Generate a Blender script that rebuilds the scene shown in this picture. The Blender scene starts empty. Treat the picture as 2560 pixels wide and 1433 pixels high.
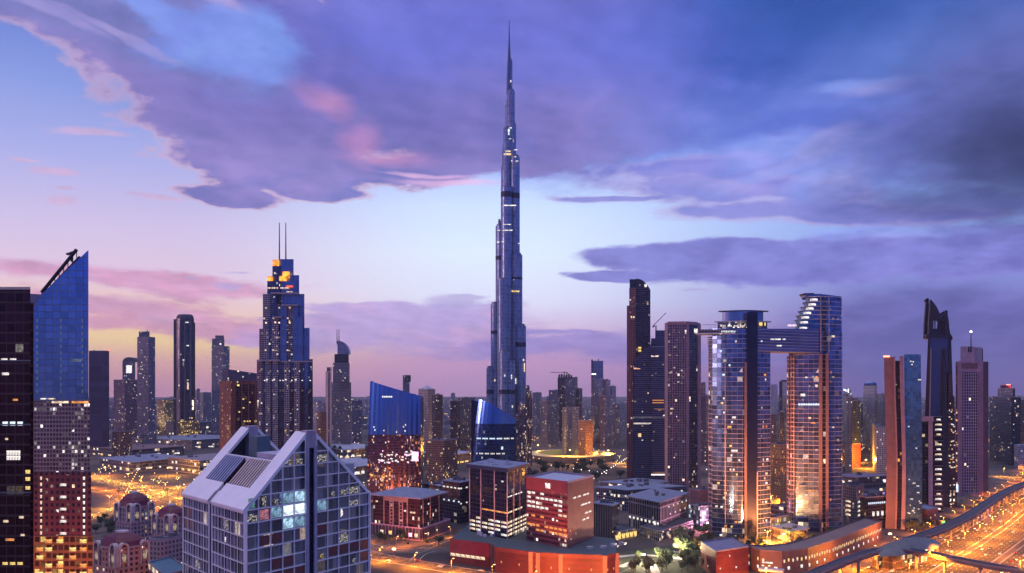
import bpy, bmesh, math, random
from mathutils import Vector
R = math.radians
random.seed(7)
S = bpy.context.scene
COL = S.collection

# ------------------------------------------------------------------ camera
FPX = 2204.0; HOR = 975.0; CAMZ = 150.0          # focal length in photo pixels, horizon row, eye height
cam_d = bpy.data.cameras.new('camera'); cam = bpy.data.objects.new('camera', cam_d); COL.objects.link(cam)
cam_d.sensor_width = 36.0; cam_d.lens = FPX/2560*36.0
cam_d.shift_y = (HOR-716.5)/2560
cam_d.clip_start = 1.0; cam_d.clip_end = 120000
cam.location = (0, 0, CAMZ); cam.rotation_euler = (R(90), 0, 0)
S.camera = cam
S.view_settings.view_transform = 'Standard'; S.view_settings.look = 'None'
S.view_settings.exposure = 0.0; S.view_settings.gamma = 1.0
S.cycles.use_denoising = True
S.cycles.max_bounces = 5; S.cycles.diffuse_bounces = 2; S.cycles.glossy_bounces = 3
S.cycles.volume_bounces = 0; S.cycles.transmission_bounces = 2
S.cycles.sample_clamp_indirect = 3.0
S.cycles.caustics_reflective = False; S.cycles.caustics_refractive = False

def lin(r, g, b):
    f = lambda c: (c/255/12.92) if c/255 <= 0.04045 else ((c/255+0.055)/1.055)**2.4
    return (f(r), f(g), f(b))

# ------------------------------------------------------------------ node expression helper
class V:
    def __init__(s, nt, sock): s.nt = nt; s.s = sock
    def _m(s, op, *a, clamp=False):
        n = s.nt.nodes.new('ShaderNodeMath'); n.operation = op; n.use_clamp = clamp
        for i, v in enumerate((s,)+a):
            if isinstance(v, V): s.nt.links.new(v.s, n.inputs[i])
            else: n.inputs[i].default_value = v
        return V(s.nt, n.outputs[0])
    def __add__(s, o): return s._m('ADD', o)
    def __radd__(s, o): return s._m('ADD', o)
    def __sub__(s, o): return s._m('SUBTRACT', o)
    def __rsub__(s, o): return (s*-1.0)+o
    def __mul__(s, o): return s._m('MULTIPLY', o)
    def __rmul__(s, o): return s._m('MULTIPLY', o)
    def __truediv__(s, o): return s._m('DIVIDE', o)
    def mx(s, o): return s._m('MAXIMUM', o)
    def mn(s, o): return s._m('MINIMUM', o)
    def lt(s, o): return s._m('LESS_THAN', o)
    def gt(s, o): return s._m('GREATER_THAN', o)
    def floor(s): return s._m('FLOOR')
    def fract(s): return s._m('FRACT')
    def absv(s): return s._m('ABSOLUTE')
    def atan2(s, o): return s._m('ARCTAN2', o)
    def sqrt(s): return s._m('SQRT')
    def pw(s, o): return s._m('POWER', o)
    def sin(s): return s._m('SINE')
    def step(s, a, b, c=0.0, d=1.0, smooth=True):
        n = s.nt.nodes.new('ShaderNodeMapRange'); n.interpolation_type = 'SMOOTHSTEP' if smooth else 'LINEAR'
        s.nt.links.new(s.s, n.inputs[0])
        for i, v in zip((1, 2, 3, 4), (a, b, c, d)): n.inputs[i].default_value = v
        return V(s.nt, n.outputs[0])
def comb(nt, x, y, z):
    n = nt.nodes.new('ShaderNodeCombineXYZ')
    for i, v in enumerate((x, y, z)):
        if isinstance(v, V): nt.links.new(v.s, n.inputs[i])
        else: n.inputs[i].default_value = v
    return V(nt, n.outputs[0])
def sep(nt, v):
    n = nt.nodes.new('ShaderNodeSeparateXYZ'); nt.links.new(v.s, n.inputs[0])
    return [V(nt, n.outputs[i]) for i in range(3)]
def noise(nt, vec, scale, detail=4, rough=0.55, color=False, dist=0.0):
    n = nt.nodes.new('ShaderNodeTexNoise'); n.inputs['Scale'].default_value = scale
    n.inputs['Detail'].default_value = detail; n.inputs['Roughness'].default_value = rough
    n.inputs['Distortion'].default_value = dist
    if vec is not None: nt.links.new(vec.s, n.inputs['Vector'])
    return V(nt, n.outputs[1 if color else 0])
def white(nt, vec, color=False):
    n = nt.nodes.new('ShaderNodeTexWhiteNoise'); n.noise_dimensions = '3D'; nt.links.new(vec.s, n.inputs['Vector'])
    return V(nt, n.outputs[1 if color else 0])
def mix(nt, f, a, b, mode='MIX'):
    n = nt.nodes.new('ShaderNodeMix'); n.data_type = 'RGBA'; n.blend_type = mode
    for v, i in ((f, 0), (a, 6), (b, 7)):
        if isinstance(v, V): nt.links.new(v.s, n.inputs[i])
        elif isinstance(v, (int, float)): n.inputs[i].default_value = v
        else: n.inputs[i].default_value = tuple(v)+(1,) if len(v) == 3 else v
    return V(nt, n.outputs[2])
def ramp(nt, f, stops, interp='LINEAR'):
    n = nt.nodes.new('ShaderNodeValToRGB'); nt.links.new(f.s, n.inputs[0]); cr = n.color_ramp; cr.interpolation = interp
    while len(cr.elements) < len(stops): cr.elements.new(0.5)
    for e, (p, c) in zip(cr.elements, stops): e.position = p
    for e, (p, c) in zip(cr.elements, stops): e.color = tuple(c)+(1,)
    return V(nt, n.outputs[0])

# ------------------------------------------------------------------ dusk sky (world), laid out by compass bearing and elevation
def azel(px, py):
    u = (px-1280)/FPX; v = (HOR-py)/FPX
    return math.degrees(math.atan(u)), math.degrees(math.atan(v/math.sqrt(1+u*u)))
W = bpy.data.worlds.new('World'); S.world = W; W.use_nodes = True
def build_sky():
    nt = W.node_tree; nt.nodes.clear()
    tc = nt.nodes.new('ShaderNodeTexCoord'); d = V(nt, tc.outputs['Generated'])
    x, y, z = sep(nt, d)
    az = x.atan2(y)*57.29578
    el = z.atan2((x*x+y*y).sqrt())*57.29578
    # cloud-plane coordinates: streaks get thinner towards the horizon, as they do on a real cloud deck
    zz = z.mx(0.0)+0.22
    q = comb(nt, x/zz, y/zz, 0.3)
    n1 = noise(nt, q, 1.6, 7, 0.58, dist=0.3); n2 = noise(nt, q, 5.5, 6, 0.6); n3 = noise(nt, q, 0.7, 4, 0.5)
    n4 = noise(nt, q, 15.0, 4, 0.6)
    fine = (n1-0.5)*0.95+(n2-0.5)*0.75+(n4-0.5)*0.30
    # light from the low sun on the left picks out the relief of the clouds
    q2 = comb(nt, x/zz+0.035, y/zz-0.02, 0.3)
    relief = ((noise(nt, q, 2.6, 7, 0.55)-noise(nt, q2, 2.6, 7, 0.55))*5.5+0.5).mx(0.0).mn(1.0)
    wob = noise(nt, comb(nt, x*1.0, y*1.0, z*2.2), 3.2, 5, 0.55, color=True); wx, wy, wz = sep(nt, wob)
    azw = az+(wx-0.5)*9.0; elw = el+(wy-0.5)*3.4
    def clear(stops):   # (photo row, sRGB)
        st = sorted([(max(0.0, azel(1280, py)[1]/40.0), lin(*c)) for py, c in stops], key=lambda t: t[0])
        return ramp(nt, elx, st)
    elx = (el+(wy-0.5)*1.2)/40.0
    L = clear([(985,(214,150,165)),(935,(236,170,160)),(905,(252,192,160)),(862,(255,218,150)),(815,(250,206,172)),(720,(226,200,222)),(600,(206,192,226)),(450,(168,172,226)),(300,(134,152,218)),(150,(104,126,204)),(0,(84,106,190)),(-300,(60,80,170))])
    C_ = clear([(985,(196,150,190)),(900,(222,168,206)),(850,(224,186,218)),(760,(226,228,252)),(640,(222,236,255)),(520,(204,224,255)),(420,(176,196,250)),(200,(116,130,214)),(0,(88,108,204)),(-300,(50,70,170))])
    RR = clear([(985,(104,88,152)),(900,(108,92,168)),(800,(122,118,192)),(640,(138,160,228)),(560,(142,174,240)),(400,(116,140,222)),(200,(80,106,190)),(0,(52,88,164)),(-300,(30,50,120))])
    B_ = clear([(985,(74,80,130)),(900,(56,88,168)),(600,(44,88,200)),(200,(44,84,200)),(-300,(60,90,190))])
    aL, aC, aR = azel(420, 900)[0], azel(1200, 900)[0], azel(2250, 900)[0]
    col = mix(nt, az.step(aL, aC), L, C_)
    col = mix(nt, az.step(aC+2, aR), col, RR)
    col = mix(nt, az.absv().step(34, 78), col, B_)
    def field(blobs, nz, amp, azs, els):
        F = None
        for (px, py, rx, ry, *rot) in blobs:
            a0, e0 = azel(px, py); a1, _ = azel(px+rx, py); a2, _ = azel(px-rx, py); _, e1 = azel(px, py-ry); _, e2 = azel(px, py+ry)
            ra = (a1-a2)/2; re = (e1-e2)/2
            da = (azs-a0); de = (els-e0)
            if rot:
                t = R(rot[0]); da, de = da*math.cos(t)+de*math.sin(t), de*math.cos(t)-da*math.sin(t)
            da = da*(1/ra); de = de*(1/re)
            b = 1.0-(da*da+de*de).sqrt()
            if len(rot) > 1: b = b*rot[1]
            F = b if F is None else F.mx(b)
        return F+nz*amp
    def layer(col, blobs, amp, soft, ca, cb, op=1.0, rim=None, off=0.0, shade=None, warp=1.0, rmask=1.0):
        F = field(blobs, fine, amp*2.0, azw if warp else az, elw if warp else el)+off
        m = F.step(-soft, soft)*op
        cc = mix(nt, (shade or (n3*.5+n2*.5)).step(0.42, 0.58), lin(*ca), lin(*cb))
        cc = mix(nt, relief, mix(nt, 1.0, cc, (.90,.92,.92), 'MULTIPLY'), mix(nt, 1.0, cc, (1.32,1.24,1.16), 'MULTIPLY'))
        if rim:
            cc = mix(nt, F.step(0.0, rim[1], 1.0, 0.0)*rim[2]*rmask, cc, lin(*rim[0]))
        return mix(nt, m, col, cc)
    # horizon haze-pink banks, left and centre
    col = layer(col, [(420,712,360,26),(330,780,330,30),(520,800,260,30),(180,812,240,22)], 0.9, 0.35, (206,156,196), (196,140,176), 0.85)
    col = layer(col, [(1010,800,300,38),(1130,838,260,34),(860,830,200,28),(900,768,160,14)], 0.85, 0.3, (176,156,216), (190,158,210), 0.85)
    col = layer(col, [(1450,858,260,26),(1700,880,300,30),(1380,830,110,6)], 0.7, 0.35, (150,140,212), (140,128,202), 0.8)
    # right-hand bands
    col = layer(col, [(2450,800,420,70),(2420,860,420,60)], 0.7, 0.6, (98,98,172), (84,86,156), 0.85)
    col = layer(col, [(1800,652,330,38,-2),(2080,668,520,52),(2450,640,330,70),(1560,694,150,14)], 0.55, 0.16, (122,124,206), (104,104,184), 0.92, rim=((140,132,214),0.25,0.5))
    col = layer(col, [(1800,470,310,44,-8),(2000,545,330,36,-4),(2250,548,240,16),(1560,488,130,9),(1700,420,240,26)], 0.75, 0.34, (136,130,208), (120,118,200), 0.8, rim=((206,172,212),0.35,0.6))
    col = layer(col, [(1500,330,420,110),(1700,250,330,130),(1960,340,330,110)], 1.0, 0.7, (104,112,204), (76,100,194), 0.8)
    col = layer(col, [(1850,110,420,110),(1750,20,400,90)], 0.9, 0.8, (62,88,180), (46,82,168), 0.8)
    col = layer(col, [(1880,385,130,34,8),(2050,455,110,36,20),(1960,420,180,20,12),(2160,215,130,18),(2230,600,220,14)], 1.5, 0.55, (150,160,232), (134,158,236), 0.6)
    col = layer(col, [(2080,470,70,26,25),(2060,360,60,20,20),(1760,460,120,18,-14),(2200,220,90,16,8)], 1.2, 0.7, (170,160,220), (150,150,214), 0.55)
    col = layer(col, [(2330,110,230,110)], 1.0, 0.9, (92,118,186), (74,104,176), 0.55)
    col = layer(col, [(2500,340,330,220),(2400,500,330,60)], 1.0, 0.7, (66,74,134), (92,100,172), 0.85)
    col = layer(col, [(2540,370,190,150)], 0.6, 0.9, (40,48,90), (50,58,108), 0.8)
    col = layer(col, [(2150,0,420,70)], 0.8, 0.8, (46,84,170), (40,74,150), 0.5)
    # the great violet cloud with its shelf running off at the top left; it melts into the blue towards the right
    mel = az.step(azel(1330,0)[0], azel(1850,0)[0], 1.0, 0.0)
    body = [(900,215,560,215),(1240,250,420,200),(560,300,200,130),(720,420,300,80),(1010,420,300,52),(1240,60,600,150),(790,480,170,34),(560,492,140,34,-4),(430,150,260,90,-14),(150,20,420,84,-9),(640,60,420,120),(1400,330,330,90),(1700,170,560,220)]
    col = layer(col, body, 0.95, 0.17, (104,108,182), (134,122,188), mel*0.94, rim=((222,184,204),0.26,0.7), shade=n2*0.45+n3*0.35+n1*0.2, rmask=az.step(-9, 1, 1.0, 0.0))
    col = layer(col, [(980,230,420,120),(1050,300,360,90),(640,260,230,90)], 0.9, 0.9, (112,100,172), (90,92,168), 0.55)
    col = layer(col, [(1150,80,420,150),(1400,120,300,130)], 0.8, 0.8, (88,98,200), (84,104,206), 0.65)
    col = layer(col, [(150,20,420,70,-9),(430,90,250,70,-12),(330,40,260,70)], 0.9, 0.5, (86,96,152), (108,116,182), 0.75)
    col = layer(col, [(590,130,130,36,6),(640,100,110,56),(500,90,120,24,-10),(400,40,120,20,-8)], 1.5, 0.45, (128,162,240), (112,138,224), 0.7)
    col = layer(col, [(130,55,90,10,-14),(560,20,60,8,-10),(280,95,120,8,-12)], 1.6, 0.7, (176,160,206), (150,144,206), 0.6)
    # sun-touched tufts
    col = layer(col, [(835,245,60,26,-15),(930,345,40,52,-35),(990,385,90,16)], 1.2, 0.9, (196,140,182), (178,130,186), 0.62)
    col = layer(col, [(1090,430,110,6,-4),(1150,452,150,10,-3)], 0.5, 0.6, (216,176,222), (206,170,220), 0.8)
    col = layer(col, [(200,332,90,7),(95,430,60,10),(145,498,38,9),(360,488,56,5),(130,472,26,3),(20,398,30,4)], 0.9, 0.6, (198,168,206), (186,160,200), 0.75)
    col = layer(col, [(600,681,30,3),(492,697,16,3),(590,712,34,10),(1100,756,60,16),(1130,742,50,4),(1760,730,40,5)], 0.6, 0.5, (168,160,214), (176,164,214), 0.7)
    col = mix(nt, el.step(34, 60), col, (.86,.86,1.22))   # the open twilight vault overhead
    bg = nt.nodes.new('ShaderNodeBackground'); out = nt.nodes.new('ShaderNodeOutputWorld')
    nt.links.new(col.s, bg.inputs[0]); bg.inputs[1].default_value = 1.16; nt.links.new(bg.outputs[0], out.inputs[0])
build_sky()
W.cycles.sampling_method = 'MANUAL'; W.cycles.sample_map_resolution = 512

# last sunlight, low on the left
sd = bpy.data.lights.new('sun', 'SUN'); sd.energy = 0.8; sd.angle = R(4); sd.color = (1.0, 0.50, 0.44)
sun = bpy.data.objects.new('sun', sd); COL.objects.link(sun)
def aim(o, az_deg, el_deg):
    a, e = R(az_deg), R(el_deg)
    o.rotation_euler = Vector((math.sin(a)*math.cos(e), math.cos(a)*math.cos(e), math.sin(e))).to_track_quat('Z', 'Y').to_euler()
aim(sun, -112, 6)

# ------------------------------------------------------------------ materials
def facade_group():
    g = bpy.data.node_groups.new('facade', 'ShaderNodeTree')
    I = g.interface
    def sock(n, t, d=None):
        s = I.new_socket(name=n, in_out='INPUT', socket_type=t)
        if d is not None: s.default_value = d
    F, C = 'NodeSocketFloat', 'NodeSocketColor'
    for n, d in (('Bay',3.0),('Floor',3.6),('Mullion',.12),('Slab',.2),('Metal',.6),('Rough',.12),('Lit',.1),('Seed',0.0),('Glow',2.0),('Vary',.35),('Tilt',.03),('Band',0.0)): sock(n, F, d)
    for n, d in (('Glass',(.02,.03,.05,1)),('Frame',(.3,.3,.3,1)),('LitA',(1,.7,.4,1)),('LitB',(.9,.95,1,1))): sock(n, C, d)
    I.new_socket(name='Shader', in_out='OUTPUT', socket_type='NodeSocketShader')
    gi = g.nodes.new('NodeGroupInput'); go = g.nodes.new('NodeGroupOutput')
    P = {s.name: V(g, s) for s in gi.outputs if s.name}
    uv = g.nodes.new('ShaderNodeUVMap'); uv.uv_map = 'UVMap'
    u, v, _ = sep(g, V(g, uv.outputs[0]))
    a = u/P['Bay']; b = v/P['Floor']
    fu, fv = a.fract(), b.fract()
    frame = fu.lt(P['Mullion']).mx(fv.lt(P['Slab']))
    cid = comb(g, a.floor(), b.floor(), P['Seed'])
    wc = white(g, cid, True); w1, w2, w3 = sep(g, wc)
    rowid = comb(g, b.floor()*0.37, a.floor()*P['Band']*0.11, P['Seed']+3.1)
    wrow = white(g, comb(g, b.floor(), (a*0.12).floor(), P['Seed']+9.0))
    big = noise(g, comb(g, u*0.02, v*0.028, P['Seed']*3.7), 1.0, 3, 0.6)
    thr = P['Lit']*big.step(0.42, 0.66, 0.08, 1.7)
    onrow = wrow.lt(P['Band'])*w1.lt(0.8)
    lit = w1.lt(thr).mx(onrow)*(1.0-frame)
    # what one sees in a lit room: ceiling lights, blinds, furniture
    inner = white(g, comb(g, (u*1.3).floor(), (v*1.7).floor(), 2.0))
    brightness = (w2*w2*w2*2.3+0.10)*(inner*0.9+0.35)
    litc = mix(g, w3.step(0.45, 0.75), P['LitA'], P['LitB'])
    glass = mix(g, 1.0, P['Glass'], comb(g, *[(w2-0.5)*P['Vary']*2.0+1.0]*3), 'MULTIPLY')
    dirt = noise(g, comb(g, u*0.11, v*0.05, P['Seed']), 1.0, 5, 0.65).step(0.3, 0.75, 0.78, 1.1)
    frm = mix(g, 1.0, P['Frame'], comb(g, dirt, dirt, dirt), 'MULTIPLY')
    base = mix(g, frame, glass, frm)
    bs = g.nodes.new('ShaderNodeBsdfPrincipled')
    g.links.new(base.s, bs.inputs['Base Color'])
    g.links.new((P['Metal']*(1.0-frame)).s, bs.inputs['Metallic'])
    g.links.new((P['Rough']+frame*0.4+w3*0.05).s, bs.inputs['Roughness'])
    geo = g.nodes.new('ShaderNodeNewGeometry')
    vm = g.nodes.new('ShaderNodeVectorMath'); vm.operation = 'SUBTRACT'; g.links.new(wc.s, vm.inputs[0]); vm.inputs[1].default_value = (.5,.5,.5)
    vs = g.nodes.new('ShaderNodeVectorMath'); vs.operation = 'SCALE'; g.links.new(vm.outputs[0], vs.inputs[0]); g.links.new(P['Tilt'].s, vs.inputs[3])
    va = g.nodes.new('ShaderNodeVectorMath'); va.operation = 'ADD'; g.links.new(geo.outputs['Normal'], va.inputs[0]); g.links.new(vs.outputs[0], va.inputs[1])
    vn = g.nodes.new('ShaderNodeVectorMath'); vn.operation = 'NORMALIZE'; g.links.new(va.outputs[0], vn.inputs[0])
    g.links.new(vn.outputs[0], bs.inputs['Normal'])
    g.links.new(litc.s, bs.inputs['Emission Color'])
    g.links.new((lit*brightness*P['Glow']*0.75).s, bs.inputs['Emission Strength'])
    g.links.new(bs.outputs[0], go.inputs[0])
    return g
FG = facade_group()
_seed = [0]
MATS = {}
WARM, WHITE, YEL, ORA, COOL, PINK = (1,.70,.44), (1,.90,.80), (1,.68,.20), (1,.36,.08), (.72,.86,1), (1,.62,.72)
def fac(name, glass=(.03,.045,.08), frame=(.2,.18,.2), bay=3.0, floor=3.6, mull=.12, slab=.22, metal=.6, rough=.12, lit=.1, la=WARM, lb=WHITE, glow=1.6, vary=.35, tilt=.03, band=0.0):
    m = bpy.data.materials.new(name); m.use_nodes = True; nt = m.node_tree; nt.nodes.clear()
    gn = nt.nodes.new('ShaderNodeGroup'); gn.node_tree = FG; o = nt.nodes.new('ShaderNodeOutputMaterial')
    _seed[0] += 1.37
    for k, v in dict(Bay=bay, Floor=floor, Mullion=mull, Slab=slab, Metal=metal, Rough=rough, Lit=lit, Seed=_seed[0], Glow=glow, Vary=vary, Tilt=tilt, Band=band).items(): gn.inputs[k].default_value = v
    for k, v in dict(Glass=glass, Frame=frame, LitA=la, LitB=lb).items(): gn.inputs[k].default_value = tuple(v)+(1,)
    nt.links.new(gn.outputs[0], o.inputs[0])
    m.cycles.emission_sampling = 'NONE'
    MATS[name] = m
    return m
def solid(name, col, rough=.7, metal=0.0, var=.18, scale=.15, bump=0.0):
    if name in MATS: return MATS[name]
    m = bpy.data.materials.new(name); m.use_nodes = True; nt = m.node_tree; bs = nt.nodes['Principled BSDF']
    tc = nt.nodes.new('ShaderNodeTexCoord')
    n = noise(nt, V(nt, tc.outputs['Object']), scale, 6, .62)
    k = n.step(.25, .75, 1-var, 1+var)
    nt.links.new(mix(nt, 1.0, col, comb(nt, k, k, k), 'MULTIPLY').s, bs.inputs['Base Color'])
    bs.inputs['Roughness'].default_value = rough; bs.inputs['Metallic'].default_value = metal
    MATS[name] = m
    return m
def glow(name, col, st, var=0.0):
    if name in MATS: return MATS[name]
    m = bpy.data.materials.new(name); m.use_nodes = True; nt = m.node_tree; bs = nt.nodes['Principled BSDF']
    bs.inputs['Base Color'].default_value = (.05,.05,.05,1); bs.inputs['Emission Color'].default_value = tuple(col)+(1,)
    if var:
        tc = nt.nodes.new('ShaderNodeTexCoord')
        n = noise(nt, V(nt, tc.outputs['Object']), var, 3, .7)
        nt.links.new((n.step(.35, .65, st*.25, st*1.5) if var < 1.2 else n.step(.50, .62, 0.0, st*2.2)).s, bs.inputs['Emission Strength'])
    else: bs.inputs['Emission Strength'].default_value = st
    m.cycles.emission_sampling = 'NONE'
    MATS[name] = m
    return m

# ------------------------------------------------------------------ geometry helpers (world metres; parts are stored relative to their thing)
def X(px, D): return (px-1280)/FPX*D
def Zp(py, D): return CAMZ-(py-HOR)/FPX*D
def pt(px, D): return Vector((X(px, D), D))
def gD(py): return CAMZ*FPX/(py-HOR)             # distance of a ground point seen at row py
class MB:
    def __init__(s): s.v = []; s.f = []; s.uv = []; s.m = []
    def face(s, pts, uvs=None, m=0):
        i = len(s.v); s.v += [tuple(p) for p in pts]; s.f.append(tuple(range(i, i+len(pts)))); s.m.append(m)
        s.uv += list(uvs) if uvs else [(p[0], p[1]) for p in pts]
        return s
    def prism(s, poly, z0, z1, m=0, cap=1, u0=0.0, bottom=False, top=None, taper=None):
        """vertical prism over a counter-clockwise footprint; z1 may be a function of (x, y); top: another footprint for the upper edge"""
        zt = z1 if callable(z1) else (lambda x, y: z1)
        tp = top or poly; n = len(poly); u = u0
        for i in range(n):
            a, b = poly[i], poly[(i+1) % n]; c, d = tp[(i+1) % n], tp[i]
            L = math.hypot(b[0]-a[0], b[1]-a[1])
            if L < 1e-4: continue
            zc, zd = zt(*c[:2]), zt(*d[:2])
            s.face([(a[0],a[1],z0),(b[0],b[1],z0),(c[0],c[1],zc),(d[0],d[1],zd)], [(u,z0),(u+L,z0),(u+L,zc),(u,zd)], m)
            u += L
        s.face([(p[0],p[1],zt(*p[:2])) for p in tp], None, cap)
        if bottom: s.face([(p[0],p[1],z0) for p in reversed(poly)], None, cap)
        return s
    def box(s, x0, x1, y0, y1, z0, z1, m=0, cap=None):
        return s.prism([(x0,y0),(x1,y0),(x1,y1),(x0,y1)], z0, z1, m, m if cap is None else cap, bottom=True)
    def bar(s, a, b, w, h=None, m=0):
        """rectangular bar between two points"""
        a, b = Vector(a), Vector(b); h = h or w; d = (b-a).normalized()
        sx = d.cross(Vector((0,0,1))); sx = Vector((1,0,0)) if sx.length < 1e-3 else sx.normalized()
        sy = sx.cross(d).normalized(); q = []
        for p in (a, b):
            for i, j in ((-1,-1),(1,-1),(1,1),(-1,1)): q.append(p+sx*w/2*i+sy*h/2*j)
        for f in ((0,1,5,4),(1,2,6,5),(2,3,7,6),(3,0,4,7),(3,2,1,0),(4,5,6,7)): s.face([q[k] for k in f], None, m)
        return s
    def tube(s, a, b, r0, r1=None, n=8, m=0):
        a, b = Vector(a), Vector(b); r1 = r0 if r1 is None else r1; d = (b-a).normalized()
        sx = d.cross(Vector((0,0,1))); sx = Vector((1,0,0)) if sx.length < 1e-3 else sx.normalized()
        sy = sx.cross(d).normalized(); C = [(math.cos(2*math.pi*i/n), math.sin(2*math.pi*i/n)) for i in range(n)]
        A = [a+(sx*c+sy*t)*r0 for c, t in C]; B = [b+(sx*c+sy*t)*r1 for c, t in C]
        for i in range(n): s.face([A[i], A[(i+1)%n], B[(i+1)%n], B[i]], None, m)
        s.face(list(reversed(A)), None, m); s.face(B, None, m)
        return s
    def build(s, name, mats, parent=None, **kw):
        if not isinstance(mats, (list, tuple)): mats = [mats]
        me = bpy.data.meshes.new(name)
        o0 = Vector((0,0,0)) if parent is None else Vector(parent.get('_w', (0,0,0)))
        if parent is None:
            xs = [p[0] for p in s.v]; ys = [p[1] for p in s.v]; o0 = Vector(((min(xs)+max(xs))/2, (min(ys)+max(ys))/2, min(p[2] for p in s.v)))
        me.from_pydata([(p[0]-o0[0], p[1]-o0[1], p[2]-o0[2]) for p in s.v], [], s.f)
        ul = me.uv_layers.new(name='UVMap')
        for i, c in enumerate(s.uv): ul.data[i].uv = c
        for m in mats: me.materials.append(m)
        if len(mats) > 1: me.polygons.foreach_set('material_index', [min(k, len(mats)-1) for k in s.m])
        o = bpy.data.objects.new(name, me); COL.objects.link(o)
        if parent is None: o.location = o0
        else: o.parent = parent
        if parent is not None and parent.type == 'MESH': o.parent = parent
        for k, v in kw.items(): o[k] = v
        if parent is not None: o['_w'] = tuple(o0)
        return o
ROOTS = []
def thing(name, label, cat, x, y, z=0.0, group=None):
    o = bpy.data.objects.new(name, None); COL.objects.link(o); o.location = (x, y, z); o['label'] = label; o['category'] = cat
    o['_w'] = (x, y, z); o.empty_display_size = 5
    if group: o['group'] = group
    ROOTS.append(o)
    return o
def tag(o, label, cat, group=None):
    o['label'] = label; o['category'] = cat
    if group: o['group'] = group
    return o
def struct(name, mb, mats, kind='structure'):
    o = mb.build(name, mats); o['kind'] = kind; return o
def copy_thing(root, loc, rz=None, label=None, scale=None):
    r = root.copy(); COL.objects.link(r); r.location = loc
    if rz is not None: r.rotation_euler = (0, 0, rz)
    if scale: r.scale = scale if isinstance(scale, tuple) else (scale,)*3
    if label: r['label'] = label
    for ch in list(root.children):
        c = ch.copy(); COL.objects.link(c); c.parent = r
        for g in list(ch.children):
            d = g.copy(); COL.objects.link(d); d.parent = c
    return r
def quad(a, Da, c, Dc, b, Db):
    """footprint with near corner C and its neighbours A (left) and B (right), counter-clockwise"""
    A, C, B = pt(a, Da), pt(c, Dc), pt(b, Db); E = A+B-C
    return [A, C, B, E]
def rect3(a, c, b, D, th):
    """rectangle whose near corner is at column c, distance D, walls reaching columns a and b; th: left wall's turn away (deg)"""
    t = R(th); C = pt(c, D); dl = Vector((-math.cos(t), math.sin(t))); dr = Vector((math.sin(t), math.cos(t)))
    def ln(d, px):
        k = (px-1280)/FPX; return (k*C.y-C.x)/(d.x-k*d.y)
    A = C+dl*ln(dl, a); B = C+dr*ln(dr, b)
    return [A, C, B, A+B-C]
def front(a, b, D, depth, skew=0.0):
    A, B = pt(a, D), pt(b, D+skew)
    n = Vector((A.x+B.x, A.y+B.y)).normalized()
    # back edge kept inside the front edge's sight lines unless the tower stands well off axis
    return [A, B, B+n*depth, A+n*depth]
def inset(poly, k):
    c = sum((Vector(p[:2]) for p in poly), Vector((0,0)))/len(poly)
    return [c+(Vector(p[:2])-c)*k for p in poly]
def grow(poly, d):
    c = sum((Vector(p[:2]) for p in poly), Vector((0,0)))/len(poly)
    return [c+(Vector(p[:2])-c)*(1+d/max((Vector(p[:2])-c).length, .1)) for p in poly]
def cen(poly):
    c = sum((Vector(p[:2]) for p in poly), Vector((0,0)))/len(poly); return c
_lw = {}
LITM = {}
def lit_mat(kind):
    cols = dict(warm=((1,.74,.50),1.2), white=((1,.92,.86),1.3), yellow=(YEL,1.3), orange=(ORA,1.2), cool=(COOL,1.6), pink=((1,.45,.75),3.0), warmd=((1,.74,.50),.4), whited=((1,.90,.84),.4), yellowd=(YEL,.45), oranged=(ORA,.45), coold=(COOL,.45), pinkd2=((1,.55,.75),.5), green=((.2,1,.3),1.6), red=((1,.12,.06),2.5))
    c, s = cols[kind]
    return glow('lamp_lit_glass_'+kind, c, s, .35)
def lit_window(root, A, B, u, z, w, h, kind='warm', out=.12, name='lit_window'):
    """one lit window set into the wall that runs A -> B, u metres along it; a shared pane mesh scaled to size"""
    d = (B-A).normalized(); n = Vector((d.y, -d.x))
    key = (round(w, 1), round(h, 1), kind, name)
    if key not in _lw:
        mb = MB().box(-w/2, w/2, -.1, .1, 0, h); me_o = mb.build(name, lit_mat(kind)); _lw[key] = me_o.data; bpy.data.objects.remove(me_o)
        me = _lw[key]
        for vtx in me.vertices: vtx.co.z -= 0
    o = bpy.data.objects.new(name, _lw[key]); COL.objects.link(o); o.parent = root
    p = A+d*u+n*out; w0 = root['_w']
    o.location = (p.x-w0[0], p.y-w0[1], z-w0[2]); o.rotation_euler = (0, 0, math.atan2(d.y, d.x))
    return o
def sprinkle(root, A, B, z0, z1, n, kinds=('warm','white'), bay=3.0, fl=3.6, w=2.2, h=1.6, rng=None):
    rng = rng or random
    L = (B-A).length; used = set(); nb = max(1, int(L/bay)); nf = max(1, int((z1-z0)/fl))
    for _ in range(int(n*.75)):
        i, j = rng.randrange(nb), rng.randrange(nf)
        if (i, j) in used: continue
        used.add((i, j))
        k = rng.choice(kinds); k = (k+'d' if k != 'pink' else 'pinkd2') if rng.random() < .62 else k; ww = w*rng.choice((1, 1, 1, 1.9)) if i < nb-1 else w
        lit_window(root, A, B, min(max(bay*(i+.55), ww/2), L-ww/2), z0+fl*j+.9, ww*rng.choice((.45,.7,1,1)), h*rng.choice((.7,1,1,1.3)), k)
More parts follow.
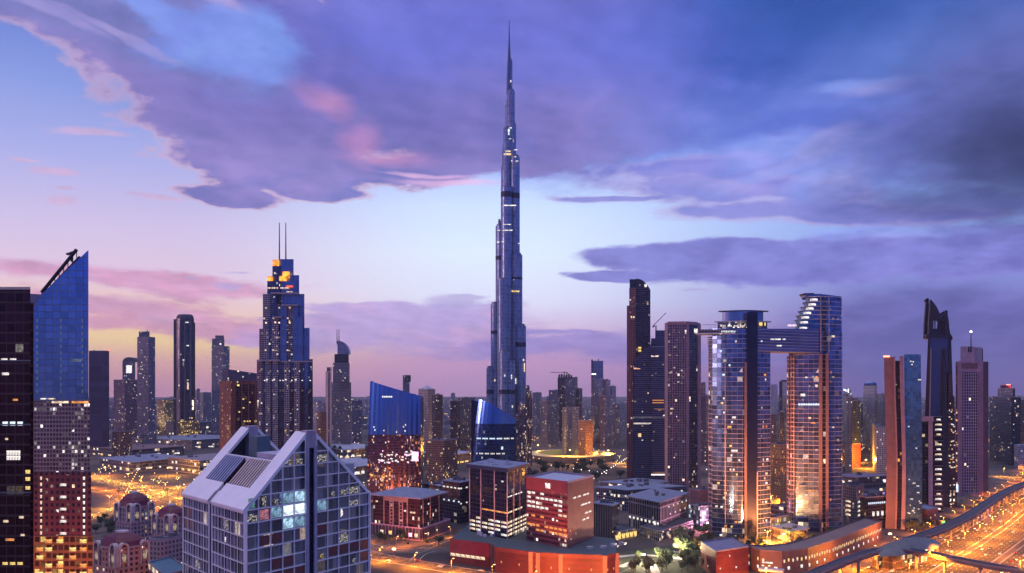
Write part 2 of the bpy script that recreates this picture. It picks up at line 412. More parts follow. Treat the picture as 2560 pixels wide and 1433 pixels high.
def plant(root, poly, z, n=3, mat=None, hmax=4, rng=random):
    """rooftop machinery boxes"""
    mat = mat or solid('roof_plant', (.12,.12,.15), .8)
    c = cen(poly); a = Vector(poly[0][:2]); b = Vector(poly[1][:2]); e = Vector(poly[-1][:2])
    for _ in range(n):
        s, t = rng.uniform(.18,.7), rng.uniform(.2,.7); p = a+(b-a)*s+(e-a)*t
        du = (b-a).normalized(); dv = (e-a).normalized(); w, d, h = rng.uniform(2.5,6), rng.uniform(2.5,6), rng.uniform(1.5,hmax)
        MB().prism([p, p+du*w, p+du*w+dv*d, p+dv*d], z, z+h, bottom=True).build('roof_unit', mat, root)
def parapet(root, poly, z, h=1.2, t=.5, mat=None, name='parapet'):
    mb = MB(); ins = grow(poly, -t*1.4); n = len(poly)
    for i in range(n):
        a, b, c, d = poly[i], poly[(i+1)%n], ins[(i+1)%n], ins[i]
        mb.prism([a, b, c, d], z+.003, z+h, 0, 0)
    return mb.build(name, mat or solid('parapet_stone', (.25,.24,.27), .7), root)

# ------------------------------------------------------------------ shared surface materials
roof_dk = solid('roof_felt_dark', (.07,.07,.09), .85)
roof_bl = solid('roof_membrane_grey', (.20,.22,.30), .7)
roof_lt = solid('roof_panel_pale', (.42,.42,.50), .55)
stone_w = solid('stone_pale', (.45,.43,.45), .65)
stone_p = solid('stone_pink', (.42,.27,.27), .7)
stone_r = solid('render_red', (.36,.07,.055), .7)
concrete = solid('concrete', (.28,.26,.25), .8)
steel_d = solid('steel_dark', (.05,.05,.06), .45, .6)
steel_w = solid('steel_white', (.62,.60,.66), .4, .1)
navy = solid('navy_cladding', (.02,.03,.075), .35, .3)
def tower(name, label, cat, poly, top, D, mat, roof=None, z0=0, group=None, units=2, sp=0, kinds=('warm','white'), par=True, rng=None, **kw):
    c = cen(poly); r = thing(name, label, cat, c.x, c.y, z0, group)
    z1 = top if callable(top) else Zp(top, D)
    MB().prism(poly, z0, z1, 0, 1).build('facade', [mat, roof or roof_dk], r)
    if not callable(z1):
        if par: parapet(r, poly, z1)
        if units: plant(r, poly, z1, units)
        if sp:
            n = len(poly)
            for i in range(2):
                a, b = Vector(poly[i][:2]), Vector(poly[i+1][:2])
                if (b-a).length > 4: sprinkle(r, a, b, z0+3, z1-4, int(sp*(.65 if i == 0 else .5)), kinds)
    return r
def add_box(r, name, poly, z0, z1, mat, roof=None, **kw):
    return MB().prism(poly, z0, z1, 0, 1, bottom=True, **kw).build(name, [mat, roof or roof_dk], r)
def add_mast(r, px, D, z0, ztop, rad=.8, name='mast', mat=None):
    p = pt(px, D); return MB().tube((p.x,p.y,z0), (p.x,p.y,ztop), rad, rad*.5, 8).build(name, mat or steel_d, r)
def lens(a, b, D, bulge, back, n=14, cut=0.0):
    A, B = pt(a, D), pt(b, D); d = B-A; nf = Vector((d.y, -d.x)).normalized(); o = []
    for i in range(n+1):
        t = i/n; o.append(A+d*t+nf*(bulge*math.sin(math.pi*(cut+(1-2*cut)*t))))
    for i in range(1, n):
        t = 1-i/n; o.append(A+d*t-nf*(back*math.sin(math.pi*t)))
    return o

# ================================================================== NEAR LEFT: dark tower and slanted blue tower
m_mar = fac('facade_dark_maroon', (.055,.012,.018), (.045,.016,.020), 3.2, 3.8, .10, .20, .5, .15, .015, WARM, WHITE, 1.0, band=.015)
def near_dark():
    D = 330; P0 = front(-70, 76, D, 40); z = Zp(724, D); c = cen(P0)
    r = thing('dark_tower', 'dark maroon office tower cropped by the left edge, lit only in scattered windows', 'tower', c.x, c.y)
    MB().prism(P0, 0, z, 0, 1).build('facade', [m_mar, roof_dk], r)
    parapet(r, P0, z, 1.0, .5, solid('parapet_cream', (.5,.42,.33), .6))
    add_box(r, 'stair_core', front(45, 84, D+43, 20), 0, Zp(757, D+43), m_mar)
    a, b = P0[0], P0[1]; zz = lambda y: Zp(y, D)
    for (x0, x1, y, h, k) in [(0,44,900,1.0,'white'),(2,26,938,1.6,'white'),(4,60,1064,2.4,'cool'),(30,48,1002,1.2,'orange'),(62,78,1184,2.2,'yellow'),(62,78,1202,2.2,'yellow'),(62,78,1224,2.0,'yellow'),
                              (4,60,1412,1.6,'yellow'),(6,24,1306,1.4,'warm'),(46,62,1296,1.4,'warm'),(10,40,1352,1.4,'orange'),(50,64,1340,1.2,'warm'),(12,22,1100,1.2,'warm')]:
        u0 = (pt(x0, D)-a).length; w = X(x1, D)-X(x0, D)
        m = max(1, int(w/2.4))
        for k2 in range(m): lit_window(r, a, b, u0+(k2+.5)*w/m, zz(y), w/m*.7, h*.6, k)
    for k2 in range(5):   # a cluster of bright meeting-room windows
        for j in range(2): lit_window(r, a, b, (pt(20+k2*7, D)-a).length, zz(1150)+j*1.9, .8, 1.6, 'white')
    # ceiling of the tower's own dark mass is broken by balcony rails
    for y in (520+380, 1060, 1230): MB().prism(grow(P0, .35), zz(y)-.5, zz(y), 0, 0, bottom=True).build('ledge', solid('ledge_grey', (.16,.15,.17), .6), r)
near_dark()
m_blu = fac('facade_royal_blue', (.26,.37,.60), (.13,.17,.30), 4.2, 3.7, .10, .12, .92, .13, .0, WHITE, COOL, .8, .16, .012)
m_mid = fac('facade_painted_reflections', (.16,.10,.10), (.44,.27,.24), 1.7, 2.3, .24, .34, .3, .2, .5, WHITE, (1,.97,.95), 1.1, .5, band=.05)  # city reflections put in as white glowing panes and a warm frame tint
m_brk = fac('facade_red_brick', (.04,.02,.03), (.27,.06,.055), 2.9, 3.4, .52, .5, .2, .3, .30, WARM, WHITE, 1.1)
m_gld = fac('facade_golden_base', (.12,.05,.02), (.42,.16,.05), 3.2, 4.4, .22, .35, .3, .3, .55, YEL, ORA, 1.2, .4)
def near_blue():
    D = 480; a, b = pt(73, D), pt(221, D); d = b-a; n = ((a+b)/2).normalized(); dep = 34
    xs = [73, 104, 221]; tops = [790, 735, 625]
    fr = [pt(x, D) for x in xs]; c = a+d/2
    r = thing('slanted_glass_tower', 'royal blue glass tower with a slanted knife edge roof at the left', 'tower', c.x, c.y)
    zt = [Zp(t, D) for t in tops]; z0 = Zp(1003, D)
    mb = MB(); L = [(p-a).length for p in fr]
    # front and back outlines, sides and sloping top
    Fp = [(a.x,a.y,z0),(b.x,b.y,z0)]+[(fr[i].x,fr[i].y,zt[i]) for i in (2,1,0)]
    mb.face(Fp, [(0,z0),(L[2],z0),(L[2],zt[2]),(L[1],zt[1]),(0,zt[0])], 0)
    bk = lambda p: (p[0]+n.x*dep, p[1]+n.y*dep, p[2]); Bp = [bk(p) for p in Fp]
    mb.face(list(reversed(Bp)), [(0,0)]*5, 0)
    for i in range(5):
        p, q = Fp[i], Fp[(i+1)%5]; w = math.dist(p, q)
        mb.face([q, p, bk(p), bk(q)], [(0,q[2]),(0,p[2]),(dep,p[2]),(dep,q[2])], 0 if i in (1,4) else 1)
    mb.build('glass_shaft', [m_blu, roof_dk], r)
    # pale side wing on the left shoulder
    w0 = pt(62, D+3); w1 = pt(73.0, D+3); w2 = w1+n*28; w3 = w0+n*28
    MB().prism([w0, w1, w2, w3], 0, Zp(786, D), 0, 0).build('side_wing', fac('facade_grey_wing', (.10,.12,.2), (.12,.11,.17), 3, 3.7, .12, .16, .6, .2, .02), r)
    tri = MB(); q0, q1, q2 = pt(62, D+3), pt(104, D+3), pt(73, D+3)
    za, zb = Zp(732, D), Zp(788, D)
    P3 = [(q0.x,q0.y,zb),(q2.x,q2.y,zb),(q1.x,q1.y,za-.6),(q0.x,q0.y,za)]
    B3 = [(p[0]+n.x*10,p[1]+n.y*10,p[2]) for p in P3]
    tri.face(P3); tri.face(list(reversed(B3)))
    for i in range(4): tri.face([P3[(i+1)%4], P3[i], B3[i], B3[(i+1)%4]])
    tri.build('shoulder_panel', solid('panel_greyblue', (.16,.17,.26), .5), r)
    # dark maintenance rail standing off the slope, with the cradle arm
    off = n*4; top = lambda px, py, k=0: (pt(px, D).x+off.x, pt(px, D).y+off.y, Zp(py, D)+k)
    mb = MB(); mb.bar(top(104,735,1.2), top(192,636,3.2), 2.2, 1.0); mb.bar(top(104,737,-.6), top(200,640,.2), 1.2, .8)
    for k in range(9):
        t = k/8; mb.bar(top(104+88*t, 735-99*t, -2), top(104+88*t, 735-99*t, 1.4+1.6*t), .35)
    mb.build('maintenance_rail', steel_d, r)
    mb = MB(); mb.bar(top(180,652), top(180,627), 1.1); mb.bar(top(170,633), top(190,626), 1.4, 1.0); mb.bar(top(170,633,.4), top(168,636,.2), 1.2); mb.build('cradle_arm', steel_d, r)
    # lower blocks; some glowing panes stand in for warm city reflections
    z1 = Zp(1180, D); z2 = Zp(1338, D)
    def slab(px0, px1, out): p, q = pt(px0, D)-n*out, pt(px1, D)-n*out; return [p, q, q+n*(dep+out), p+n*(dep+out)]
    P1 = slab(76, 224, .9); P2 = slab(80, 228, 1.5); P3 = slab(84, 232, 2.1)
    add_box(r, 'reflection_midsection', P1, z1, z0-.01, m_mid); add_box(r, 'brick_section', P2, z2, z1-.01, m_brk); add_box(r, 'golden_base', P3, 0, z2-.01, m_gld)
    add_box(r, 'string_course', grow(P1, .6), z0, z0+.9, solid('course_grey', (.22,.2,.25), .6))
    # window pairs on the blue face
    for col, x in enumerate((93, 152, 206)):
        for k in range(12):
            lit_window(r, a-n*.0, b, (pt(x, D)-a).length, Zp(806+k*16, D), .75, 1.6, 'dim', .02)
    for x, y, w, k in [(190,905,5.5,'dim'),(108,1003,3,'white'),(128,1003,3,'warm'),(150,1008,9,'warm'),(200,1008,9,'orange')]:
        lit_window(r, P1[0], P1[1], (pt(x, D)-pt(76, D)).length, Zp(y, D), w, 1.6, k)
    for k in range(11):
        lit_window(r, P2[0], P2[1], (pt(210, D)-pt(80, D)).length, z1-4.2-k*3.3, 1.0, 1.7, 'white')
        lit_window(r, P2[0], P2[1], (pt(103, D)-pt(80, D)).length, z1-4.2-k*3.3, .9, 1.7, 'warm')
        if k % 2: lit_window(r, P2[0], P2[1], (pt(158, D)-pt(80, D)).length, z1-4.2-k*3.3, 3.4, 1.3, 'white')
    for k in range(5):
        for j, x in enumerate((100,122,150,182,208)):
            if (k+j) % 3: lit_window(r, P3[0], P3[1], (pt(x, D)-pt(84, D)).length, z2-4-k*4.4, 3.6, 2.0, ('yellow','orange')[(k+j)%2])
LITM['dim'] = 1
_old = lit_mat
def lit_mat(kind):
    if kind == 'dim': return glow('lamp_lit_glass_dim', (.45,.6,1), .22, .35)
    return _old(kind)
near_blue()

# ================================================================== NEAR CENTRE-LEFT: twin-gabled glass hotel
m_hglass = fac('glass_smoked', (.46,.50,.62), (.1,.1,.12), 4.0, 4.3, .0, .0, .85, .07, .05, WARM, WHITE, .7, .55, .045)
white_m = solid('aluminium_white', (.88,.82,.83), .45, .0, .06)
def hotel():
    Pq = quad(460, 325, 613, 280, 922, 330); A, C, B, E = Pq; c = cen(Pq)
    r = thing('gabled_glass_hotel', 'white gridded glass hotel with two pointed gable frames on its roof', 'hotel', c.x, c.y)
    r0 = B-C; l0 = A-C; Wd, Dp = r0.length, l0.length; ur, ul = r0/Wd, l0/Dp
    zs = 112.0; zpk = 135.0; zdk = 125.6; z0 = 0
    def pp(s, t, z): q = C+ur*(s*Wd)+ul*(t*Dp); return (q.x, q.y, z)
    s1, s2 = .455, .52           # notch of the gable apex
    def sl(s):                    # roof profile along the gable
        if s <= s1: return zs+(zpk-zs)*s/s1
        if s <= s2: return zpk
        return zpk+(zs-zpk)*(s-s2)/(1-s2)
    # glass body: two blocks with a dark slot between them on the left side
    mb = MB()
    for t0, t1 in ((0, .49), (.54, 1)):
        poly = [pp(0,t1,0)[:2], pp(0,t0,0)[:2], pp(1,t0,0)[:2], pp(1,t1,0)[:2]]
        mb.prism(poly, z0, zs, 0, 1)
    mb.build('glass_body', [m_hglass, roof_dk], r)
    MB().prism([pp(.03,.54,0)[:2], pp(.03,.49,0)[:2], pp(.97,.49,0)[:2], pp(.97,.54,0)[:2]], z0, zs-1, 0, 0).build('side_slot', solid('slot_grey', (.13,.12,.17), .5), r)
    # gable glass, front and rear
    for nm, t in (('gable_glass', .012), ('gable_glass', .94)):
        mb = MB()
        for ss in ([0, s1], [s1, s2], [s2, 1]):
            a, b = ss; q = [pp(a,t,zs), pp(b,t,zs), pp(b,t,sl(b)-.3), pp(a,t,max(sl(a)-.3, zs))]
            uu = [(a*Wd,zs),(b*Wd,zs),(b*Wd,sl(b)),(a*Wd,sl(a))]
            if nm == 'gable_glass' and t < .5: mb.face(q, uu); q2 = [(x+ul.x*.5,y+ul.y*.5,z) for x,y,z in q]; mb.face(list(reversed(q2)), list(reversed(uu)))
            elif a >= s1 or True: mb.face(q, uu); q2 = [(x+ul.x*.5,y+ul.y*.5,z) for x,y,z in q]; mb.face(list(reversed(q2)), list(reversed(uu)))
        mb.build(nm, m_hglass if t < .5 else solid('gable_back_olive', (.11,.11,.11), .5), r)
    # thick white raking frames of both gables
    for t0, t1, sa in ((-.006, .15, 0), (.86, 1.0, 0)):
        for side in (0, 1):
            a, b = (0, s1) if side == 0 else (1, s2)
            za = zs; mb = MB()
            P1, P2 = pp(a,t0,za+.25), pp(b,t0,zpk+.6); Q1, Q2 = pp(a,t1,za+.25), pp(b,t1,zpk+.6)
            if side == 1: Q1, Q2 = pp(a,t0+.035,za+.25), pp(b,t0+.035,zpk+.6)
            dn = lambda p, k=1.5: (p[0],p[1],p[2]-k)
            top = [P1, P2, Q2, Q1] if side == 1 else [P1, P2, Q2, Q1]
            mb.face(top); mb.face([dn(p) for p in reversed(top)])
            for i in range(4): mb.face([top[(i+1)%4], top[i], dn(top[i]), dn(top[(i+1)%4])])
            mb.build('gable_rafter', white_m, r)
        # blunt apex blocks either side of the slot
        for s in (s1-.005, s2-.035):
            MB().prism([pp(s,t0-.006+.16*(t0 > .5)*0,0)[:2], pp(s+.04,t0-.006,0)[:2], pp(s+.04,t0+.07,0)[:2], pp(s,t0+.07,0)[:2]], (zs+7) if t0 > .5 else zpk-5, zpk+1.0, bottom=True).build('apex_block', solid('apex_pink', (.42,.34,.42), .5), r)
    # vertical piers of the front slot
    for s in (s1, s2):
        MB().prism([pp(s-.012,-.018,0)[:2], pp(s+.012,-.018,0)[:2], pp(s+.012,.02,0)[:2], pp(s-.012,.02,0)[:2]], z0, zpk-4.5, bottom=True).build('slot_pier', solid('pier_mauve', (.40,.35,.45), .45), r)
    MB().prism([pp(s1+.012,-.004,0)[:2], pp(s2-.012,-.004,0)[:2], pp(s2-.012,.02,0)[:2], pp(s1+.012,.02,0)[:2]], z0, zpk-5, bottom=True).build('slot_glass', solid('slot_dark', (.015,.02,.05), .15, .5), r)
    # middle roof: white slope, louvre field, flat deck
    sd = s1*(zdk-zs)/(zpk-zs)
    def slope_panel(t0, t1, sA, sB, k, name, mat, thick=.5):
        mb = MB(); f = lambda s, t: (lambda p: (p[0], p[1], zs+(zpk-zs)*s/s1+k))(pp(s,t,0))
        q = [f(sA,t1), f(sA,t0), f(sB,t0), f(sB,t1)]
        mb.face(q); b = [(x,y,z-thick) for x,y,z in q]; mb.face(list(reversed(b)))
        for i in range(4): mb.face([q[(i+1)%4], q[i], b[i], b[(i+1)%4]])
        return mb.build(name, mat, r)
    for t0, t1 in ((-.01, .49), (.54, 1.006)):
        slope_panel(t0, t1, -.012, .10, .55, 'eave_panel', white_m, 1.3)
        slope_panel(t0+.0, t1, -.018, .045, .95, 'eave_panel', white_m, .8)
    slope_panel(.15, .49, .10, sd, 0.0, 'roof_slope', solid('roof_slope_dark', (.05,.02,.03), .8))
    slope_panel(.54, .86, .10, sd, 0.0, 'roof_slope', solid('roof_slope_dark', (.05,.02,.03), .8))
    def louvres(t0, t1, n, mat):
        mb = MB()
        for i in range(n):
            t = t0+(t1-t0)*(i+.1)/n; t2 = t+(t1-t0)/n*.5
            f = lambda s, tt, k: (lambda p: (p[0], p[1], zs+(zpk-zs)*s/s1+k))(pp(s,tt,0))
            q = [f(.105,t2,.45), f(.105,t,.45), f(sd-.005,t,.45), f(sd-.005,t2,.45)]; b = [(x,y,z-.25) for x,y,z in q]
            mb.face(q); mb.face(list(reversed(b)))
            for j in range(4): mb.face([q[(j+1)%4], q[j], b[j], b[(j+1)%4]])
        return mb.build('louvre_field', mat, r)
    louvres(.16, .485, 9, solid('louvre_sand', (.62,.48,.44), .5)); louvres(.545, .85, 8, solid('louvre_blue', (.34,.36,.55), .5))
    MB().prism([pp(sd,.86,0)[:2], pp(sd,.15,0)[:2], pp(.97,.15,0)[:2], pp(.97,.86,0)[:2]], zs, zdk-3.5, 0, 1).build('roof_deck', [stone_w, roof_bl], r)
    MB().prism([pp(sd-.004,.86,0)[:2], pp(sd-.004,.15,0)[:2], pp(sd+.02,.15,0)[:2], pp(sd+.02,.86,0)[:2]], zs+2, zdk+.3, 0, 0).build('ridge_upstand', white_m, r)
    MB().prism([pp(.36,.55,0)[:2], pp(.36,.28,0)[:2], pp(.62,.28,0)[:2], pp(.62,.55,0)[:2]], zdk-3.49, zdk+1.6, 0, 0).build('lift_house', solid('lift_house_lilac', (.40,.37,.48), .6), r)
    MB().prism([pp(.42,.78,0)[:2], pp(.42,.66,0)[:2], pp(.53,.66,0)[:2], pp(.53,.78,0)[:2]], zdk-3.49, zpk-2.5, 0, 0).build('lift_house', solid('lift_house_teal', (.10,.15,.18), .5), r)
    # white mullion grid (all real bars), front and side
    fh = 4.25; mb = MB(); nrow = 22
    def hb(s0, s_1, t0, t1, z, w=.36): mb.bar(pp(s0,t0,z), pp(s_1,t1,z), w, w)
    for i in range(nrow):
        z = zs-i*fh-.3
        if z < 2: break
        hb(-.002, s1-.012, -.008, -.008, z); hb(s2+.012, 1.002, -.008, -.008, z)
    cols = [i*(s1-.012)/5 for i in range(6)]+[s2+.012+i*(1-s2-.012)/5 for i in range(6)]
    for i, s in enumerate(cols):
        w = .85 if i in (0, 11) else .36
        mb.bar(pp(s,-.008,8), pp(s,-.008,max(sl(min(max(s,0),1))-.6, zs)), w, w)
    for i in range(1, 6):                      # gable rows
        z = zs+i*fh-.3
        if z > zpk-1: break
        sa = s1*(z-zs)/(zpk-zs); sb = 1-(1-s2)*(z-zs)/(zpk-zs)
        hb(sa, s1-.012, -.004, -.004, z); hb(s2+.012, sb, -.004, -.004, z)
    mb.build('front_mullion_grid', white_m, r)
    mb = MB()
    for (ta, tb) in ((0, .49), (.54, 1)):
        for i in range(nrow):
            z = zs-i*fh-.3
            if z > 2: mb.bar(pp(-.006,ta,z), pp(-.006,tb,z), .3, .3)
        for k in range(6):
            t = ta+(tb-ta)*k/5; mb.bar(pp(-.006,t,8), pp(-.006,t,zs-.2), .55 if k in (0,5) else .28, .28)
        for k in range(5):
            t = ta+(tb-ta)*(k+.5)/5; mb.bar(pp(-.003,t,8), pp(-.003,t,zs-.2), .12, .12)
    mb.build('side_mullion_grid', white_m, r)
    # antenna, and glowing panes that paint in reflections of a screen and the city
    q = pp(.5,.03,0); MB().tube((q[0],q[1],zpk), (q[0],q[1],zpk+5), .12, .06, 6).build('antenna', steel_d, r)
    cw = (s1-.012)/5*Wd; cw2 = (1-s2-.012)/5*Wd
    Cv, Bv = Vector(C), Vector(B)
    def refl_pane(ci, ri, kind, w=None, h=None):
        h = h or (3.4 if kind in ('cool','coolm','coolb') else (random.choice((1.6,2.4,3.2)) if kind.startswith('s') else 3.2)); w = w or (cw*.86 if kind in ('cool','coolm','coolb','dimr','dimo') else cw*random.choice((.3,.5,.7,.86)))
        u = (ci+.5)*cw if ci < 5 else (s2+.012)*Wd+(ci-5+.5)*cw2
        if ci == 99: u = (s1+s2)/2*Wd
        lit_window(r, Cv, Bv, u, zs-(ri+1)*fh+.15, w or cw*.86, h, kind, .02, 'reflection_pane')
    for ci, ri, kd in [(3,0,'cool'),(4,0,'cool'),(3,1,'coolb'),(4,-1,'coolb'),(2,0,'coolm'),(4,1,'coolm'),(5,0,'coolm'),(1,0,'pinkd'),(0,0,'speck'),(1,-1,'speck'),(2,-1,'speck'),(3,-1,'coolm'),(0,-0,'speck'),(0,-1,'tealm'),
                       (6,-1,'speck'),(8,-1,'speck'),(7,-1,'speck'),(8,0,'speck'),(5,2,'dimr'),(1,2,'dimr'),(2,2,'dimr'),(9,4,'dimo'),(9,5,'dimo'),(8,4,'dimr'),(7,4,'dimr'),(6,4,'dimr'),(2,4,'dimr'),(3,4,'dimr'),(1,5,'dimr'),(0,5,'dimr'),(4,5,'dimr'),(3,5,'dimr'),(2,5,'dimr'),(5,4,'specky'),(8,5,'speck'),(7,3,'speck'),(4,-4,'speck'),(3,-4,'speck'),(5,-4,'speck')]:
        refl_pane(ci, ri, kd)
    Av = Vector(A)
    for t, ri, kd in [(.95,2,'dimo'),(.85,2,'dimo'),(.95,1,'dimr'),(.28,1,'speck'),(.75,5,'speck'),(.3,2,'white'),(.9,1,'dimo')]:
        lit_window(r, Av, Cv, (1-t)*Dp, zs-(ri+1)*fh+.2, 1.2 if kd == 'white' else 4.0, 1.6 if kd == 'white' else 3.2, kd, .02, 'reflection_pane')
_old2 = lit_mat
def lit_mat(kind):
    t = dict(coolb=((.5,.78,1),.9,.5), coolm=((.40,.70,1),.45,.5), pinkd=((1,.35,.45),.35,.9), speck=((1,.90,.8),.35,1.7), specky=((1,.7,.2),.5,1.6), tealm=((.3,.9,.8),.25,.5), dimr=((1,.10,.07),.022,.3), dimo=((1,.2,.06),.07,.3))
    if kind in t: return glow('glow_reflection_'+kind, *t[kind])
    return _old2(kind)
hotel()

# ================================================================== CENTRE FOREGROUND: podium, office block, red block
m_pod = fac('facade_red_shutters', (.10,.02,.02), (.17,.03,.025), 9.0, 2.1, .02, .25, .1, .5, .0, WARM, WARM, .5, .2)
m_off = fac('facade_black_glass', (.07,.06,.12), (.05,.04,.06), 5.2, 3.9, .05, .10, .8, .08, .10, WARM, WHITE, 1.3, .4, band=.06)
m_red = fac('facade_red_office', (.12,.03,.05), (.26,.05,.055), 2.6, 3.9, .10, .45, .3, .2, .12, WHITE, WARM, 1.3, .4, band=.15)
m_redside = solid('render_brown_red', (.20,.075,.065), .7)
def centre():
    zr = 20.0
    pts = [pt(1125,768), pt(1230,742), pt(1237,728), pt(1326,706), pt(1401,697), pt(1512,690), pt(1542,700)]
    back = [pt(1536,770), pt(1330,830), pt(1170,850)]
    poly = pts+back; c = cen(poly)
    r = thing('red_podium', 'long low red podium with a dark roof under the two office blocks', 'podium', c.x, c.y)
    MB().prism(poly, 0, zr, 0, 1).build('wall', [m_pod, solid('podium_roof', (.06,.09,.10), .8)], r)
    plant(r, [pt(1150,775), pt(1310,725), pt(1500,770), pt(1180,845)], zr, 7, roof_lt, 3.0, random.Random(9)); plant(r, [pt(1430,712), pt(1535,705), pt(1530,765), pt(1500,760)], zr, 6, stone_w, 2.6, random.Random(2))
    A, B = pts[0], pts[1]; d = (B-A).normalized(); n = Vector((d.y,-d.x))
    MB().prism([A+n*.02, B+n*.02, B+n*.5, A+n*.5][::-1], 9, zr+.6, bottom=True).build('blank_panel', solid('panel_crimson', (.22,.025,.04), .6), r)
    for k in range(7): lit_window(r, A, B, (k+.6)*(B-A).length/8.4, 6.0, (B-A).length/9.4, 2.4, 'warm', .4, 'shop_window')
    for p in (pts[1], pts[3], (pts[3]+pts[4])/2-Vector((6,0)), pts[4], pts[5], pts[6]):
        MB().prism([p+Vector((-1.5,-1.3)), p+Vector((1.7,-1.3)), p+Vector((1.7,1.5)), p+Vector((-1.5,1.5))], 0, zr+.4, bottom=True).build('pilaster', solid('pilaster_peach', (.26,.13,.10), .6), r)
    for i in (2, 3, 4, 5):
        a, b = pts[i], pts[i+1]; d = (b-a).normalized(); n = Vector((d.y,-d.x))
        MB().prism([b+n*.35, a+n*.35, a-n*.1, b-n*.1][::-1], zr-2.4, zr+.7, bottom=True).build('fascia', solid('fascia_darkred', (.16,.035,.03), .6), r)
        for k in range(2): lit_window(r, a, b, (b-a).length*(.2+.5*k), 8, 1.0, 1.6, 'orange', .5, 'wall_lamp')
    # office block with pale fins
    D = 768; Pq = quad(1174, 812, 1268, D, 1318, 822); c = cen(Pq); z1 = Zp(1180, D); A, C, B, E = Pq
    o = thing('finned_office_block', 'black glass office block with pale fins and a thin flat roof on the podium', 'office building', c.x, c.y, zr)
    MB().prism(Pq, zr+.01, z1, 0, 1).build('facade', [m_off, roof_dk], o)
    G = grow(Pq, 3.2); MB().prism(G, z1+.01, z1+3.4, 0, 1, bottom=True).build('roof_slab', [solid('soffit_navy', (.04,.045,.10), .4), roof_bl], o)
    for t in (0, .31, .67, 1):
        p = A+(C-A)*t; MB().box(p.x-.45, p.x+.45, p.y-1.0, p.y+.4, zr+.01, z1, 0).build('fin', solid('fin_pale', (.52,.42,.50), .5), o)
    for t in (.3, .6, .95):
        p = C+(B-C)*t; MB().box(p.x-.05, p.x+.75, p.y-.6, p.y+.4, zr+.01, z1, 0).build('fin', solid('fin_pale', (.52,.42,.50), .5), o)
    LA, LB = (C-A).length, (B-C).length
    for row in range(4):
        for k in range(6):
            if (row*7+k*5) % 11 < 9: lit_window(o, A, C, (k+.5)*LA/6, zr+2.2+row*3.6, LA/6*.8, 1.7, ('warm','white')[(k+row)%2], .06)
        for k in range(4): lit_window(o, C, B, (k+.5)*LB/4, zr+2.2+row*3.6, LB/4*.8, 1.7, 'warm', .06)
    for k in range(2, 6): lit_window(o, A, C, (k+.5)*LA/6, zr+22, LA/6*.9, 1.3, 'orange', .06)
    for k in range(3): lit_window(o, C, B, (k+.5)*LB/4, zr+22, LB/4*.8, 1.3, 'warm', .06)
    for k in range(3): lit_window(o, C, B, (k+.5)*LB/4, zr+36, LB/4*.8, .9, 'white', .06)
    sprinkle(o, A, C, zr+17, z1-4, 9, ('warm','white','orange'), LA/12, 3.9, 1.6, 1.2)
    rg = random.Random(3)
    for _ in range(7):
        s, t = rg.uniform(.15,.8), rg.uniform(.15,.8); p = A+(C-A)*s+(E-A)*t
        w, dd, h = rg.uniform(2,7), rg.uniform(1.5,4), rg.uniform(1,2.6); MB().box(p.x-w/2, p.x+w/2, p.y-dd/2, p.y+dd/2, z1+3.41, z1+3.4+h).build('roof_unit', roof_lt, o)
    # red block
    D = 722; Pq = quad(1316, 764, 1419, D, 1484, 778); c = cen(Pq); z1 = Zp(1209, D); A, C, B, E = Pq
    o = thing('red_office_block', 'red boxy office block with a pale roof and rows of white lit windows', 'office building', c.x, c.y, zr)
    mb = MB(); mb.prism(Pq, zr+.01, z1, 2, 1); mb.m[0] = 0
    mb.build('facade', [m_red, roof_lt, m_redside], o)
    parapet(o, Pq, z1, 1.6, .8, solid('parapet_mauve', (.34,.25,.30), .6))
    LA = (C-A).length; LB = (B-C).length
    d = (C-A).normalized()
    MB().prism([A-Vector((.3,.5)), C-Vector((.0,.5)), C, A-Vector((.3,0))], z1-9, z1+1.7, bottom=True).build('parapet_band', solid('band_red', (.36,.06,.06), .6), o)
    lit_window(o, A, C, LA*.55, z1-6, 6, 4.4, 'white', .9, 'roof_sign')
    for row, ks, kd in [(0,(0,1,3),'white'),(1,(0,2,3,4,5,6,7),'white'),(2,(0,1,6,7),'white'),(3,(0,1,2,3,4,7),'white'),(4,(7,8),'warm'),(5,(1,3),'orange'),(7,(0,1,2,4,5,6,7,8),'orange'),(8,(2,3,5,6,7,8),'orange')]:
        for k in ks: lit_window(o, A, C, (k+.6)*LA/9.2, z1-12.4-row*3.9, LA/9.2*.8, 1.7, kd, .1)
    for z, us in [(z1-14,(.25,.42,.62,.75)),(z1-22,(.55,.66,.8)),(z1-30,(.7,.84)),(z1-35,(.6,.75))]:
        for u in us: lit_window(o, C, B, u*LB, z, LB*.10, 1.3, 'white', .1)
    for u, z in ((.1,13),(.3,9),(.12,6)): lit_window(o, C, B, u*LB, zr+z, .6, 1.4, 'warm', .1)
    # brown colonnaded office to the left, on its terrace
    D = 880; Pq = quad(933, 915, 1050, D, 1108, 935); c = cen(Pq); A, C, B, E = Pq; zt = 12.0; z1 = 41.0
    o = thing('terraced_office_block', 'wine coloured office with pink stone piers under a wide blue grey roof', 'office building', c.x, c.y)
    m1 = fac('facade_wine_glass', (.10,.025,.04), (.05,.015,.02), 2.4, 3.8, .08, .16, .6, .1, .06, WARM, WHITE, 1.1, .5, band=.03)
    T = grow(Pq, 8); MB().prism(T, 0, zt, 0, 1).build('terrace', [fac('terrace_colonnade', (.03,.02,.03), (.36,.20,.30), 4.4, 12.5, .22, .10, .2, .3, .12, PINK, WARM, .9), solid('terrace_floor', (.2,.14,.18), .8)], o)
    parapet(o, T, zt, 1.3, .5, solid('terrace_rail', (.45,.26,.40), .6))
    MB().prism(Pq, zt+.01, z1, 0, 1).build('facade', [m1, roof_bl], o)
    Gm = grow(Pq, 5); Gt = inset(Pq, .55)
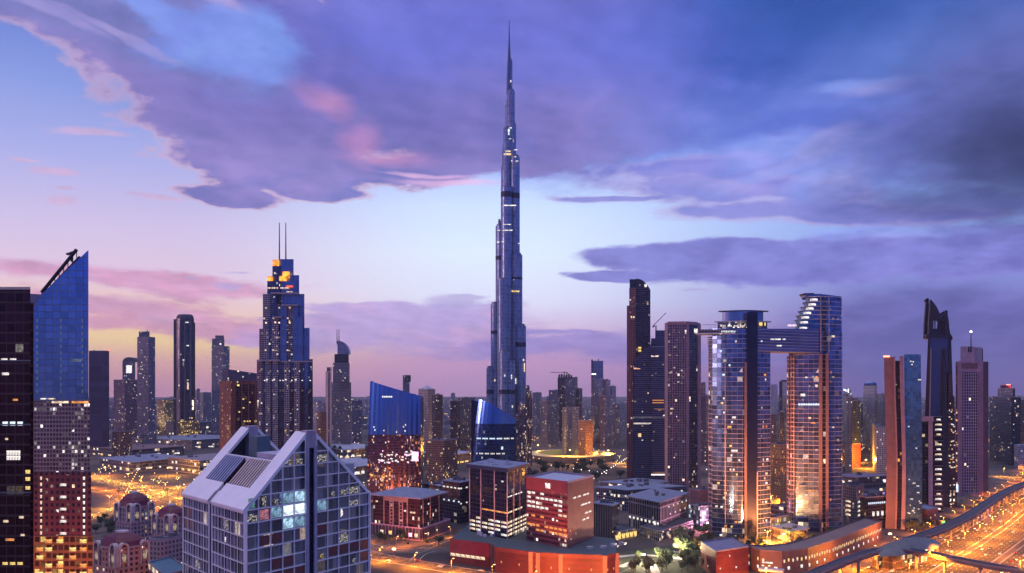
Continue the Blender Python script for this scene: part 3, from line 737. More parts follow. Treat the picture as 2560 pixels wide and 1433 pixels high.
    mb = MB(); mb.prism(Gm, z1, z1+1.0, 0, 0, bottom=True); cc = cen(Pq)
    mb.prism(grow(Gm, -.1), z1+1.0, z1+5.0, 1, 1, top=[Vector(p[:2]) for p in Gt]); mb.build('hipped_roof', [solid('roof_edge_pink', (.36,.26,.36), .6), roof_bl], o)
    def pier(t, side, w=1.5, h=z1):
        p = (A+(C-A)*t) if side == 0 else (C+(B-C)*t)
        d = ((C-A) if side == 0 else (B-C)).normalized(); n = Vector((d.y,-d.x))
        MB().prism([p+n*.5-d*w/2, p+n*.5+d*w/2, p-n*.2+d*w/2, p-n*.2-d*w/2], zt+.01, h-.02, bottom=True).build('pier', stone_p, o)
    for t in (.24, .37, .44, .57, .64, .74): pier(t, 0, 1.2)
    for t in (.12, .42, .8): pier(t, 1, 1.3)
    p, q = A+(C-A)*.24, A+(C-A)*.74; d = (C-A).normalized(); n = Vector((d.y,-d.x))
    MB().prism([p+n*.55, q+n*.55, q-n*.1, p-n*.1], z1-4.5, z1-.03, bottom=True).build('lintel_band', stone_p, o)
    for t in (.405, .605):
        for k in range(7):
            p = A+(C-A)*t; MB().prism([p+n*.6-d*1.3, p+n*.6+d*1.3, p-n*.1+d*1.3, p-n*.1-d*1.3], zt+2+k*3.6, zt+2.9+k*3.6, bottom=True).build('ladder_rung', stone_p, o)
    for (t, s, z, kd) in [(.08,0,34,'warm'),(.69,0,27,'white'),(.82,0,26,'warm'),(.88,0,26,'warm'),(.35,1,33,'white'),(.6,0,17,'white')]:
        X0, X1 = (A, C) if s == 0 else (C, B); lit_window(o, X0, X1, t*(X1-X0).length, z, 3.0, 1.6, kd, .15)
    TA, TC, TB = Vector(T[0]), Vector(T[1]), Vector(T[2])
    for t, kd in ((.3,'warm'),(.45,'yellow'),(.8,'pink'),(.9,'warm')): lit_window(o, TA, TC, t*(TC-TA).length, 3.5, 4, 3.6, kd, .1, 'lit_arcade')
    for t in (.2,.5): lit_window(o, TC, TB, t*(TB-TC).length, 4, 3, 3, 'warm', .1, 'lit_arcade')
centre()

# ================================================================== the two folded blue glass towers
m_fold = fac('glass_cobalt', (.15,.34,.82), (.05,.08,.2), 60, 300, .0, .0, 1.0, .22, .0, WARM, WHITE, .8, .1, .0)
m_foldlow = fac('glass_cobalt_lower', (.15,.08,.16), (.03,.02,.05), 1.4, 3.6, .14, .16, .85, .14, .34, ORA, PINK, .9, .4, .05)
def folded(name, label, a, b, D, ytl, ytr, zsplit, bul, lean=0, litrows=(), topcurve=0.0, lowm=None, fk=1.0):
    n = 44; Aw, Bw = pt(a, D), pt(b, D); d = Bw-Aw; nf = Vector((d.y,-d.x)).normalized(); c = Aw+d/2
    r = thing(name, label, 'tower', c.x, c.y)
    def P(t, z, k):
        sh = lean*(z/150.0)**2*(1-t)*1.0
        fold = fk*(.30 if (k % 4) == 0 else (-.05 if (k % 4) == 2 else .12))
        return Aw+d*(t)+d.normalized()*sh+nf*(bul*math.sin(math.pi*(.12+.76*t))+fold)
    zt = lambda t: Zp(ytl+(ytr-ytl)*(t**(1+topcurve)), D)
    levels = [0, .5, .8, 1]
    for nm, mat, lo, hi in (('upper_glass', m_fold, 1, 0), ('lower_glass', lowm or m_foldlow, 0, 0)):
        mb = MB()
        segs = [zsplit]+[None] if lo else [0, zsplit*.5, zsplit]
        for k in range(n):
            t0, t1 = k/n, (k+1)/n
            if lo: zs0 = [zsplit+(zt(t0)-zsplit)*i/5 for i in range(6)]; zs1 = [zsplit+(zt(t1)-zsplit)*i/5 for i in range(6)]
            else: zs0 = zs1 = segs
            for i in range(len(zs0)-1):
                q = [(P(t0,zs0[i],k), zs0[i]), (P(t1,zs1[i],k+1), zs1[i]), (P(t1,zs1[i+1],k+1), zs1[i+1]), (P(t0,zs0[i+1],k), zs0[i+1])]
                u0, u1 = t0*d.length, t1*d.length
                mb.face([(p.x,p.y,z) for p, z in q], [(u0,zs0[i]),(u1,zs1[i]),(u1,zs1[i+1]),(u0,zs0[i+1])])
        mb.build(nm, mat, r)
    # back shell, side and top rim
    mb = MB(); bk = -nf*30
    for i, z in enumerate([0, zsplit]):
        pass
    zl = [zt(0)*j/6 for j in range(7)]
    for j in range(6):
        for t, fl in ((0, 0), (1, 1)):
            zz0, zz1 = (zt(t)*j/6, zt(t)*(j+1)/6)
            p0, p1 = P(t, zz0, 0 if t == 0 else n), P(t, zz1, 0 if t == 0 else n)
            q = [(p0.x,p0.y,zz0),(p1.x,p1.y,zz1),(p1.x+bk.x,p1.y+bk.y,zz1),(p0.x+bk.x,p0.y+bk.y,zz0)]
            mb.face(q if t == 0 else q[::-1], [(0,zz0),(0,zz1),(30,zz1),(30,zz0)])
    for k in range(n):
        t0, t1 = k/n, (k+1)/n; p0, p1 = P(t0, zt(t0), k), P(t1, zt(t1), k+1)
        mb.face([(p0.x,p0.y,zt(t0)-1.5),(p1.x,p1.y,zt(t1)-1.5),(p1.x+bk.x,p1.y+bk.y,zt(t1)-1.5),(p0.x+bk.x,p0.y+bk.y,zt(t0)-1.5)], [(0,0)]*4)
        b0, b1 = Aw+d*t0+bk, Aw+d*t1+bk
        mb.face([(b1.x,b1.y,0),(b0.x,b0.y,0),(b0.x,b0.y,zt(t0)-1.5),(b1.x,b1.y,zt(t1)-1.5)], [(0,0)]*4)
    mb.build('rear_shell', solid('shell_navy', (.02,.035,.09), .3, .5), r)
    return r, P, zt, Aw, Bw, d, nf
def folds():
    D = 1150
    r, P, zt, A, B, d, nf = folded('folded_glass_tower', 'wider cobalt blue glass tower with vertical pleats and a roofline sloping right', 919, 1052, D, 953, 990, 92, 9, 3.5)
    # right flank, dark
    MB().prism([Vector(P(1,0,0)), pt(1059, D+12), pt(1059, D+44), pt(1052, D+44)], 0, Zp(996, D), 0, 0).build('dark_flank', fac('flank_night', (.05,.06,.12), (.03,.03,.06), 1.6, 3.6, .2, .1, .8, .15, .05), r)
    def lw(t, z, w, h, kd, nm='lit_window'):
        p = P(t, z, 1); o = .9; q = d.normalized(); lit_window(r, p-q*w, p+q*w, w, z, w, h, kd, o, nm)
    for k in range(6): lw(.27+k*.035, Zp(994, D), 1.7, 2.0, 'white', 'roof_sign_letter')
    lw(.9, Zp(1152, D), 8.5, 12, 'pink', 'lit_screen')
    rg = random.Random(5)
    for _ in range(46): lw(rg.uniform(.2,.95), Zp(rg.uniform(1128,1158), D), rg.choice((1.2,2.4,3.4)), 1.6, rg.choice(('white','pink','white','cool')))  # this cluster is reflections in the glass, put in as glowing panes
    for _ in range(26): lw(rg.uniform(.02,.45), Zp(rg.uniform(1165,1205), D), rg.choice((1.2,2.4)), 1.8, rg.choice(('orange','yellow','orange','warm')))
    for _ in range(14): lw(rg.uniform(.1,.95), Zp(rg.uniform(1062,1120), D), 1.3, 1.8, rg.choice(('orange','warm','white','cool')))
    D = 1000
    r, P, zt, A, B, d, nf = folded('sail_topped_glass_tower', 'narrower blue glass tower with a curved sail top behind the finned office block', 1175, 1290, D, 998, 1048, 112, 12, 12, topcurve=.35, fk=.3, lowm=fac('glass_midnight', (.05,.10,.26), (.02,.03,.07), 2.6, 3.6, .06, .08, .95, .16, .05, WHITE, COOL, .8, .3, .01))  # lower glass darker: reflected skyline put into its colour
    def lw(t, z, w, h, kd, nm='lit_window'):
        p = P(t, z, 1); q = d.normalized(); lit_window(r, p-q*w, p+q*w, w, z, w, h, kd, .9, nm)
    for k in range(26):
        if k % 5 != 3: lw(.08+k*.034, Zp(1097, D), 1.2, 1.5, 'cool' if k < 18 else 'white')
    for k in range(20):
        if k % 4 != 1: lw(.1+k*.033, Zp(1134, D), 1.1, 1.4, 'white')
    MB().prism([pt(1290, D+2), pt(1297, D+14), pt(1297, D+40), pt(1288, D+40)], 0, Zp(1052, D), 0, 0).build('dark_flank', MATS['flank_night'], r)
folds()

# ================================================================== facade family for the middle and far towers
m_slate = fac('facade_slate', (.07,.08,.13), (.20,.18,.24), 2.6, 3.6, .22, .25, .6, .15, .06, WARM, WHITE, 1.3)
m_plum = fac('facade_plum', (.05,.04,.07), (.24,.15,.19), 2.2, 3.5, .30, .30, .5, .2, .10, WARM, WHITE, 1.2)
m_grey = fac('facade_grey', (.06,.07,.10), (.24,.24,.28), 2.4, 3.5, .35, .28, .5, .2, .07, WARM, WHITE, 1.2)
m_pale = fac('facade_pale', (.08,.08,.11), (.44,.40,.44), 2.8, 3.5, .42, .36, .4, .2, .08, WARM, WHITE, 1.2)
m_dark = fac('facade_dark', (.03,.035,.06), (.06,.055,.075), 2.6, 3.6, .14, .20, .7, .12, .05, WARM, WHITE, 1.2)
m_brown = fac('facade_brown', (.05,.03,.03), (.26,.13,.10), 2.8, 3.5, .36, .34, .4, .2, .13, WARM, YEL, 1.2)
m_louv = fac('facade_louvred_navy', (.05,.06,.14), (.12,.11,.18), 90, 3.4, .0, .30, .6, .2, .05, ORA, WHITE, 1.0, .3, band=.03)
m_balc = fac('facade_balconies', (.05,.05,.08), (.40,.37,.42), 3.4, 3.5, .20, .30, .5, .15, .13, WARM, WHITE, 1.2)
m_balp = fac('facade_balconies_pink', (.06,.04,.06), (.42,.28,.33), 3.0, 3.5, .24, .30, .5, .15, .14, WARM, WHITE, 1.2)
m_silk = fac('facade_smooth_blue', (.20,.26,.42), (.10,.12,.2), 8.0, 14, .04, .02, .9, .22, .02, WHITE, COOL, 1.0, .12, .01)
m_dim = fac('facade_smoke_strip', (.10,.11,.17), (.06,.06,.09), 2.5, 3.5, .06, .08, .85, .14, .07, WARM, WHITE, 1.1)
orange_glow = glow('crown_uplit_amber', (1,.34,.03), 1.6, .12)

# ------------------------------------------------------------------ skyline left of the stepped tower
def skyline_left():
    T = tower
    P0 = front(222, 273, 2000, 70); r = T('blank_slab_tower', 'plain dusky purple slab tower right behind the slanted blue tower', 'tower', P0, 878, 2000, fac('facade_dusky', (.05,.04,.09), (.09,.07,.13), 30, 12, .02, .03, .3, .4, .004), units=1)
    p = P0[1]; MB().box(p.x-3, p.x-1, p.y, p.y+2, Zp(878,2000), Zp(874,2000)).build('obstruction_light', glow('beacon_red', (1,.1,.05), 4), r)
    T('dense_flat_tower', 'plum tower crowded with small lit flats, left of the twin-step tower', 'tower', rect3(284, 312, 343, 2400, 30), 950, 2400, m_plum, sp=24)
    P = front(306, 338, 2700, 40); r = T('screen_topped_tower', 'slim tower with a glowing white screen under its rounded top', 'tower', P, 905, 2700, m_slate, par=False, units=0)
    c = cen(P); w = (P[1]-P[0]).length
    mb = MB(); z0 = Zp(905, 2700); h = Zp(893, 2700)-z0
    for i in range(8):
        a0, a1 = math.pi*i/8, math.pi*(i+1)/8; mb
    prof = [(P[0]+(P[1]-P[0])*(.5-.5*math.cos(math.pi*i/8)), z0+h*math.sin(math.pi*i/8)) for i in range(9)]
    q = [(p.x,p.y,z) for p, z in prof]; bb = [(x,y+40,z) for x,y,z in q]
    mb.face(q[::-1]); mb.face(bb)
    for i in range(8): mb.face([q[i],q[i+1],bb[i+1],bb[i]])
    mb.build('rounded_top', [roof_dk], r)
    lit_window(r, P[0], P[1], w*.52, Zp(933,2700), 17, 24, 'white', .8, 'lit_screen')
    r = T('notched_tower', 'tall grey tower with a notched top, between the screen-topped tower and the round-shouldered tower', 'tower', rect3(343, 372, 388, 2300, 18), 843, 2300, m_slate, sp=26)
    add_box(r, 'upper_shaft', front(347, 374, 2312, 22), Zp(843,2300)+.1, Zp(828,2300), m_slate); add_mast(r, 368, 2320, Zp(828,2300), Zp(823,2300), 1.5)
    # round shouldered tower
    D = 2600; r = thing('round_shouldered_tower', 'very dark smooth tower with rounded shoulders and vertical grooves', 'tower', X(460,D), D)
    core = lens(440, 485, D, 9, 16, 10); z1 = Zp(797, D)
    MB().prism(core, 0, z1, 0, 1, bottom=False).build('facade', [fac('facade_night_ribbed', (.06,.06,.10), (.03,.03,.05), 7, 30, .3, .04, .8, .2, .03), roof_dk], r)
    prev = core; zz = z1
    for k, (sc, y) in enumerate(((.90, 790), (.70, 786))):
        nx = inset(core, sc); MB().prism(prev, zz, Zp(y, D), 0, 0, top=nx).build('crown_shoulder', solid('crown_night', (.05,.05,.08), .4, .3), r); prev = nx; zz = Zp(y, D)
    add_box(r, 'side_fin', front(434, 441, D+10, 22), 0, Zp(797, D), m_dark); add_box(r, 'side_fin', front(484, 488, D+10, 22), 0, Zp(806, D), m_dark)
    A, B = pt(441, D-9), pt(484, D-9)
    for px in (450, 462, 476): MB().tube((X(px,D-12), D-10, 0), (X(px,D-12), D-10, Zp(802,D)), 2.2, 2.2, 6).build('rib', solid('rib_grey', (.12,.12,.16), .4, .3), r)
    for y, x0, w in [(808,468,9),(866,470,8),(888,452,4),(902,460,7),(965,449,5),(1003,450,4),(1052,455,11),(1056,478,10),(1046,478,10)]:
        lit_window(r, A, B, (pt(x0, D-9)-A).length, Zp(y, D), w, 3, 'white' if y < 1040 else 'yellow', 2.5)
    # podium of yellow-lit shops at its foot
    add_box(r, 'lit_podium', front(446, 500, D-40, 30), 0, Zp(1052, D-40), fac('facade_yellow_shops', (.10,.07,.03), (.3,.2,.08), 3, 4, .2, .3, .2, .3, .8, YEL, YEL, 1.2))
    r = T('step_backed_tower', 'lavender grey tower with a step on its right and one round white lamp', 'tower', rect3(529, 559, 574, 2500, 18), 866, 2500, m_grey, sp=18)
    P = front(530, 561, 2510, 20); add_box(r, 'upper_shaft', P, Zp(866,2500)+.1, Zp(846,2500), m_grey); add_box(r, 'crown_block', front(538, 560, 2514, 16), Zp(846,2500)+.1, Zp(838,2500), m_grey)
    lit_window(r, P[0], P[1], 24, Zp(862,2500), 5, 5, 'white', .5, 'round_lamp')
    # slab and brown block right of it
    P = quad(556, 1900, 570, 1880, 642, 1960); c = cen(P); r = thing('purple_slab_block', 'broad purple grey slab with a sloping roofline behind the rust red block', 'building', c.x, c.y)
    MB().prism(P, 0, lambda x, y: Zp(922+(X(0,1)*0+(x/y*FPX+1280)-556)*.12, 1900), 0, 1).build('facade', [fac('facade_purple_slab', (.05,.05,.10), (.13,.10,.19), 5, 4, .1, .3, .4, .3, .07), roof_dk], r)
    A, C, B, E = P = quad(549, 1270, 578, 1200, 643, 1225); c = cen(P); r = thing('rust_red_block', 'rust red block with a dark recessed face, left of the stepped tower', 'building', c.x, c.y)
    z1 = Zp(952, 1200); mb = MB(); mb.prism(P, 0, z1, 0, 1); mb.build('wall', [fac('facade_rust', (.02,.01,.01), (.24,.075,.045), 9, 3.6, .82, .3, .2, .4, .35, WARM, YEL, 1.2), roof_dk], r)
    d = (B-C).normalized(); n = Vector((d.y,-d.x)); L = (B-C).length
    MB().prism([C+d*L*.12+n*.3, C+d*L*.97+n*.3, C+d*L*.97-n*.1, C+d*L*.12-n*.1], 0, z1-5, bottom=True).build('glass_face', fac('facade_rust_glass', (.07,.025,.03), (.13,.05,.05), 3.6, 3.6, .06, .12, .6, .2, .06, YEL, WARM, 1.2), r)
    for k in range(4): MB().prism([C+d*L*(.12+.26*k)+n*.9, C+d*(L*(.12+.26*k)+1.2)+n*.9, C+d*(L*(.12+.26*k)+1.2)-n*.05, C+d*L*(.12+.26*k)-n*.05], 0, z1-4, bottom=True).build('pier', solid('rust_pier', (.24,.08,.05), .7), r)
    for u, y in ((.45,1000),(.46,1022),(.7,1008),(.3,1032),(.5,1056),(.62,1056),(.7,1056),(.75,1076),(.4,1080)): lit_window(r, C, B, u*L, Zp(y,1200), 2.6, 1.7, 'yellow', .5)
    for k in range(12): lit_window(r, A, C, (C-A).length*(.25 if k%3 else .7), Zp(975+k*11,1200), 1.6, 1.5, 'warm', .1)
skyline_left()

# ------------------------------------------------------------------ stepped tower with two masts
def boulevard():
    D = 1450; r = thing('stepped_twin_mast_tower', 'tall stepped residential tower with amber lit crown and two thin masts', 'skyscraper', X(712, D), D+30)
    rg = random.Random(11)
    def strip(a, b, top, dy, dep, mat, name='tower_bay', bot=0):
        P = front(a, b, D+dy, dep); return MB().prism(P, bot, Zp(top, D+dy), 0, 1).build(name, [mat, roof_dk], r), P
    for a, b, top, dy, dep, mat in [
        (697,734,648,24,26,m_silk), (681,699,662,20,30,m_dim), (726,748,688,18,34,m_silk), (668,700,702,14,40,m_dim), (740,761,735,13,40,m_silk), (657,676,735,10,50,m_balc), (703,742,702,16,30,m_silk),
        (648,662,822,7,58,m_balp), (757,774,820,7,58,m_silk), (642,656,903,3,66,m_balp), (770,782,898,3,66,m_dim),
        (676,692,735,6,50,m_dim), (690,700,760,8,50,m_balc), (700,716,765,4,50,m_silk), (716,732,766,6,50,m_balc), (732,744,765,5,50,m_silk), (744,757,792,2,50,m_silk),
        (661,672,820,3,60,m_balc), (672,680,796,2,60,m_dim), (680,696,792,0,60,m_balc), (704,717,796,-2,60,m_silk),
        (656,664,898,0,60,m_dim), (664,676,900,-3,60,m_balc), (676,682,900,-1,60,m_dim), (682,695,898,-4,60,m_balc), (695,702,898,-2,60,m_dim), (702,711,903,-4,60,m_dim), (711,724,903,-6,60,m_balc), (724,736,903,-4,60,m_dim), (736,750,906,-6,60,m_balc), (750,760,906,-3,60,m_dim), (760,771,905,-1,60,m_silk)]:
        strip(a, b, top, dy, dep, mat)
    for a, b, y0, y1, dy in ((668,683,688,700,13.5), (681,698,645,661,19.5), (698,716,687,700,15.5), (706,724,676,694,15.5)):
        P = front(a, b, D+dy-.6, .6); add = MB().prism(P, Zp(y1,D), Zp(y0,D), 0, 0, bottom=True).build('amber_lit_crown', orange_glow, r)
    for a, b, y in ((668,698,716),(700,724,716),(716,734,726)):
        P = front(a, b, D+12, 2); L = (P[1]-P[0]).length
        for k in range(int(L/2.6)): lit_window(r, P[0], P[1], 1.3+k*2.6, Zp(y+4, D), 1.7, 2.4, ('warm','white','orange')[k%3], .3)
    P = front(716, 732, D+11, 2); MB().prism(P, Zp(716,D), Zp(712,D), bottom=True).build('red_lit_terrace', glow('terrace_red', (1,.12,.05), 1.4), r)
    for a, b, y0 in ((680,706,795),(702,745,765),(642,700,903),(702,782,906),(676,745,735)):
        P = front(a, b, D-8 if y0 > 890 else D-4, 8); MB().prism(P, Zp(y0,D), Zp(y0,D)+2.2, bottom=True).build('cornice', solid('cornice_grey', (.30,.28,.34), .6), r)
    for px in (698.5, 714.5):
        add_mast(r, px, D+30, Zp(655, D), Zp(557, D+30), 1.3)
    for lay, (a, b, y0, y1, dy, n) in enumerate([(664,676,905,1090,-3.2,12),(682,695,905,1090,-4.2,14),(711,724,905,1090,-6.2,16),(736,750,910,1090,-6.2,18),(716,732,770,895,5.8,8),(680,696,796,890,-.2,8),(700,716,740,760,3.8,2),(642,656,905,1090,2.8,12),(770,782,905,1090,2.8,8),(724,736,905,1090,-4.2,10)]):
        P = front(a, b, D+dy, 1); sprinkle(r, P[0], P[1], Zp(y1,D), Zp(y0,D)-4, n, ('warm','white','warm','cool','yellow'), 3.2, 3.5, 2.2, 1.6, rg)
boulevard()

# ------------------------------------------------------------------ sail-topped tower and its thin neighbour
def sail():
    D = 2000; r = thing('sail_crowned_tower', 'lavender grey tower topped by a quarter round sail and twin spires', 'tower', X(852, D), D+20)
    P = rect3(827, 834, 878, D, 60); MB().prism(P, 0, Zp(956,D), 0, 1).build('facade', [m_grey, roof_dk], r)
    for a, b, y0, y1, m, nm in ((832,874,956,907,m_grey,'upper_shaft'),(836,872,907,885,m_dark,'dark_collar')): add_box(r, nm, front(a, b, D+8, 34), Zp(y0,D)+.05, Zp(y1,D), m)
    n = 10; q = []
    for i in range(n+1):
        t = i/n*math.pi/2; q.append((X(841,D)+(X(871,D)-X(841,D))*math.sin(t), Zp(885,D)+(Zp(851,D)-Zp(885,D))*math.cos(t)))
    q = [(X(841,D), Zp(885,D))]+q; mb = MB(); f = [(x, D+12, z) for x, z in q]; b = [(x, D+30, z) for x, z in q]
    mb.face(f[::-1], [(x, z) for x, z in q][::-1]); mb.face(b, [(x, z) for x, z in q])
    for i in range(len(q)): j = (i+1)%len(q); mb.face([f[i], f[j], b[j], b[i]])
    mb.build('sail_crown', solid('sail_metal', (.22,.25,.36), .35, .5), r)
    add_mast(r, 842.5, D+20, Zp(860,D), Zp(822,D), 1.2); add_mast(r, 847.5, D+20, Zp(856,D), Zp(822,D), 1.2)
    sprinkle(r, P[1], P[2], 10, Zp(956,D)-5, 26, ('warm','white','cool'), 3, 3.5)
    P = quad(814, 1960, 820, 1940, 829, 1960); r = tower('thin_cream_tower', 'very thin tower with a cream lit flank beside the sail-crowned tower', 'tower', P, 930, 1940, solid('render_cream', (.50,.40,.38), .6), units=0)
    add_box(r, 'sign_box', front(817, 829, 1950, 12), Zp(930,1940)+1.4, Zp(918,1940), m_plum)
    add_box(r, 'dark_rib', front(821, 824, 1938, 1.0), 0, Zp(932,1940), m_dark)
sail()

# ------------------------------------------------------------------ the supertall
def supertall():
    D = 1600; r = thing('supertall_spire_tower', 'immensely tall tapering tower of stepped rounded shafts ending in a needle spire', 'skyscraper', X(1272, D), D)
    ms = fac('facade_steel_finned', (.20,.28,.46), (.42,.44,.50), 3.3, 7.2, .26, .12, .75, .30, .010, WARM, WHITE, 1.2, .3, .0)
    def drum(a, b, top, dy, bot=0, name='rounded_shaft', m=None, sq=1.0):
        cx = X((a+b)/2, D+dy); rad = (X(b, D+dy)-X(a, D+dy))/2; n = 28
        poly = []
        for i in range(n):
            t = 2*math.pi*i/n; poly.append(Vector((cx+rad*math.cos(t), D+dy+rad*sq*math.sin(t))))
        z = Zp(top, D+dy); MB().prism(poly, bot, z, 0, 1).build(name, [m or ms, roof_dk], r)
        MB().prism(inset(poly, .78), z+.02, z+3.4, 0, 0).build('shaft_cap', solid('cap_steel', (.25,.27,.33), .4, .5), r)
        return poly
    for a, b, top, dy in [(1216,1238,920,-8),(1227,1251,760,-6),(1239,1264,566,-2),(1252.5,1277,415,4),(1255,1274,366,8),(1263,1276,257,10),(1267.5,1276,184,8),
                          (1302,1329,985,-4),(1285,1315,815,-6),(1275,1306,638,-2),(1275,1299.5,393,2),(1268,1290.5,310,6),(1267,1287,229,6),(1272,1281,153,6),
                          (1243,1268,700,-26),(1247,1272,880,-40),(1262,1288,905,-34),(1252,1280,470,-8),(1258,1276,322,0),(1245,1252,553,2)]:
        drum(a, b, top, dy)
    c = pt(1273, D+6)
    mb = MB(); zz = [(Zp(232,D),5.2),(Zp(185,D),4.2),(Zp(152,D),3.4),(Zp(126,D),2.2),(Zp(100,D),1.3),(Zp(47,D),.45)]
    for (z0, r0), (z1, r1) in zip(zz, zz[1:]): mb.tube((c.x,c.y,z0), (c.x,c.y,z1), r0, r1, 12)
    mb.build('spire', solid('spire_steel', (.14,.16,.24), .4, .6), r)
    # mechanical floors: darker belts; lit belts
    belt = solid('belt_dark', (.05,.05,.08), .5, .3)
    def belts(a, b, y, dy, h, mat, nm):
        cx = X((a+b)/2, D+dy); rad = (X(b,D+dy)-X(a,D+dy))/2*1.015; n = 28
        poly = [Vector((cx+rad*math.cos(2*math.pi*i/n), D+dy+rad*math.sin(2*math.pi*i/n))) for i in range(n)]
        MB().prism(poly, Zp(y,D), Zp(y,D)+h, bottom=True).build(nm, mat, r)
    for a, b, y, dy, h in [(1252,1280,497,-8,10),(1275,1299.5,497,2,10),(1239,1264,652,-2,8),(1227,1251,836,-6,6),(1285,1315,868,-6,8),(1216,1238,985,-8,8),(1247,1272,985,-40,8),(1262,1288,985,-34,8),(1275,1306,700,-2,4)]: belts(a, b, y, dy, h, belt, 'mechanical_belt')
    def lw(px, py, dy, w, h, kd): A = pt(px, D+dy); lit_window(r, A-Vector((w/2,0)), A+Vector((w/2,0)), w/2, Zp(py, D+dy), w, h, kd, .2)
    front_y = lambda a, b, dy: dy-(X(b,D)-X(a,D))/2
    f1 = front_y(1252,1280,-8)-.4
    for px, py, w, h, kd, ff in [(1275,515,22,1.8,'white',-18.5),(1268,562,14,1,'white',-18.5),(1262,577,8,1.6,'white',-18.5),(1274,577,10,1.6,'white',-18.5),(1246,577,6,1.4,'white',-12),(1245,607,5,2,'white',-12),(1257,606,4,2,'white',-18.5),(1297,610,3,1.6,'white',-14),
        (1270,380,9,2.4,'warm',-7.5),(1267,388,11,3.2,'warm',-7.5),(1275,388,4,3.2,'yellow',-7.5),(1289,376,6,1.8,'white',-9),(1288,393,4,1.6,'white',-9),(1292,404,5,1.6,'white',-9),(1279,404,2,2,'white',-18.5),
        (1273,321,9,1.4,'white',-2.8),(1272,329,3,5,'cool',-7.2),(1272,338,2,7,'cool',-7.2),(1275,348,4,1.4,'white',-7.2),(1277,206,2,4,'white',-1.5),(1290,730,12,2.2,'yellow',-14),(1281,730,3,2.6,'yellow',-14),(1284,700,2,1,'white',-14),
        (1311,930,2,16,'warm',-17),(1309,903,2,4,'white',-17),(1289,960,2,10,'white',-17),(1279,948,1.5,8,'white',-44),(1262,942,1.6,4,'white',-50),(1237,954,2,4,'warm',-17),(1281,1020,1.6,5,'white',-44)]:
        lw(px, py, ff, w, h, kd)
    # floodlit terraces near the base
    low = fac('facade_base_flats', (.05,.03,.05), (.24,.14,.15), 2.2, 3.4, .3, .3, .4, .2, .3, WARM, WHITE, 1.2)
    for a, b, top, dy in [(1315,1324,968,-30),(1322,1330,982,-34),(1296,1318,1010,-60),(1288,1302,1040,-66)]: drum(a, b, top, dy, 0, 'base_wing', low)
supertall()

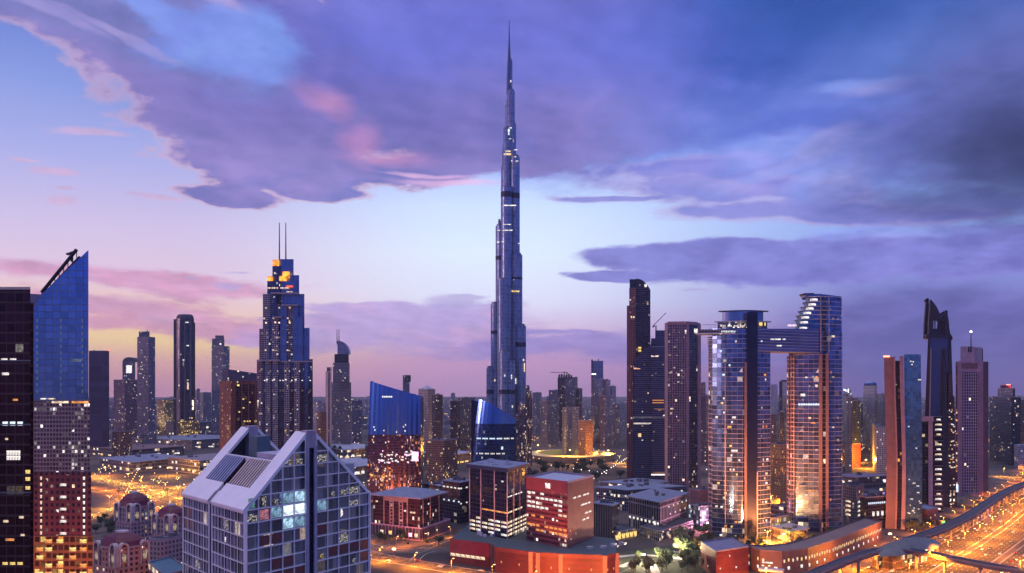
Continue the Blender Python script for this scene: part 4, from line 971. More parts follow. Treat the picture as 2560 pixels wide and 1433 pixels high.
# ================================================================== RIGHT: bullet tower, hexagonal tower, linked towers
def right_group():
    D = 1480; r = thing('bullet_topped_tower', 'tall dark tower with a quarter round top and a rust lit left edge', 'tower', X(1610, D), D+20)
    m_rust = fac('facade_rust_grid', (.10,.04,.05), (.42,.16,.13), 3.0, 3.6, .22, .22, .3, .3, .10, WARM, PINK, 1.1)
    P = front(1590, 1626, D, 40); n = 10
    # curved top: higher on the left
    A, B = P[0], P[1]; mb = MB(); top = lambda px: Zp(697+28*max(0, ((px-1590)/36))**2.4, D)
    prof = [(1590+36*i/12) for i in range(13)]; f = [(X(p, D), D, top(p)) for p in prof]; fl = [(X(1590,D), D, 0), (X(1626,D), D, 0)]
    poly = [fl[0], fl[1]]+f[::-1]; uv = [(p[0], p[2]) for p in poly]
    mb.face(poly, uv); bk = [(x*(1+40/D), y+40, z) for x, y, z in poly]; mb.face(bk[::-1], uv[::-1])
    for i in range(len(poly)): j = (i+1)%len(poly); mb.face([poly[j], poly[i], bk[i], bk[j]], [(0,poly[j][2]),(0,poly[i][2]),(40,poly[i][2]),(40,poly[j][2])], 1 if 1 < i < len(poly)-1 else 0)
    mb.build('main_shaft', [m_dark, solid('shaft_top_blue', (.10,.14,.24), .4, .4)], r)
    add_box(r, 'left_shaft', front(1573, 1590, D-2, 34), 0, Zp(720, D), m_rust); add_box(r, 'crown_wall', front(1574, 1591, D+4, 26), Zp(720,D)+.1, Zp(697.5, D), navy)
    add_box(r, 'left_bay', front(1567, 1582, D-5, 34), 0, Zp(765, D), m_rust)
    # lower right wing with its shoulder curve
    prof = [(1584+42*i/8, 905-38*math.sin(math.pi/2*i/8)) for i in range(9)]+[(1628, 850)]
    mb = MB(); poly = [(X(1584,D-9), D-9, 0), (X(1628,D-9), D-9, 0)]+[(X(p,D-9), D-9, Zp(y,D-9)) for p, y in prof[::-1]]; uv = [(p[0], p[2]) for p in poly]
    mb.face(poly, uv); bk = [(x*(1+14/D), y+14, z) for x, y, z in poly]
    for i in range(len(poly)): j = (i+1)%len(poly); mb.face([poly[j], poly[i], bk[i], bk[j]])
    mb.build('shoulder_wing', [m_louv], r)
    A, B = pt(1590, D), pt(1626, D)
    lit_window(r, A, B, 16, Zp(718, D), 4, 5, 'white', .3); sprinkle(r, pt(1584,D-9), pt(1626,D-9), 10, Zp(910,D), 12, ('warm','yellow','white'), 3.2, 3.4)
    for y, k in ((880,'yellow'),(873,'yellow'),(1088,'yellow'),(1092,'warm')): lit_window(r, pt(1584,D-9), pt(1626,D-9), 10, Zp(y,D), 5, 3.2, k, .3)
    # red/orange lit patch rows are flats with warm lamps
    P = front(1628, 1664, D-14, 46); r = tower('louvred_construction_tower', 'navy louvred block under construction between the bullet tower and the hexagonal tower', 'tower', P, 868, D-14, m_louv, sp=14, kinds=('warm','white'))
    add_box(r, 'upper_block', front(1638, 1663, D-8, 30), Zp(868,D-14)+1.3, Zp(826,D-8), m_louv); add_box(r, 'upper_block', front(1628, 1640, D-4, 26), Zp(868,D-14)+1.3, Zp(846,D-4), m_louv)
    for k in range(16): lit_window(r, P[0], P[1], 3+(k%8)*2.4, Zp(1002+(k//8)*6, D), 1.7, 1.6, 'orange', .3)
    rc = thing('tower_crane', 'thin crane standing on top of the louvred construction tower', 'crane', X(1640,D), D, Zp(826,D-8)); c = Vector((X(1640,D), D, Zp(826,D-8)))
    MB().bar(c, c+Vector((0,0,9)), 1.6).build('crane_mast', steel_d, rc); MB().bar(c+Vector((-5,0,8)), c+Vector((17,2,30)), 1.0).build('crane_jib', steel_d, rc); MB().bar(c+Vector((-6,0,6)), c+Vector((-2,0,8)), 2.0).build('counterweight', steel_d, rc)
    # hexagonal tower
    D = 1240; P = [pt(1663, D+18), pt(1670, D), pt(1716, D-4), pt(1722, D-2), pt(1743, D+10), pt(1751, D+16), pt(1748, D+52), pt(1672, D+52)]
    m_hex = fac('facade_mauve_grid', (.10,.08,.12), (.38,.26,.30), 3.4, 3.6, .16, .14, .6, .15, .05, WARM, WHITE, 1.1, band=.0)
    r = thing('faceted_mauve_tower', 'faceted tower with mauve gridded front and dark glazed right face, left of the linked towers', 'tower', X(1705,D), D+20)
    z = Zp(806, D); MB().prism(P, 0, z, 0, 1).build('facade', [m_hex, roof_dk], r)
    def pane(i, out, mat, nm, z0=0, zt=None, s=0, e=1):
        a, b = P[i], P[i+1]; d = (b-a); n = Vector((d.y,-d.x)).normalized(); a2, b2 = a+d*s, a+d*e
        MB().prism([a2+n*out, b2+n*out, b2-n*.1, a2-n*.1], z0, zt or z, bottom=True).build(nm, mat, r)
    mv = solid('column_mauve', (.34,.20,.23), .6)
    pane(0, .7, mv, 'corner_column'); pane(2, .9, mv, 'corner_column', zt=z+1); pane(4, .9, mv, 'corner_column', zt=z-2); pane(3, .3, fac('facade_dark_panes', (.06,.07,.10), (.10,.09,.12), 3.2, 3.6, .12, .14, .8, .12, .10), 'dark_glazing', zt=z-3)
    pane(1, 1.1, mv, 'top_band', z-3, z+1); pane(3, 1.0, mv, 'top_band', z-3, z+1)
    for s in (.25,.5,.75): pane(1, .5, mv, 'mullion_strip', s=s-.012, e=s+.012)
    sprinkle(r, P[1], P[2], 10, z-6, 34, ('warm','white','pink'), 3.4, 3.6); sprinkle(r, P[3], P[4], 10, z-6, 20, ('warm','white'), 3.2, 3.6)
right_group()

def linked():
    slab = solid('slab_edge_pale', (.46,.44,.48), .5); m_sky = fac('facade_sky_glass', (.11,.20,.40), (.24,.23,.28), 5.2, 4.8, .035, .05, .85, .17, .035, WARM, WHITE, 1.1, .5, .03, band=.0)
    m_side = fac('facade_flat_balcony', (.06,.05,.07), (.60,.46,.46), 3.2, 4.8, .22, .22, .5, .2, .12, WARM, WHITE, 1.1)
    fin = solid('fin_rose', (.15,.105,.12), .6)
    D = 905; FH = 4.8
    r = thing('linked_tower', 'lens shaped banded glass tower with a navy core fin, left half of the linked pair', 'skyscraper', X(1850,D), D+14)
    body = lens(1781, 1926, D, 15, 15, 16); ztop = Zp(822, D)
    MB().prism(body, 0, ztop, 0, 1).build('facade', [m_sky, roof_dk], r)
    proto = MB().prism(grow(body, .55), 0, .32, 0, 0, bottom=True).build('floor_slab', slab, r)
    n = int(ztop/FH)
    for k in range(n-1):
        o = proto.copy() if k else proto
        if k: COL.objects.link(o); o.parent = r
        o.location = (0, 0, (k+1)*FH-.05)
    # left balconies column
    P = [pt(1771, D+14), pt(1786, D+1), pt(1790, D+8), pt(1777, D+24)]
    MB().prism(P, 0, Zp(850, D), 0, 1).build('balcony_stack', [m_side, roof_dk], r)
    for k in range(26):
        y = 842+k*5.2; q = [pt(1766+min(k,10)*.6, D+14), pt(1784, D-1), pt(1792, D+4), pt(1776, D+26)]; MB().prism(q, Zp(y, D), Zp(y, D)+.5, bottom=True).build('balcony', slab, r)
    add_box(r, 'core_fin', front(1867, 1894, D-17, 22), 0, Zp(780, D-17), solid('core_navy', (.012,.018,.06), .3, .4))
    add_box(r, 'rose_fin', front(1861, 1867.5, D-18.5, 8), 0, Zp(905, D-18), fin); 
    add_box(r, 'thin_fin', front(1892, 1894.8, D-18.6, 4), 0, Zp(1180, D-18), solid('fin_stone', (.34,.28,.28), .6))
    add_box(r, 'thin_fin', front(1812, 1814, D-13.5, 2), 0, Zp(890, D-13), solid('fin_stone', (.34,.28,.28), .6))
    # crown: collar, drum, overhanging disc
    hat = lens(1800, 1916, D+2, 9, 9, 16); z = ztop
    for (a, b, y0, y1, ov, mat, nm) in [(1794,1918,822,806,0,fac('facade_lit_lounge', (.10,.10,.15), (.1,.1,.14), 2.2, 3.2, .2, .2, .6, .2, .55, WHITE, WARM, 1.2),'lounge'),(1786,1928,806,803,0,slab,'canopy'),(1806,1908,803,780,0,fac('facade_plain_drum', (.26,.34,.52), (.1,.12,.2), 9, 40, .03, .0, .85, .12, .0),'crown_drum'),(1796,1921,780,777,0,navy,'crown_disc')]:
        MB().prism(lens(a, b, D+2, 10, 10, 16), Zp(y0,D)+.03, Zp(y1,D), 0, 0, bottom=True).build(nm, [mat], r)
    A, B = pt(1800, D-12), pt(1862, D-12)
    for y, k in ((815,'white'),(828,'white'),(829,'cool')):
        for j in range(15):
            if (j*7+y) % 4: lit_window(r, A, B, 1.5+j*1.6, Zp(y+4, D), 1.0, 1.3, k, 1.2)
    lit_window(r, pt(1894,D-6), pt(1920,D-6), 3, Zp(816,D), 3.4, 3.4, 'yellow', .5); lit_window(r, pt(1894,D-6), pt(1920,D-6), 7.4, Zp(816,D), 1.4, 3.4, 'yellow', .5)
    rg = random.Random(8)
    def arcwin(a, b, yy0, yy1, m, kinds, w=2.6, h=1.9):
        for _ in range(m):
            px = rg.uniform(a, b); t = (px-1781)/145; yv = D-15*math.sin(math.pi*t)-.8; z = Zp(rg.uniform(yy0, yy1), D); z = math.floor(z/FH)*FH+1.2
            A0 = pt(px, yv); lit_window(r, A0-Vector((2,0)), A0+Vector((2,0)), 2, z, w*rg.choice((.6,1,1.5)), h, rg.choice(kinds), .25)
    arcwin(1795, 1858, 840, 1000, 7, ('white','cool','warm')); arcwin(1790, 1858, 1000, 1340, 26, ('white','warm','orange','yellow')); arcwin(1898, 1920, 900, 1330, 20, ('white','warm','orange'))
    # right tower
    D2 = 945; r2 = thing('linked_tower', 'taller banded glass tower with terraced rounded top, right half of the linked pair', 'skyscraper', X(2040,D2), D2+14)
    body2 = lens(1972, 2052, D2-2, 8, 14, 12); z2 = Zp(882, D2)
    P = [pt(1972, D2), pt(1990, D2-6), pt(2050, D2-14), pt(2104, D2-4), pt(2106, D2+26), pt(1974, D2+30)]
    MB().prism(P, 0, Zp(826, D2), 0, 1).build('facade', [m_sky, roof_dk], r2)
    pr = MB().prism(grow(P, .5), 0, .32, 0, 0, bottom=True).build('floor_slab', slab, r2)
    for k in range(int(Zp(826,D2)/FH)-1):
        o = pr.copy() if k else pr
        if k: COL.objects.link(o); o.parent = r2
        o.location = (0, 0, (k+1)*FH-.05)
    # terraces stepping up to the crown
    rows = [(826,1988),(812,1990),(800,1993),(789,1998),(778,2004),(768,2010),(756,2014)]
    for (y, x0), (y1, x1) in zip(rows, rows[1:]+[(744, 2018)]):
        Q = [pt(x0, D2+2), pt(x0+12, D2-8), pt(2050, D2-13), pt(2103.5, D2-3.4), pt(2105, D2+26), pt(x0+4, D2+28)]
        MB().prism(Q, Zp(y,D2)+.02, Zp(y1,D2)-.4, 0, 1).build('terrace_floor', [m_sky, roof_dk], r2)
        MB().prism([pt(x0-5, D2+1), pt(x0+8, D2-11), pt(2050, D2-14.2), pt(2103.8, D2-4.2), pt(2105, D2+26), pt(x0, D2+30)], Zp(y1,D2)-.38, Zp(y1,D2)+.0, bottom=True).build('terrace_edge', solid('terrace_white', (.66,.64,.68), .5), r2)
        A0 = pt(x0+8, D2-9); lit_window(r2, A0, A0+Vector((9,-3)), 5, Zp(y,D2)+.7, 7.5, 2.2, 'white', .4); 
    Q = [pt(2004, D2+4), pt(2014, D2-8), pt(2050, D2-13), pt(2103.6, D2-3.6), pt(2105, D2+26), pt(2006, D2+26)]
    MB().prism(Q, Zp(744,D2)+.02, lambda x, y: Zp(736+max(0,(x/y*FPX+1280-2018))*.07, D2), 0, 1, bottom=True).build('crown_wall', [fac('crown_plain_glass', (.22,.30,.48), (.1,.1,.2), 20, 40, .0, .0, .85, .15, .0), roof_dk], r2)
    Q = [pt(1998, D2+3), pt(2010, D2-11), pt(2034, D2-13), pt(2040, D2+20), pt(2002, D2+22)]
    MB().prism(Q, Zp(738,D2), Zp(736,D2), bottom=True).build('crown_visor', navy, r2)
    for a, b, y0, mt in ((2047,2056,1120,'r'),(2064,2072,900,'r')):
        add_box(r2, 'rose_fin', front(a, b, D2-17, 6), 0, Zp(884, D2-17), fin)
    for a in (2052, 2072.5): add_box(r2, 'grey_fin', front(a-1, a+1.2, D2-16.0, 4), Zp(884,D2)+.1, Zp(744, D2), solid('fin_grey', (.28,.30,.40), .5))
    add_box(r2, 'balcony_stack', [pt(1967, D2+8), pt(1980, D2-6), pt(1986, D2-5), pt(1973, D2+18)], 0, Zp(890, D2), m_side)
    A, B = pt(1994, D2-11), pt(2046, D2-16)
    sprinkle(r2, A, B, 8, Zp(900,D2), 34, ('white','warm','orange','warm'), 3.4, 4.8, 2.4, 2.0, rg); A, B = pt(2073, D2-13), pt(2103, D2-6); sprinkle(r2, A, B, 8, Zp(760,D2), 18, ('white','warm','orange'), 3.4, 4.8, 2.4, 2.0, rg)
    for k in range(9): lit_window(r2, pt(1994, D2-11), pt(2046, D2-16), 1.6+k*2.4, Zp(1013,D2), 1.9, 1.8, 'cool', .9)
    # sky bridge: one long curved deck passing the left tower and cantilevering beyond it
    rb = thing('sky_bridge', 'long curved bridge deck joining the linked towers high up and jutting out at left', 'bridge', X(1900,D), D)
    mb_m = fac('facade_bridge_bands', (.14,.18,.32), (.26,.26,.36), 60, 3.1, .0, .20, .8, .15, .02, WHITE, WARM, 1.0, .2, band=.04)
    N = 16; f, b = [], []
    for i in range(N+1):
        px = 1894+(2052-1894)*i/N; f.append(pt(px, D-14+(D2-D+2)*(i/N)-3*math.sin(math.pi*i/N)-2)); b.append(pt(px, D+18+(D2-D)*(i/N)))
    MB().prism(f+b[::-1], Zp(880, D)-.0, lambda x, y: Zp(822, y), 0, 1, bottom=True).build('bridge_deck', [mb_m, roof_bl], rb)
    for dz, nm in ((0,'parapet_rail'),):
        for i in range(N): MB().bar((f[i].x,f[i].y,Zp(818,f[i].y)), (f[i+1].x,f[i+1].y,Zp(818,f[i+1].y)), .3).build('parapet_rail', steel_w, rb) if i % 4 == 0 else None
    f, b = [], []
    for i in range(11):
        px = 1738+(1862-1738)*i/10; f.append(pt(px, D-8-8*(i/10)+2)); b.append(pt(px+ (3 if i == 0 else 0), D+8+4*(i/10)))
    L2 = MB().prism(f+b[::-1], Zp(837, D), Zp(825, D), 0, 1, bottom=True).build('cantilever_deck', [fac('facade_canti', (.05,.05,.08), (.3,.28,.34), 3, 2.5, .1, .2, .6, .2, .08, WHITE, WARM, 1.0), roof_lt], rb)
    mb = MB()
    for i in range(10): mb.bar((f[i].x,f[i].y-.3,Zp(835,D)), (f[i+1].x,f[i+1].y-.3,Zp(835,D)), .7, .9)
    mb.build('deck_rim', solid('rim_white', (.7,.68,.7), .4), rb)
    lit_window(rb, f[0]-Vector((2,0)), f[0]+Vector((3,0)), 2.5, Zp(834,D), 3.4, 4.6, 'white', .4, 'nose_lamp')
    mb = MB()
    for i in range(3, 11): p = f[i]+(b[i]-f[i])*.5; mb.bar((p.x,p.y,Zp(825,D)), (p.x,p.y,Zp(812,D)), .35)
    mb.bar((f[1].x+4,f[1].y+8,Zp(812,D)), (f[8].x,f[8].y+8,Zp(811,D)), .5); mb.build('pergola', steel_w, rb)
    for k in range(5): lit_window(rb, pt(1968, D2-16), pt(1994, D2-16), 1+k*2, Zp(819,D2), 1.2, 2.0, 'pink' if k % 2 else 'white', .3)
    for px, py, w in ((1945,866,7),(1904,855,1.6),(1940,850,9),(1930,850,4),(1960,850,3)):
        t = (px-1894)/(2052-1894); y = D-14+(D2-D+2)*t-3*math.sin(math.pi*t)-2.6; A0 = pt(px, y); lit_window(rb, A0-Vector((2,0)), A0+Vector((2,0)), 2, Zp(py, y), w, 1.3, 'white', .2)
linked()

# ------------------------------------------------------------------ far right trio
def far_right():
    D = 950; r = thing('wavy_glass_tower', 'tower of wavy vertical strips in rose stone and blue glass', 'tower', X(2258,D), D+20)
    def wavy(a, b, ytop, dy, dep, mat, name, amp=3.0, ph=0.0):
        n = 14; z1 = Zp(ytop, D+dy); mb = MB()
        for i in range(n):
            q = []
            for z in (z1*i/n, z1*(i+1)/n):
                s = amp*math.sin(z/z1*math.pi*1.5+ph); q.append(([pt(a+s, D+dy), pt(b+s, D+dy), pt(b+s, D+dy+dep)-Vector((.3,0)), pt(a+s, D+dy+dep)], z))
            (p0, za), (p1, zb) = q
            for k in range(4):
                j = (k+1)%4; L = (p0[j]-p0[k]).length; mb.face([(p0[k].x,p0[k].y,za),(p0[j].x,p0[j].y,za),(p1[j].x,p1[j].y,zb),(p1[k].x,p1[k].y,zb)], [(0,za),(L,za),(L,zb),(0,zb)])
        mb.face([(p.x,p.y,z1) for p in p1], None, 1); mb.build(name, [mat, roof_dk], r)
    rose = solid('stone_rose', (.16,.10,.105), .6); rosel = solid('stone_rose_pale', (.26,.18,.22), .6)
    wavy(2213, 2237, 893, 2, 36, rose, 'stone_strip'); wavy(2237, 2241, 891, 0, 30, rosel, 'stone_rib')
    wavy(2241, 2254, 902, 4, 30, fac('facade_slot_night', (.05,.07,.11), (.03,.03,.05), 2.5, 3.6, .1, .12, .8, .12, .07, ORA, WARM, 1.2), 'dark_slot'); wavy(2252, 2262, 890, -2, 34, rosel, 'pale_strip')
    wavy(2262, 2304, 886, 0, 34, fac('facade_teal_night', (.16,.34,.50), (.04,.05,.08), 3.0, 3.7, .03, .06, .85, .12, .05, ORA, WARM, 1.2, .3, .015), 'glass_strip', 1.8)
    p = pt(2216, D); MB().box(p.x-1.5,p.x+3.5,p.y,p.y+4,Zp(893,D),Zp(889,D)).build('red_roof_light', glow('roof_red', (1,.25,.15), 4), r)
    A, B = pt(2266, D), pt(2302, D)
    for px, py in ((2276,905),(2282,906),(2279,913),(2296,951),(2300,951),(2271,1068),(2290,1122)): lit_window(r, A, B, (pt(px,D)-A).length, Zp(py,D), 1.4, 1.2, 'white', .9)
    for _ in range(16):
        lit_window(r, A, B, random.uniform(1,15), Zp(random.uniform(1195,1290),D), random.choice((1.2,2.6)), 1.0, random.choice(('warm','white','white')), .9)
    # claw crowned tower
    D = 1130; r = thing('claw_crowned_tower', 'dark bundled tower crowned by two curved claws, tallest at the far right', 'skyscraper', X(2348,D), D+24)
    mk = fac('facade_ink', (.10,.12,.22), (.03,.03,.05), 30, 60, .01, .01, .85, .18, .0, WARM, WHITE, 1.0, .15, .01); md = solid('cladding_ink', (.035,.035,.05), .35, .4)
    mfl = fac('facade_ink_flats', (.06,.04,.05), (.07,.05,.06), 2.4, 3.6, .2, .2, .6, .2, .16, WARM, WHITE, 1.2)
    def strip(a, b, a2, b2, ytop, dy, dep, mat, nm, bot=0):
        z1 = Zp(ytop, D+dy); sv = pt((a+b)/2, 1.0)*dep; P = [pt(a,D+dy), pt(b,D+dy), pt(b,D+dy)+sv, pt(a,D+dy)+sv]; Q = [pt(a2,D+dy), pt(b2,D+dy), pt(b2,D+dy)+sv, pt(a2,D+dy)+sv]
        MB().prism(P, bot, z1, 0, 1, top=Q).build(nm, [mat, roof_dk], r)
    strip(2316, 2372, 2325, 2369, 838, 2, 40, mk, 'main_shaft'); strip(2303, 2318, 2320, 2326, 846, 6, 34, md, 'buttress'); strip(2368, 2392, 2364, 2378, 846, 4, 34, md, 'buttress')
    strip(2352, 2372, 2360, 2366, 872, -2, 8, md, 'front_rib'); strip(2318, 2322, 2326, 2329, 872, 0, 5, solid('rib_ash', (.2,.19,.22), .5), 'front_rib'); strip(2356, 2359, 2360, 2362, 872, -1, 5, solid('rib_ash', (.2,.19,.22), .5), 'front_rib')
    strip(2370, 2386, 2372, 2381, 930, -2, 10, mfl, 'flats_wing'); strip(2378, 2390, 2380, 2386, 990, -4, 14, mfl, 'flats_wing')
    strip(2322, 2382, 2322, 2378, 836, 0, 36, md, 'collar', Zp(846, D))
    MB().tube((X(2321,D),D-1,Zp(842,D)), (X(2321,D),D+8,Zp(842,D)), 3.4, 3.4, 12).build('drum_light', steel_d, r)
    # claws: curved blades with real thickness and open windows between twin ribs
    def claw(outer, inner, tip, dy, nm):
        for dd in (0, 12):
            mb = MB(); n = len(outer)
            for i in range(n-1):
                a0, a1, b0, b1 = outer[i], outer[i+1], inner[i], inner[i+1]
                F = [(X(a0[0],D), D+dy+dd, Zp(a0[1],D)), (X(b0[0],D), D+dy+dd, Zp(b0[1],D)), (X(b1[0],D), D+dy+dd, Zp(b1[1],D)), (X(a1[0],D), D+dy+dd, Zp(a1[1],D))]
                Bk = [(x, y+3, z) for x, y, z in F]; mb.face(F); mb.face(Bk[::-1])
                for k in range(4): mb.face([F[(k+1)%4], F[k], Bk[k], Bk[(k+1)%4]])
            mb.build(nm, md, r)
        MB().bar((X(tip[0],D),D+dy+7,Zp(tip[1],D)), (X(tip[2],D),D+dy+7,Zp(tip[3],D)), 2.4, 3.4).build('claw_tip', md, r)
    claw([(2325,836),(2326,806),(2328,780),(2330,752)], [(2336,836),(2337,806),(2337,782),(2333,757)], (2331,754,2322,748), 4, 'claw_blade')
    claw([(2356,800),(2353,782),(2346,767),(2339,757),(2331,748)], [(2341,800),(2340,786),(2338,775),(2335,764),(2331,754)], (2331,749,2326,746), 4, 'claw_blade')
    claw([(2377,836),(2377,812),(2375,795),(2372,779)], [(2366,836),(2366,812),(2367,796),(2371,781)], (2371,781,2378,776), 4, 'claw_blade')
    claw([(2372,778),(2364,783),(2358,790),(2354,797)], [(2371,785),(2368,789),(2366,796),(2365,806)], (2371,779,2364,784), 4, 'claw_blade')
    strip(2326, 2376, 2327, 2374, 822, 8, 12, md, 'crown_core', Zp(836,D)); strip(2342, 2356, 2344, 2354, 800, 9, 10, md, 'crown_core', Zp(822,D))
    add_box(r, 'crown_glass', [pt(2334.5,D+9), pt(2340,D+9), pt(2340,D+10), pt(2334.5,D+10)], Zp(822,D)+.1, Zp(786,D), solid('crown_glass_grey', (.35,.36,.45), .3))
    for _ in range(40):
        px, py = random.uniform(2373,2389), random.uniform(1010,1270); p = pt(px, D-4.5); lit_window(r, p-Vector((1,0)), p+Vector((1,0)), 1, Zp(py,D), random.choice((1.2,2)), 1.4, random.choice(('warm','white','orange','warm')), .2)
    # dark block with a frame standing in front
    D2 = 1080; A, B = pt(2302, D2), pt(2357, D2); r = thing('portal_framed_block', 'black slab with a pale inverted L frame and stacked bright balconies, before the claw-crowned tower', 'building', (A.x+B.x)/2, D2+10)
    add_box(r, 'facade', front(2304, 2357, D2, 24), 0, Zp(1042,D2), fac('facade_black_slab', (.015,.015,.02), (.02,.02,.025), 4, 4, .1, .1, .5, .2, .03))
    st = solid('portal_stone', (.24,.20,.24), .6); add_box(r, 'portal_frame', front(2321, 2332, D2-1.6, 2), 0, Zp(1047,D2), st); add_box(r, 'portal_frame', front(2301, 2334, D2-2.4, 3), Zp(1054,D2)+.0, Zp(1042,D2)+.6, st)
    for k in range(19):
        py = 1046+k*12.4; p = pt(2345.5, D2); q0 = pt(2335, D2)
        MB().prism([pt(2335,D2-2), pt(2357,D2-2), pt(2357,D2), pt(2335,D2)], Zp(py+7,D2), Zp(py+6,D2), bottom=True).build('balcony', st, r)
        if k % 5 != 4: lit_window(r, q0, pt(2357,D2), 5.3, Zp(py+5,D2), 7.6 if k % 3 else 5, 1.9, ('white','warm')[k%2], .5)
    # mauve gridded tower
    D = 1250; r = thing('mauve_gridded_tower', 'mauve tower with pale gridded centre, a blocky crown and one mast lamp', 'tower', X(2432,D), D+24)
    P = front(2391, 2470, D, 46); mau = solid('cladding_mauve', (.36,.22,.28), .6); z1 = Zp(903, D)
    MB().prism(front(2394, 2458, D, 40), 0, z1, 0, 0).build('wall', [mau], r)
    add_box(r, 'right_wall', front(2458, 2471, D+4, 40), 0, Zp(904,D), solid('cladding_umber', (.12,.065,.08), .6)); add_box(r, 'left_wing', front(2389, 2396, D+3, 30), 0, Zp(905,D), fac('facade_umber', (.05,.03,.04), (.25,.12,.13), 2.4, 3.6, .3, .3, .4, .2, .25, WARM, ORA, 1.2))
    add_box(r, 'crown_block', front(2401, 2437, D+4, 30), z1+.05, Zp(866,D), solid('crown_pink', (.40,.27,.33), .6)); add_box(r, 'crown_block', front(2435.5, 2455, D+6, 26), z1+.05, Zp(868,D), solid('crown_grey', (.26,.24,.31), .6)); add_box(r, 'crown_block', front(2455, 2457.5, D+7, 22), z1+.05, Zp(871,D), md)
    add_box(r, 'crown_slot', front(2420, 2423.5, D+3.4, 1), Zp(880,D), Zp(867,D), md)
    add_mast(r, 2427.5, D+3, Zp(880,D), Zp(829,D), .9); c = pt(2427.5, D+3); MB().tube((c.x,c.y,Zp(831,D)), (c.x,c.y,Zp(827,D)), 1.5, 1.2, 8).build('mast_lamp', glow('mast_lamp_white', (1,.95,.9), 6), r)
    add_box(r, 'name_panel', front(2404, 2444, D-.5, 1), Zp(922,D), Zp(908,D), solid('panel_umber', (.17,.08,.10), .6))
    add_box(r, 'grid_field', front(2404, 2446, D-.4, .6), Zp(1232,D), Zp(930,D), fac('facade_white_grid', (.03,.025,.05), (.42,.33,.42), 3.2, 4.2, .3, .2, .4, .2, .05))
    for px in (2403, 2409.5, 2444, 2450, 2456): add_box(r, 'pier', front(px-1.1, px+1.1, D-1.3, 2), 0, Zp(930,D), mau)
    for _ in range(14):
        p = pt(random.uniform(2390,2396), D+2); lit_window(r, p-Vector((1,0)), p+Vector((1,0)), 1, Zp(random.uniform(1080,1220),D), 1.6, 1.4, random.choice(('warm','orange')), .3)
    p = pt(2392, D-2); lit_window(r, p-Vector((2,0)), p+Vector((2,0)), 2, Zp(1230,D), 3.4, 11, 'cool', .5, 'lit_screen')
far_right()

# ================================================================== GROUND, ROADS
def disc(mb, r0, r1, n, z, m=0):
    for i in range(n):
        a0, a1 = 2*math.pi*i/n, 2*math.pi*(i+1)/n
        mb.face([(r1*math.cos(a0), r1*math.sin(a0), z), (r1*math.cos(a1), r1*math.sin(a1), z), (r0*math.cos(a1), r0*math.sin(a1), z), (r0*math.cos(a0), r0*math.sin(a0), z)] if r0 > 0 else
                [(r1*math.cos(a0), r1*math.sin(a0), z), (r1*math.cos(a1), r1*math.sin(a1), z), (0, 0, z)], None, m)
def ground_mat():
    m = bpy.data.materials.new('ground_city'); m.use_nodes = True; nt = m.node_tree; bs = nt.nodes['Principled BSDF']
    tc = nt.nodes.new('ShaderNodeTexCoord'); o = V(nt, tc.outputs['Object'])
    n1 = noise(nt, o, .006, 6, .6); n2 = noise(nt, o, .05, 5, .65)
    x, y, z = sep(nt, o)
    blk = white(nt, comb(nt, (x/70).floor(), (y/90).floor(), 0.0))
    c = mix(nt, n1.step(.42, .58), (.09,.075,.07), (.16,.12,.10)); c = mix(nt, blk.gt(.7)*.7, c, (.045,.045,.05)); c = mix(nt, n2.step(.5,.7)*.5, c, (.05,.05,.045))
    nt.links.new(c.s, bs.inputs['Base Color']); bs.inputs['Roughness'].default_value = .95; bs.inputs['Specular IOR Level'].default_value = .1
    return m
mb = MB(); disc(mb, 0, 3000, 48, 0); disc(mb, 3000, 19500, 48, 0); struct('ground', mb, ground_mat())
asphalt = solid('asphalt', (.085,.072,.058), .95, 0, .25, .08); asphalt.node_tree.nodes['Principled BSDF'].inputs['Specular IOR Level'].default_value = .1
paint = solid('road_paint', (.6,.6,.56), .6)
kerbm = solid('kerb_stone', (.34,.32,.30), .8)
def offset(pts, d):
    o = []
    for i, p in enumerate(pts):
        a = pts[max(i-1,0)]; b = pts[min(i+1,len(pts)-1)]; t = (b-a).normalized(); o.append(p+Vector((-t.y, t.x))*d)
    return o
def smooth(pts, n=6):
    o = []
    P = [pts[0]*2-pts[1]]+list(pts)+[pts[-1]*2-pts[-2]]
    for i in range(1, len(P)-2):
        for k in range(n):
            t = k/n; a, b, c, d = P[i-1], P[i], P[i+1], P[i+2]
            o.append(.5*((2*b)+(c-a)*t+(2*a-5*b+4*c-d)*t*t+(3*b-a-3*c+d)*t**3))
    return o+[pts[-1]]
ROADS = []
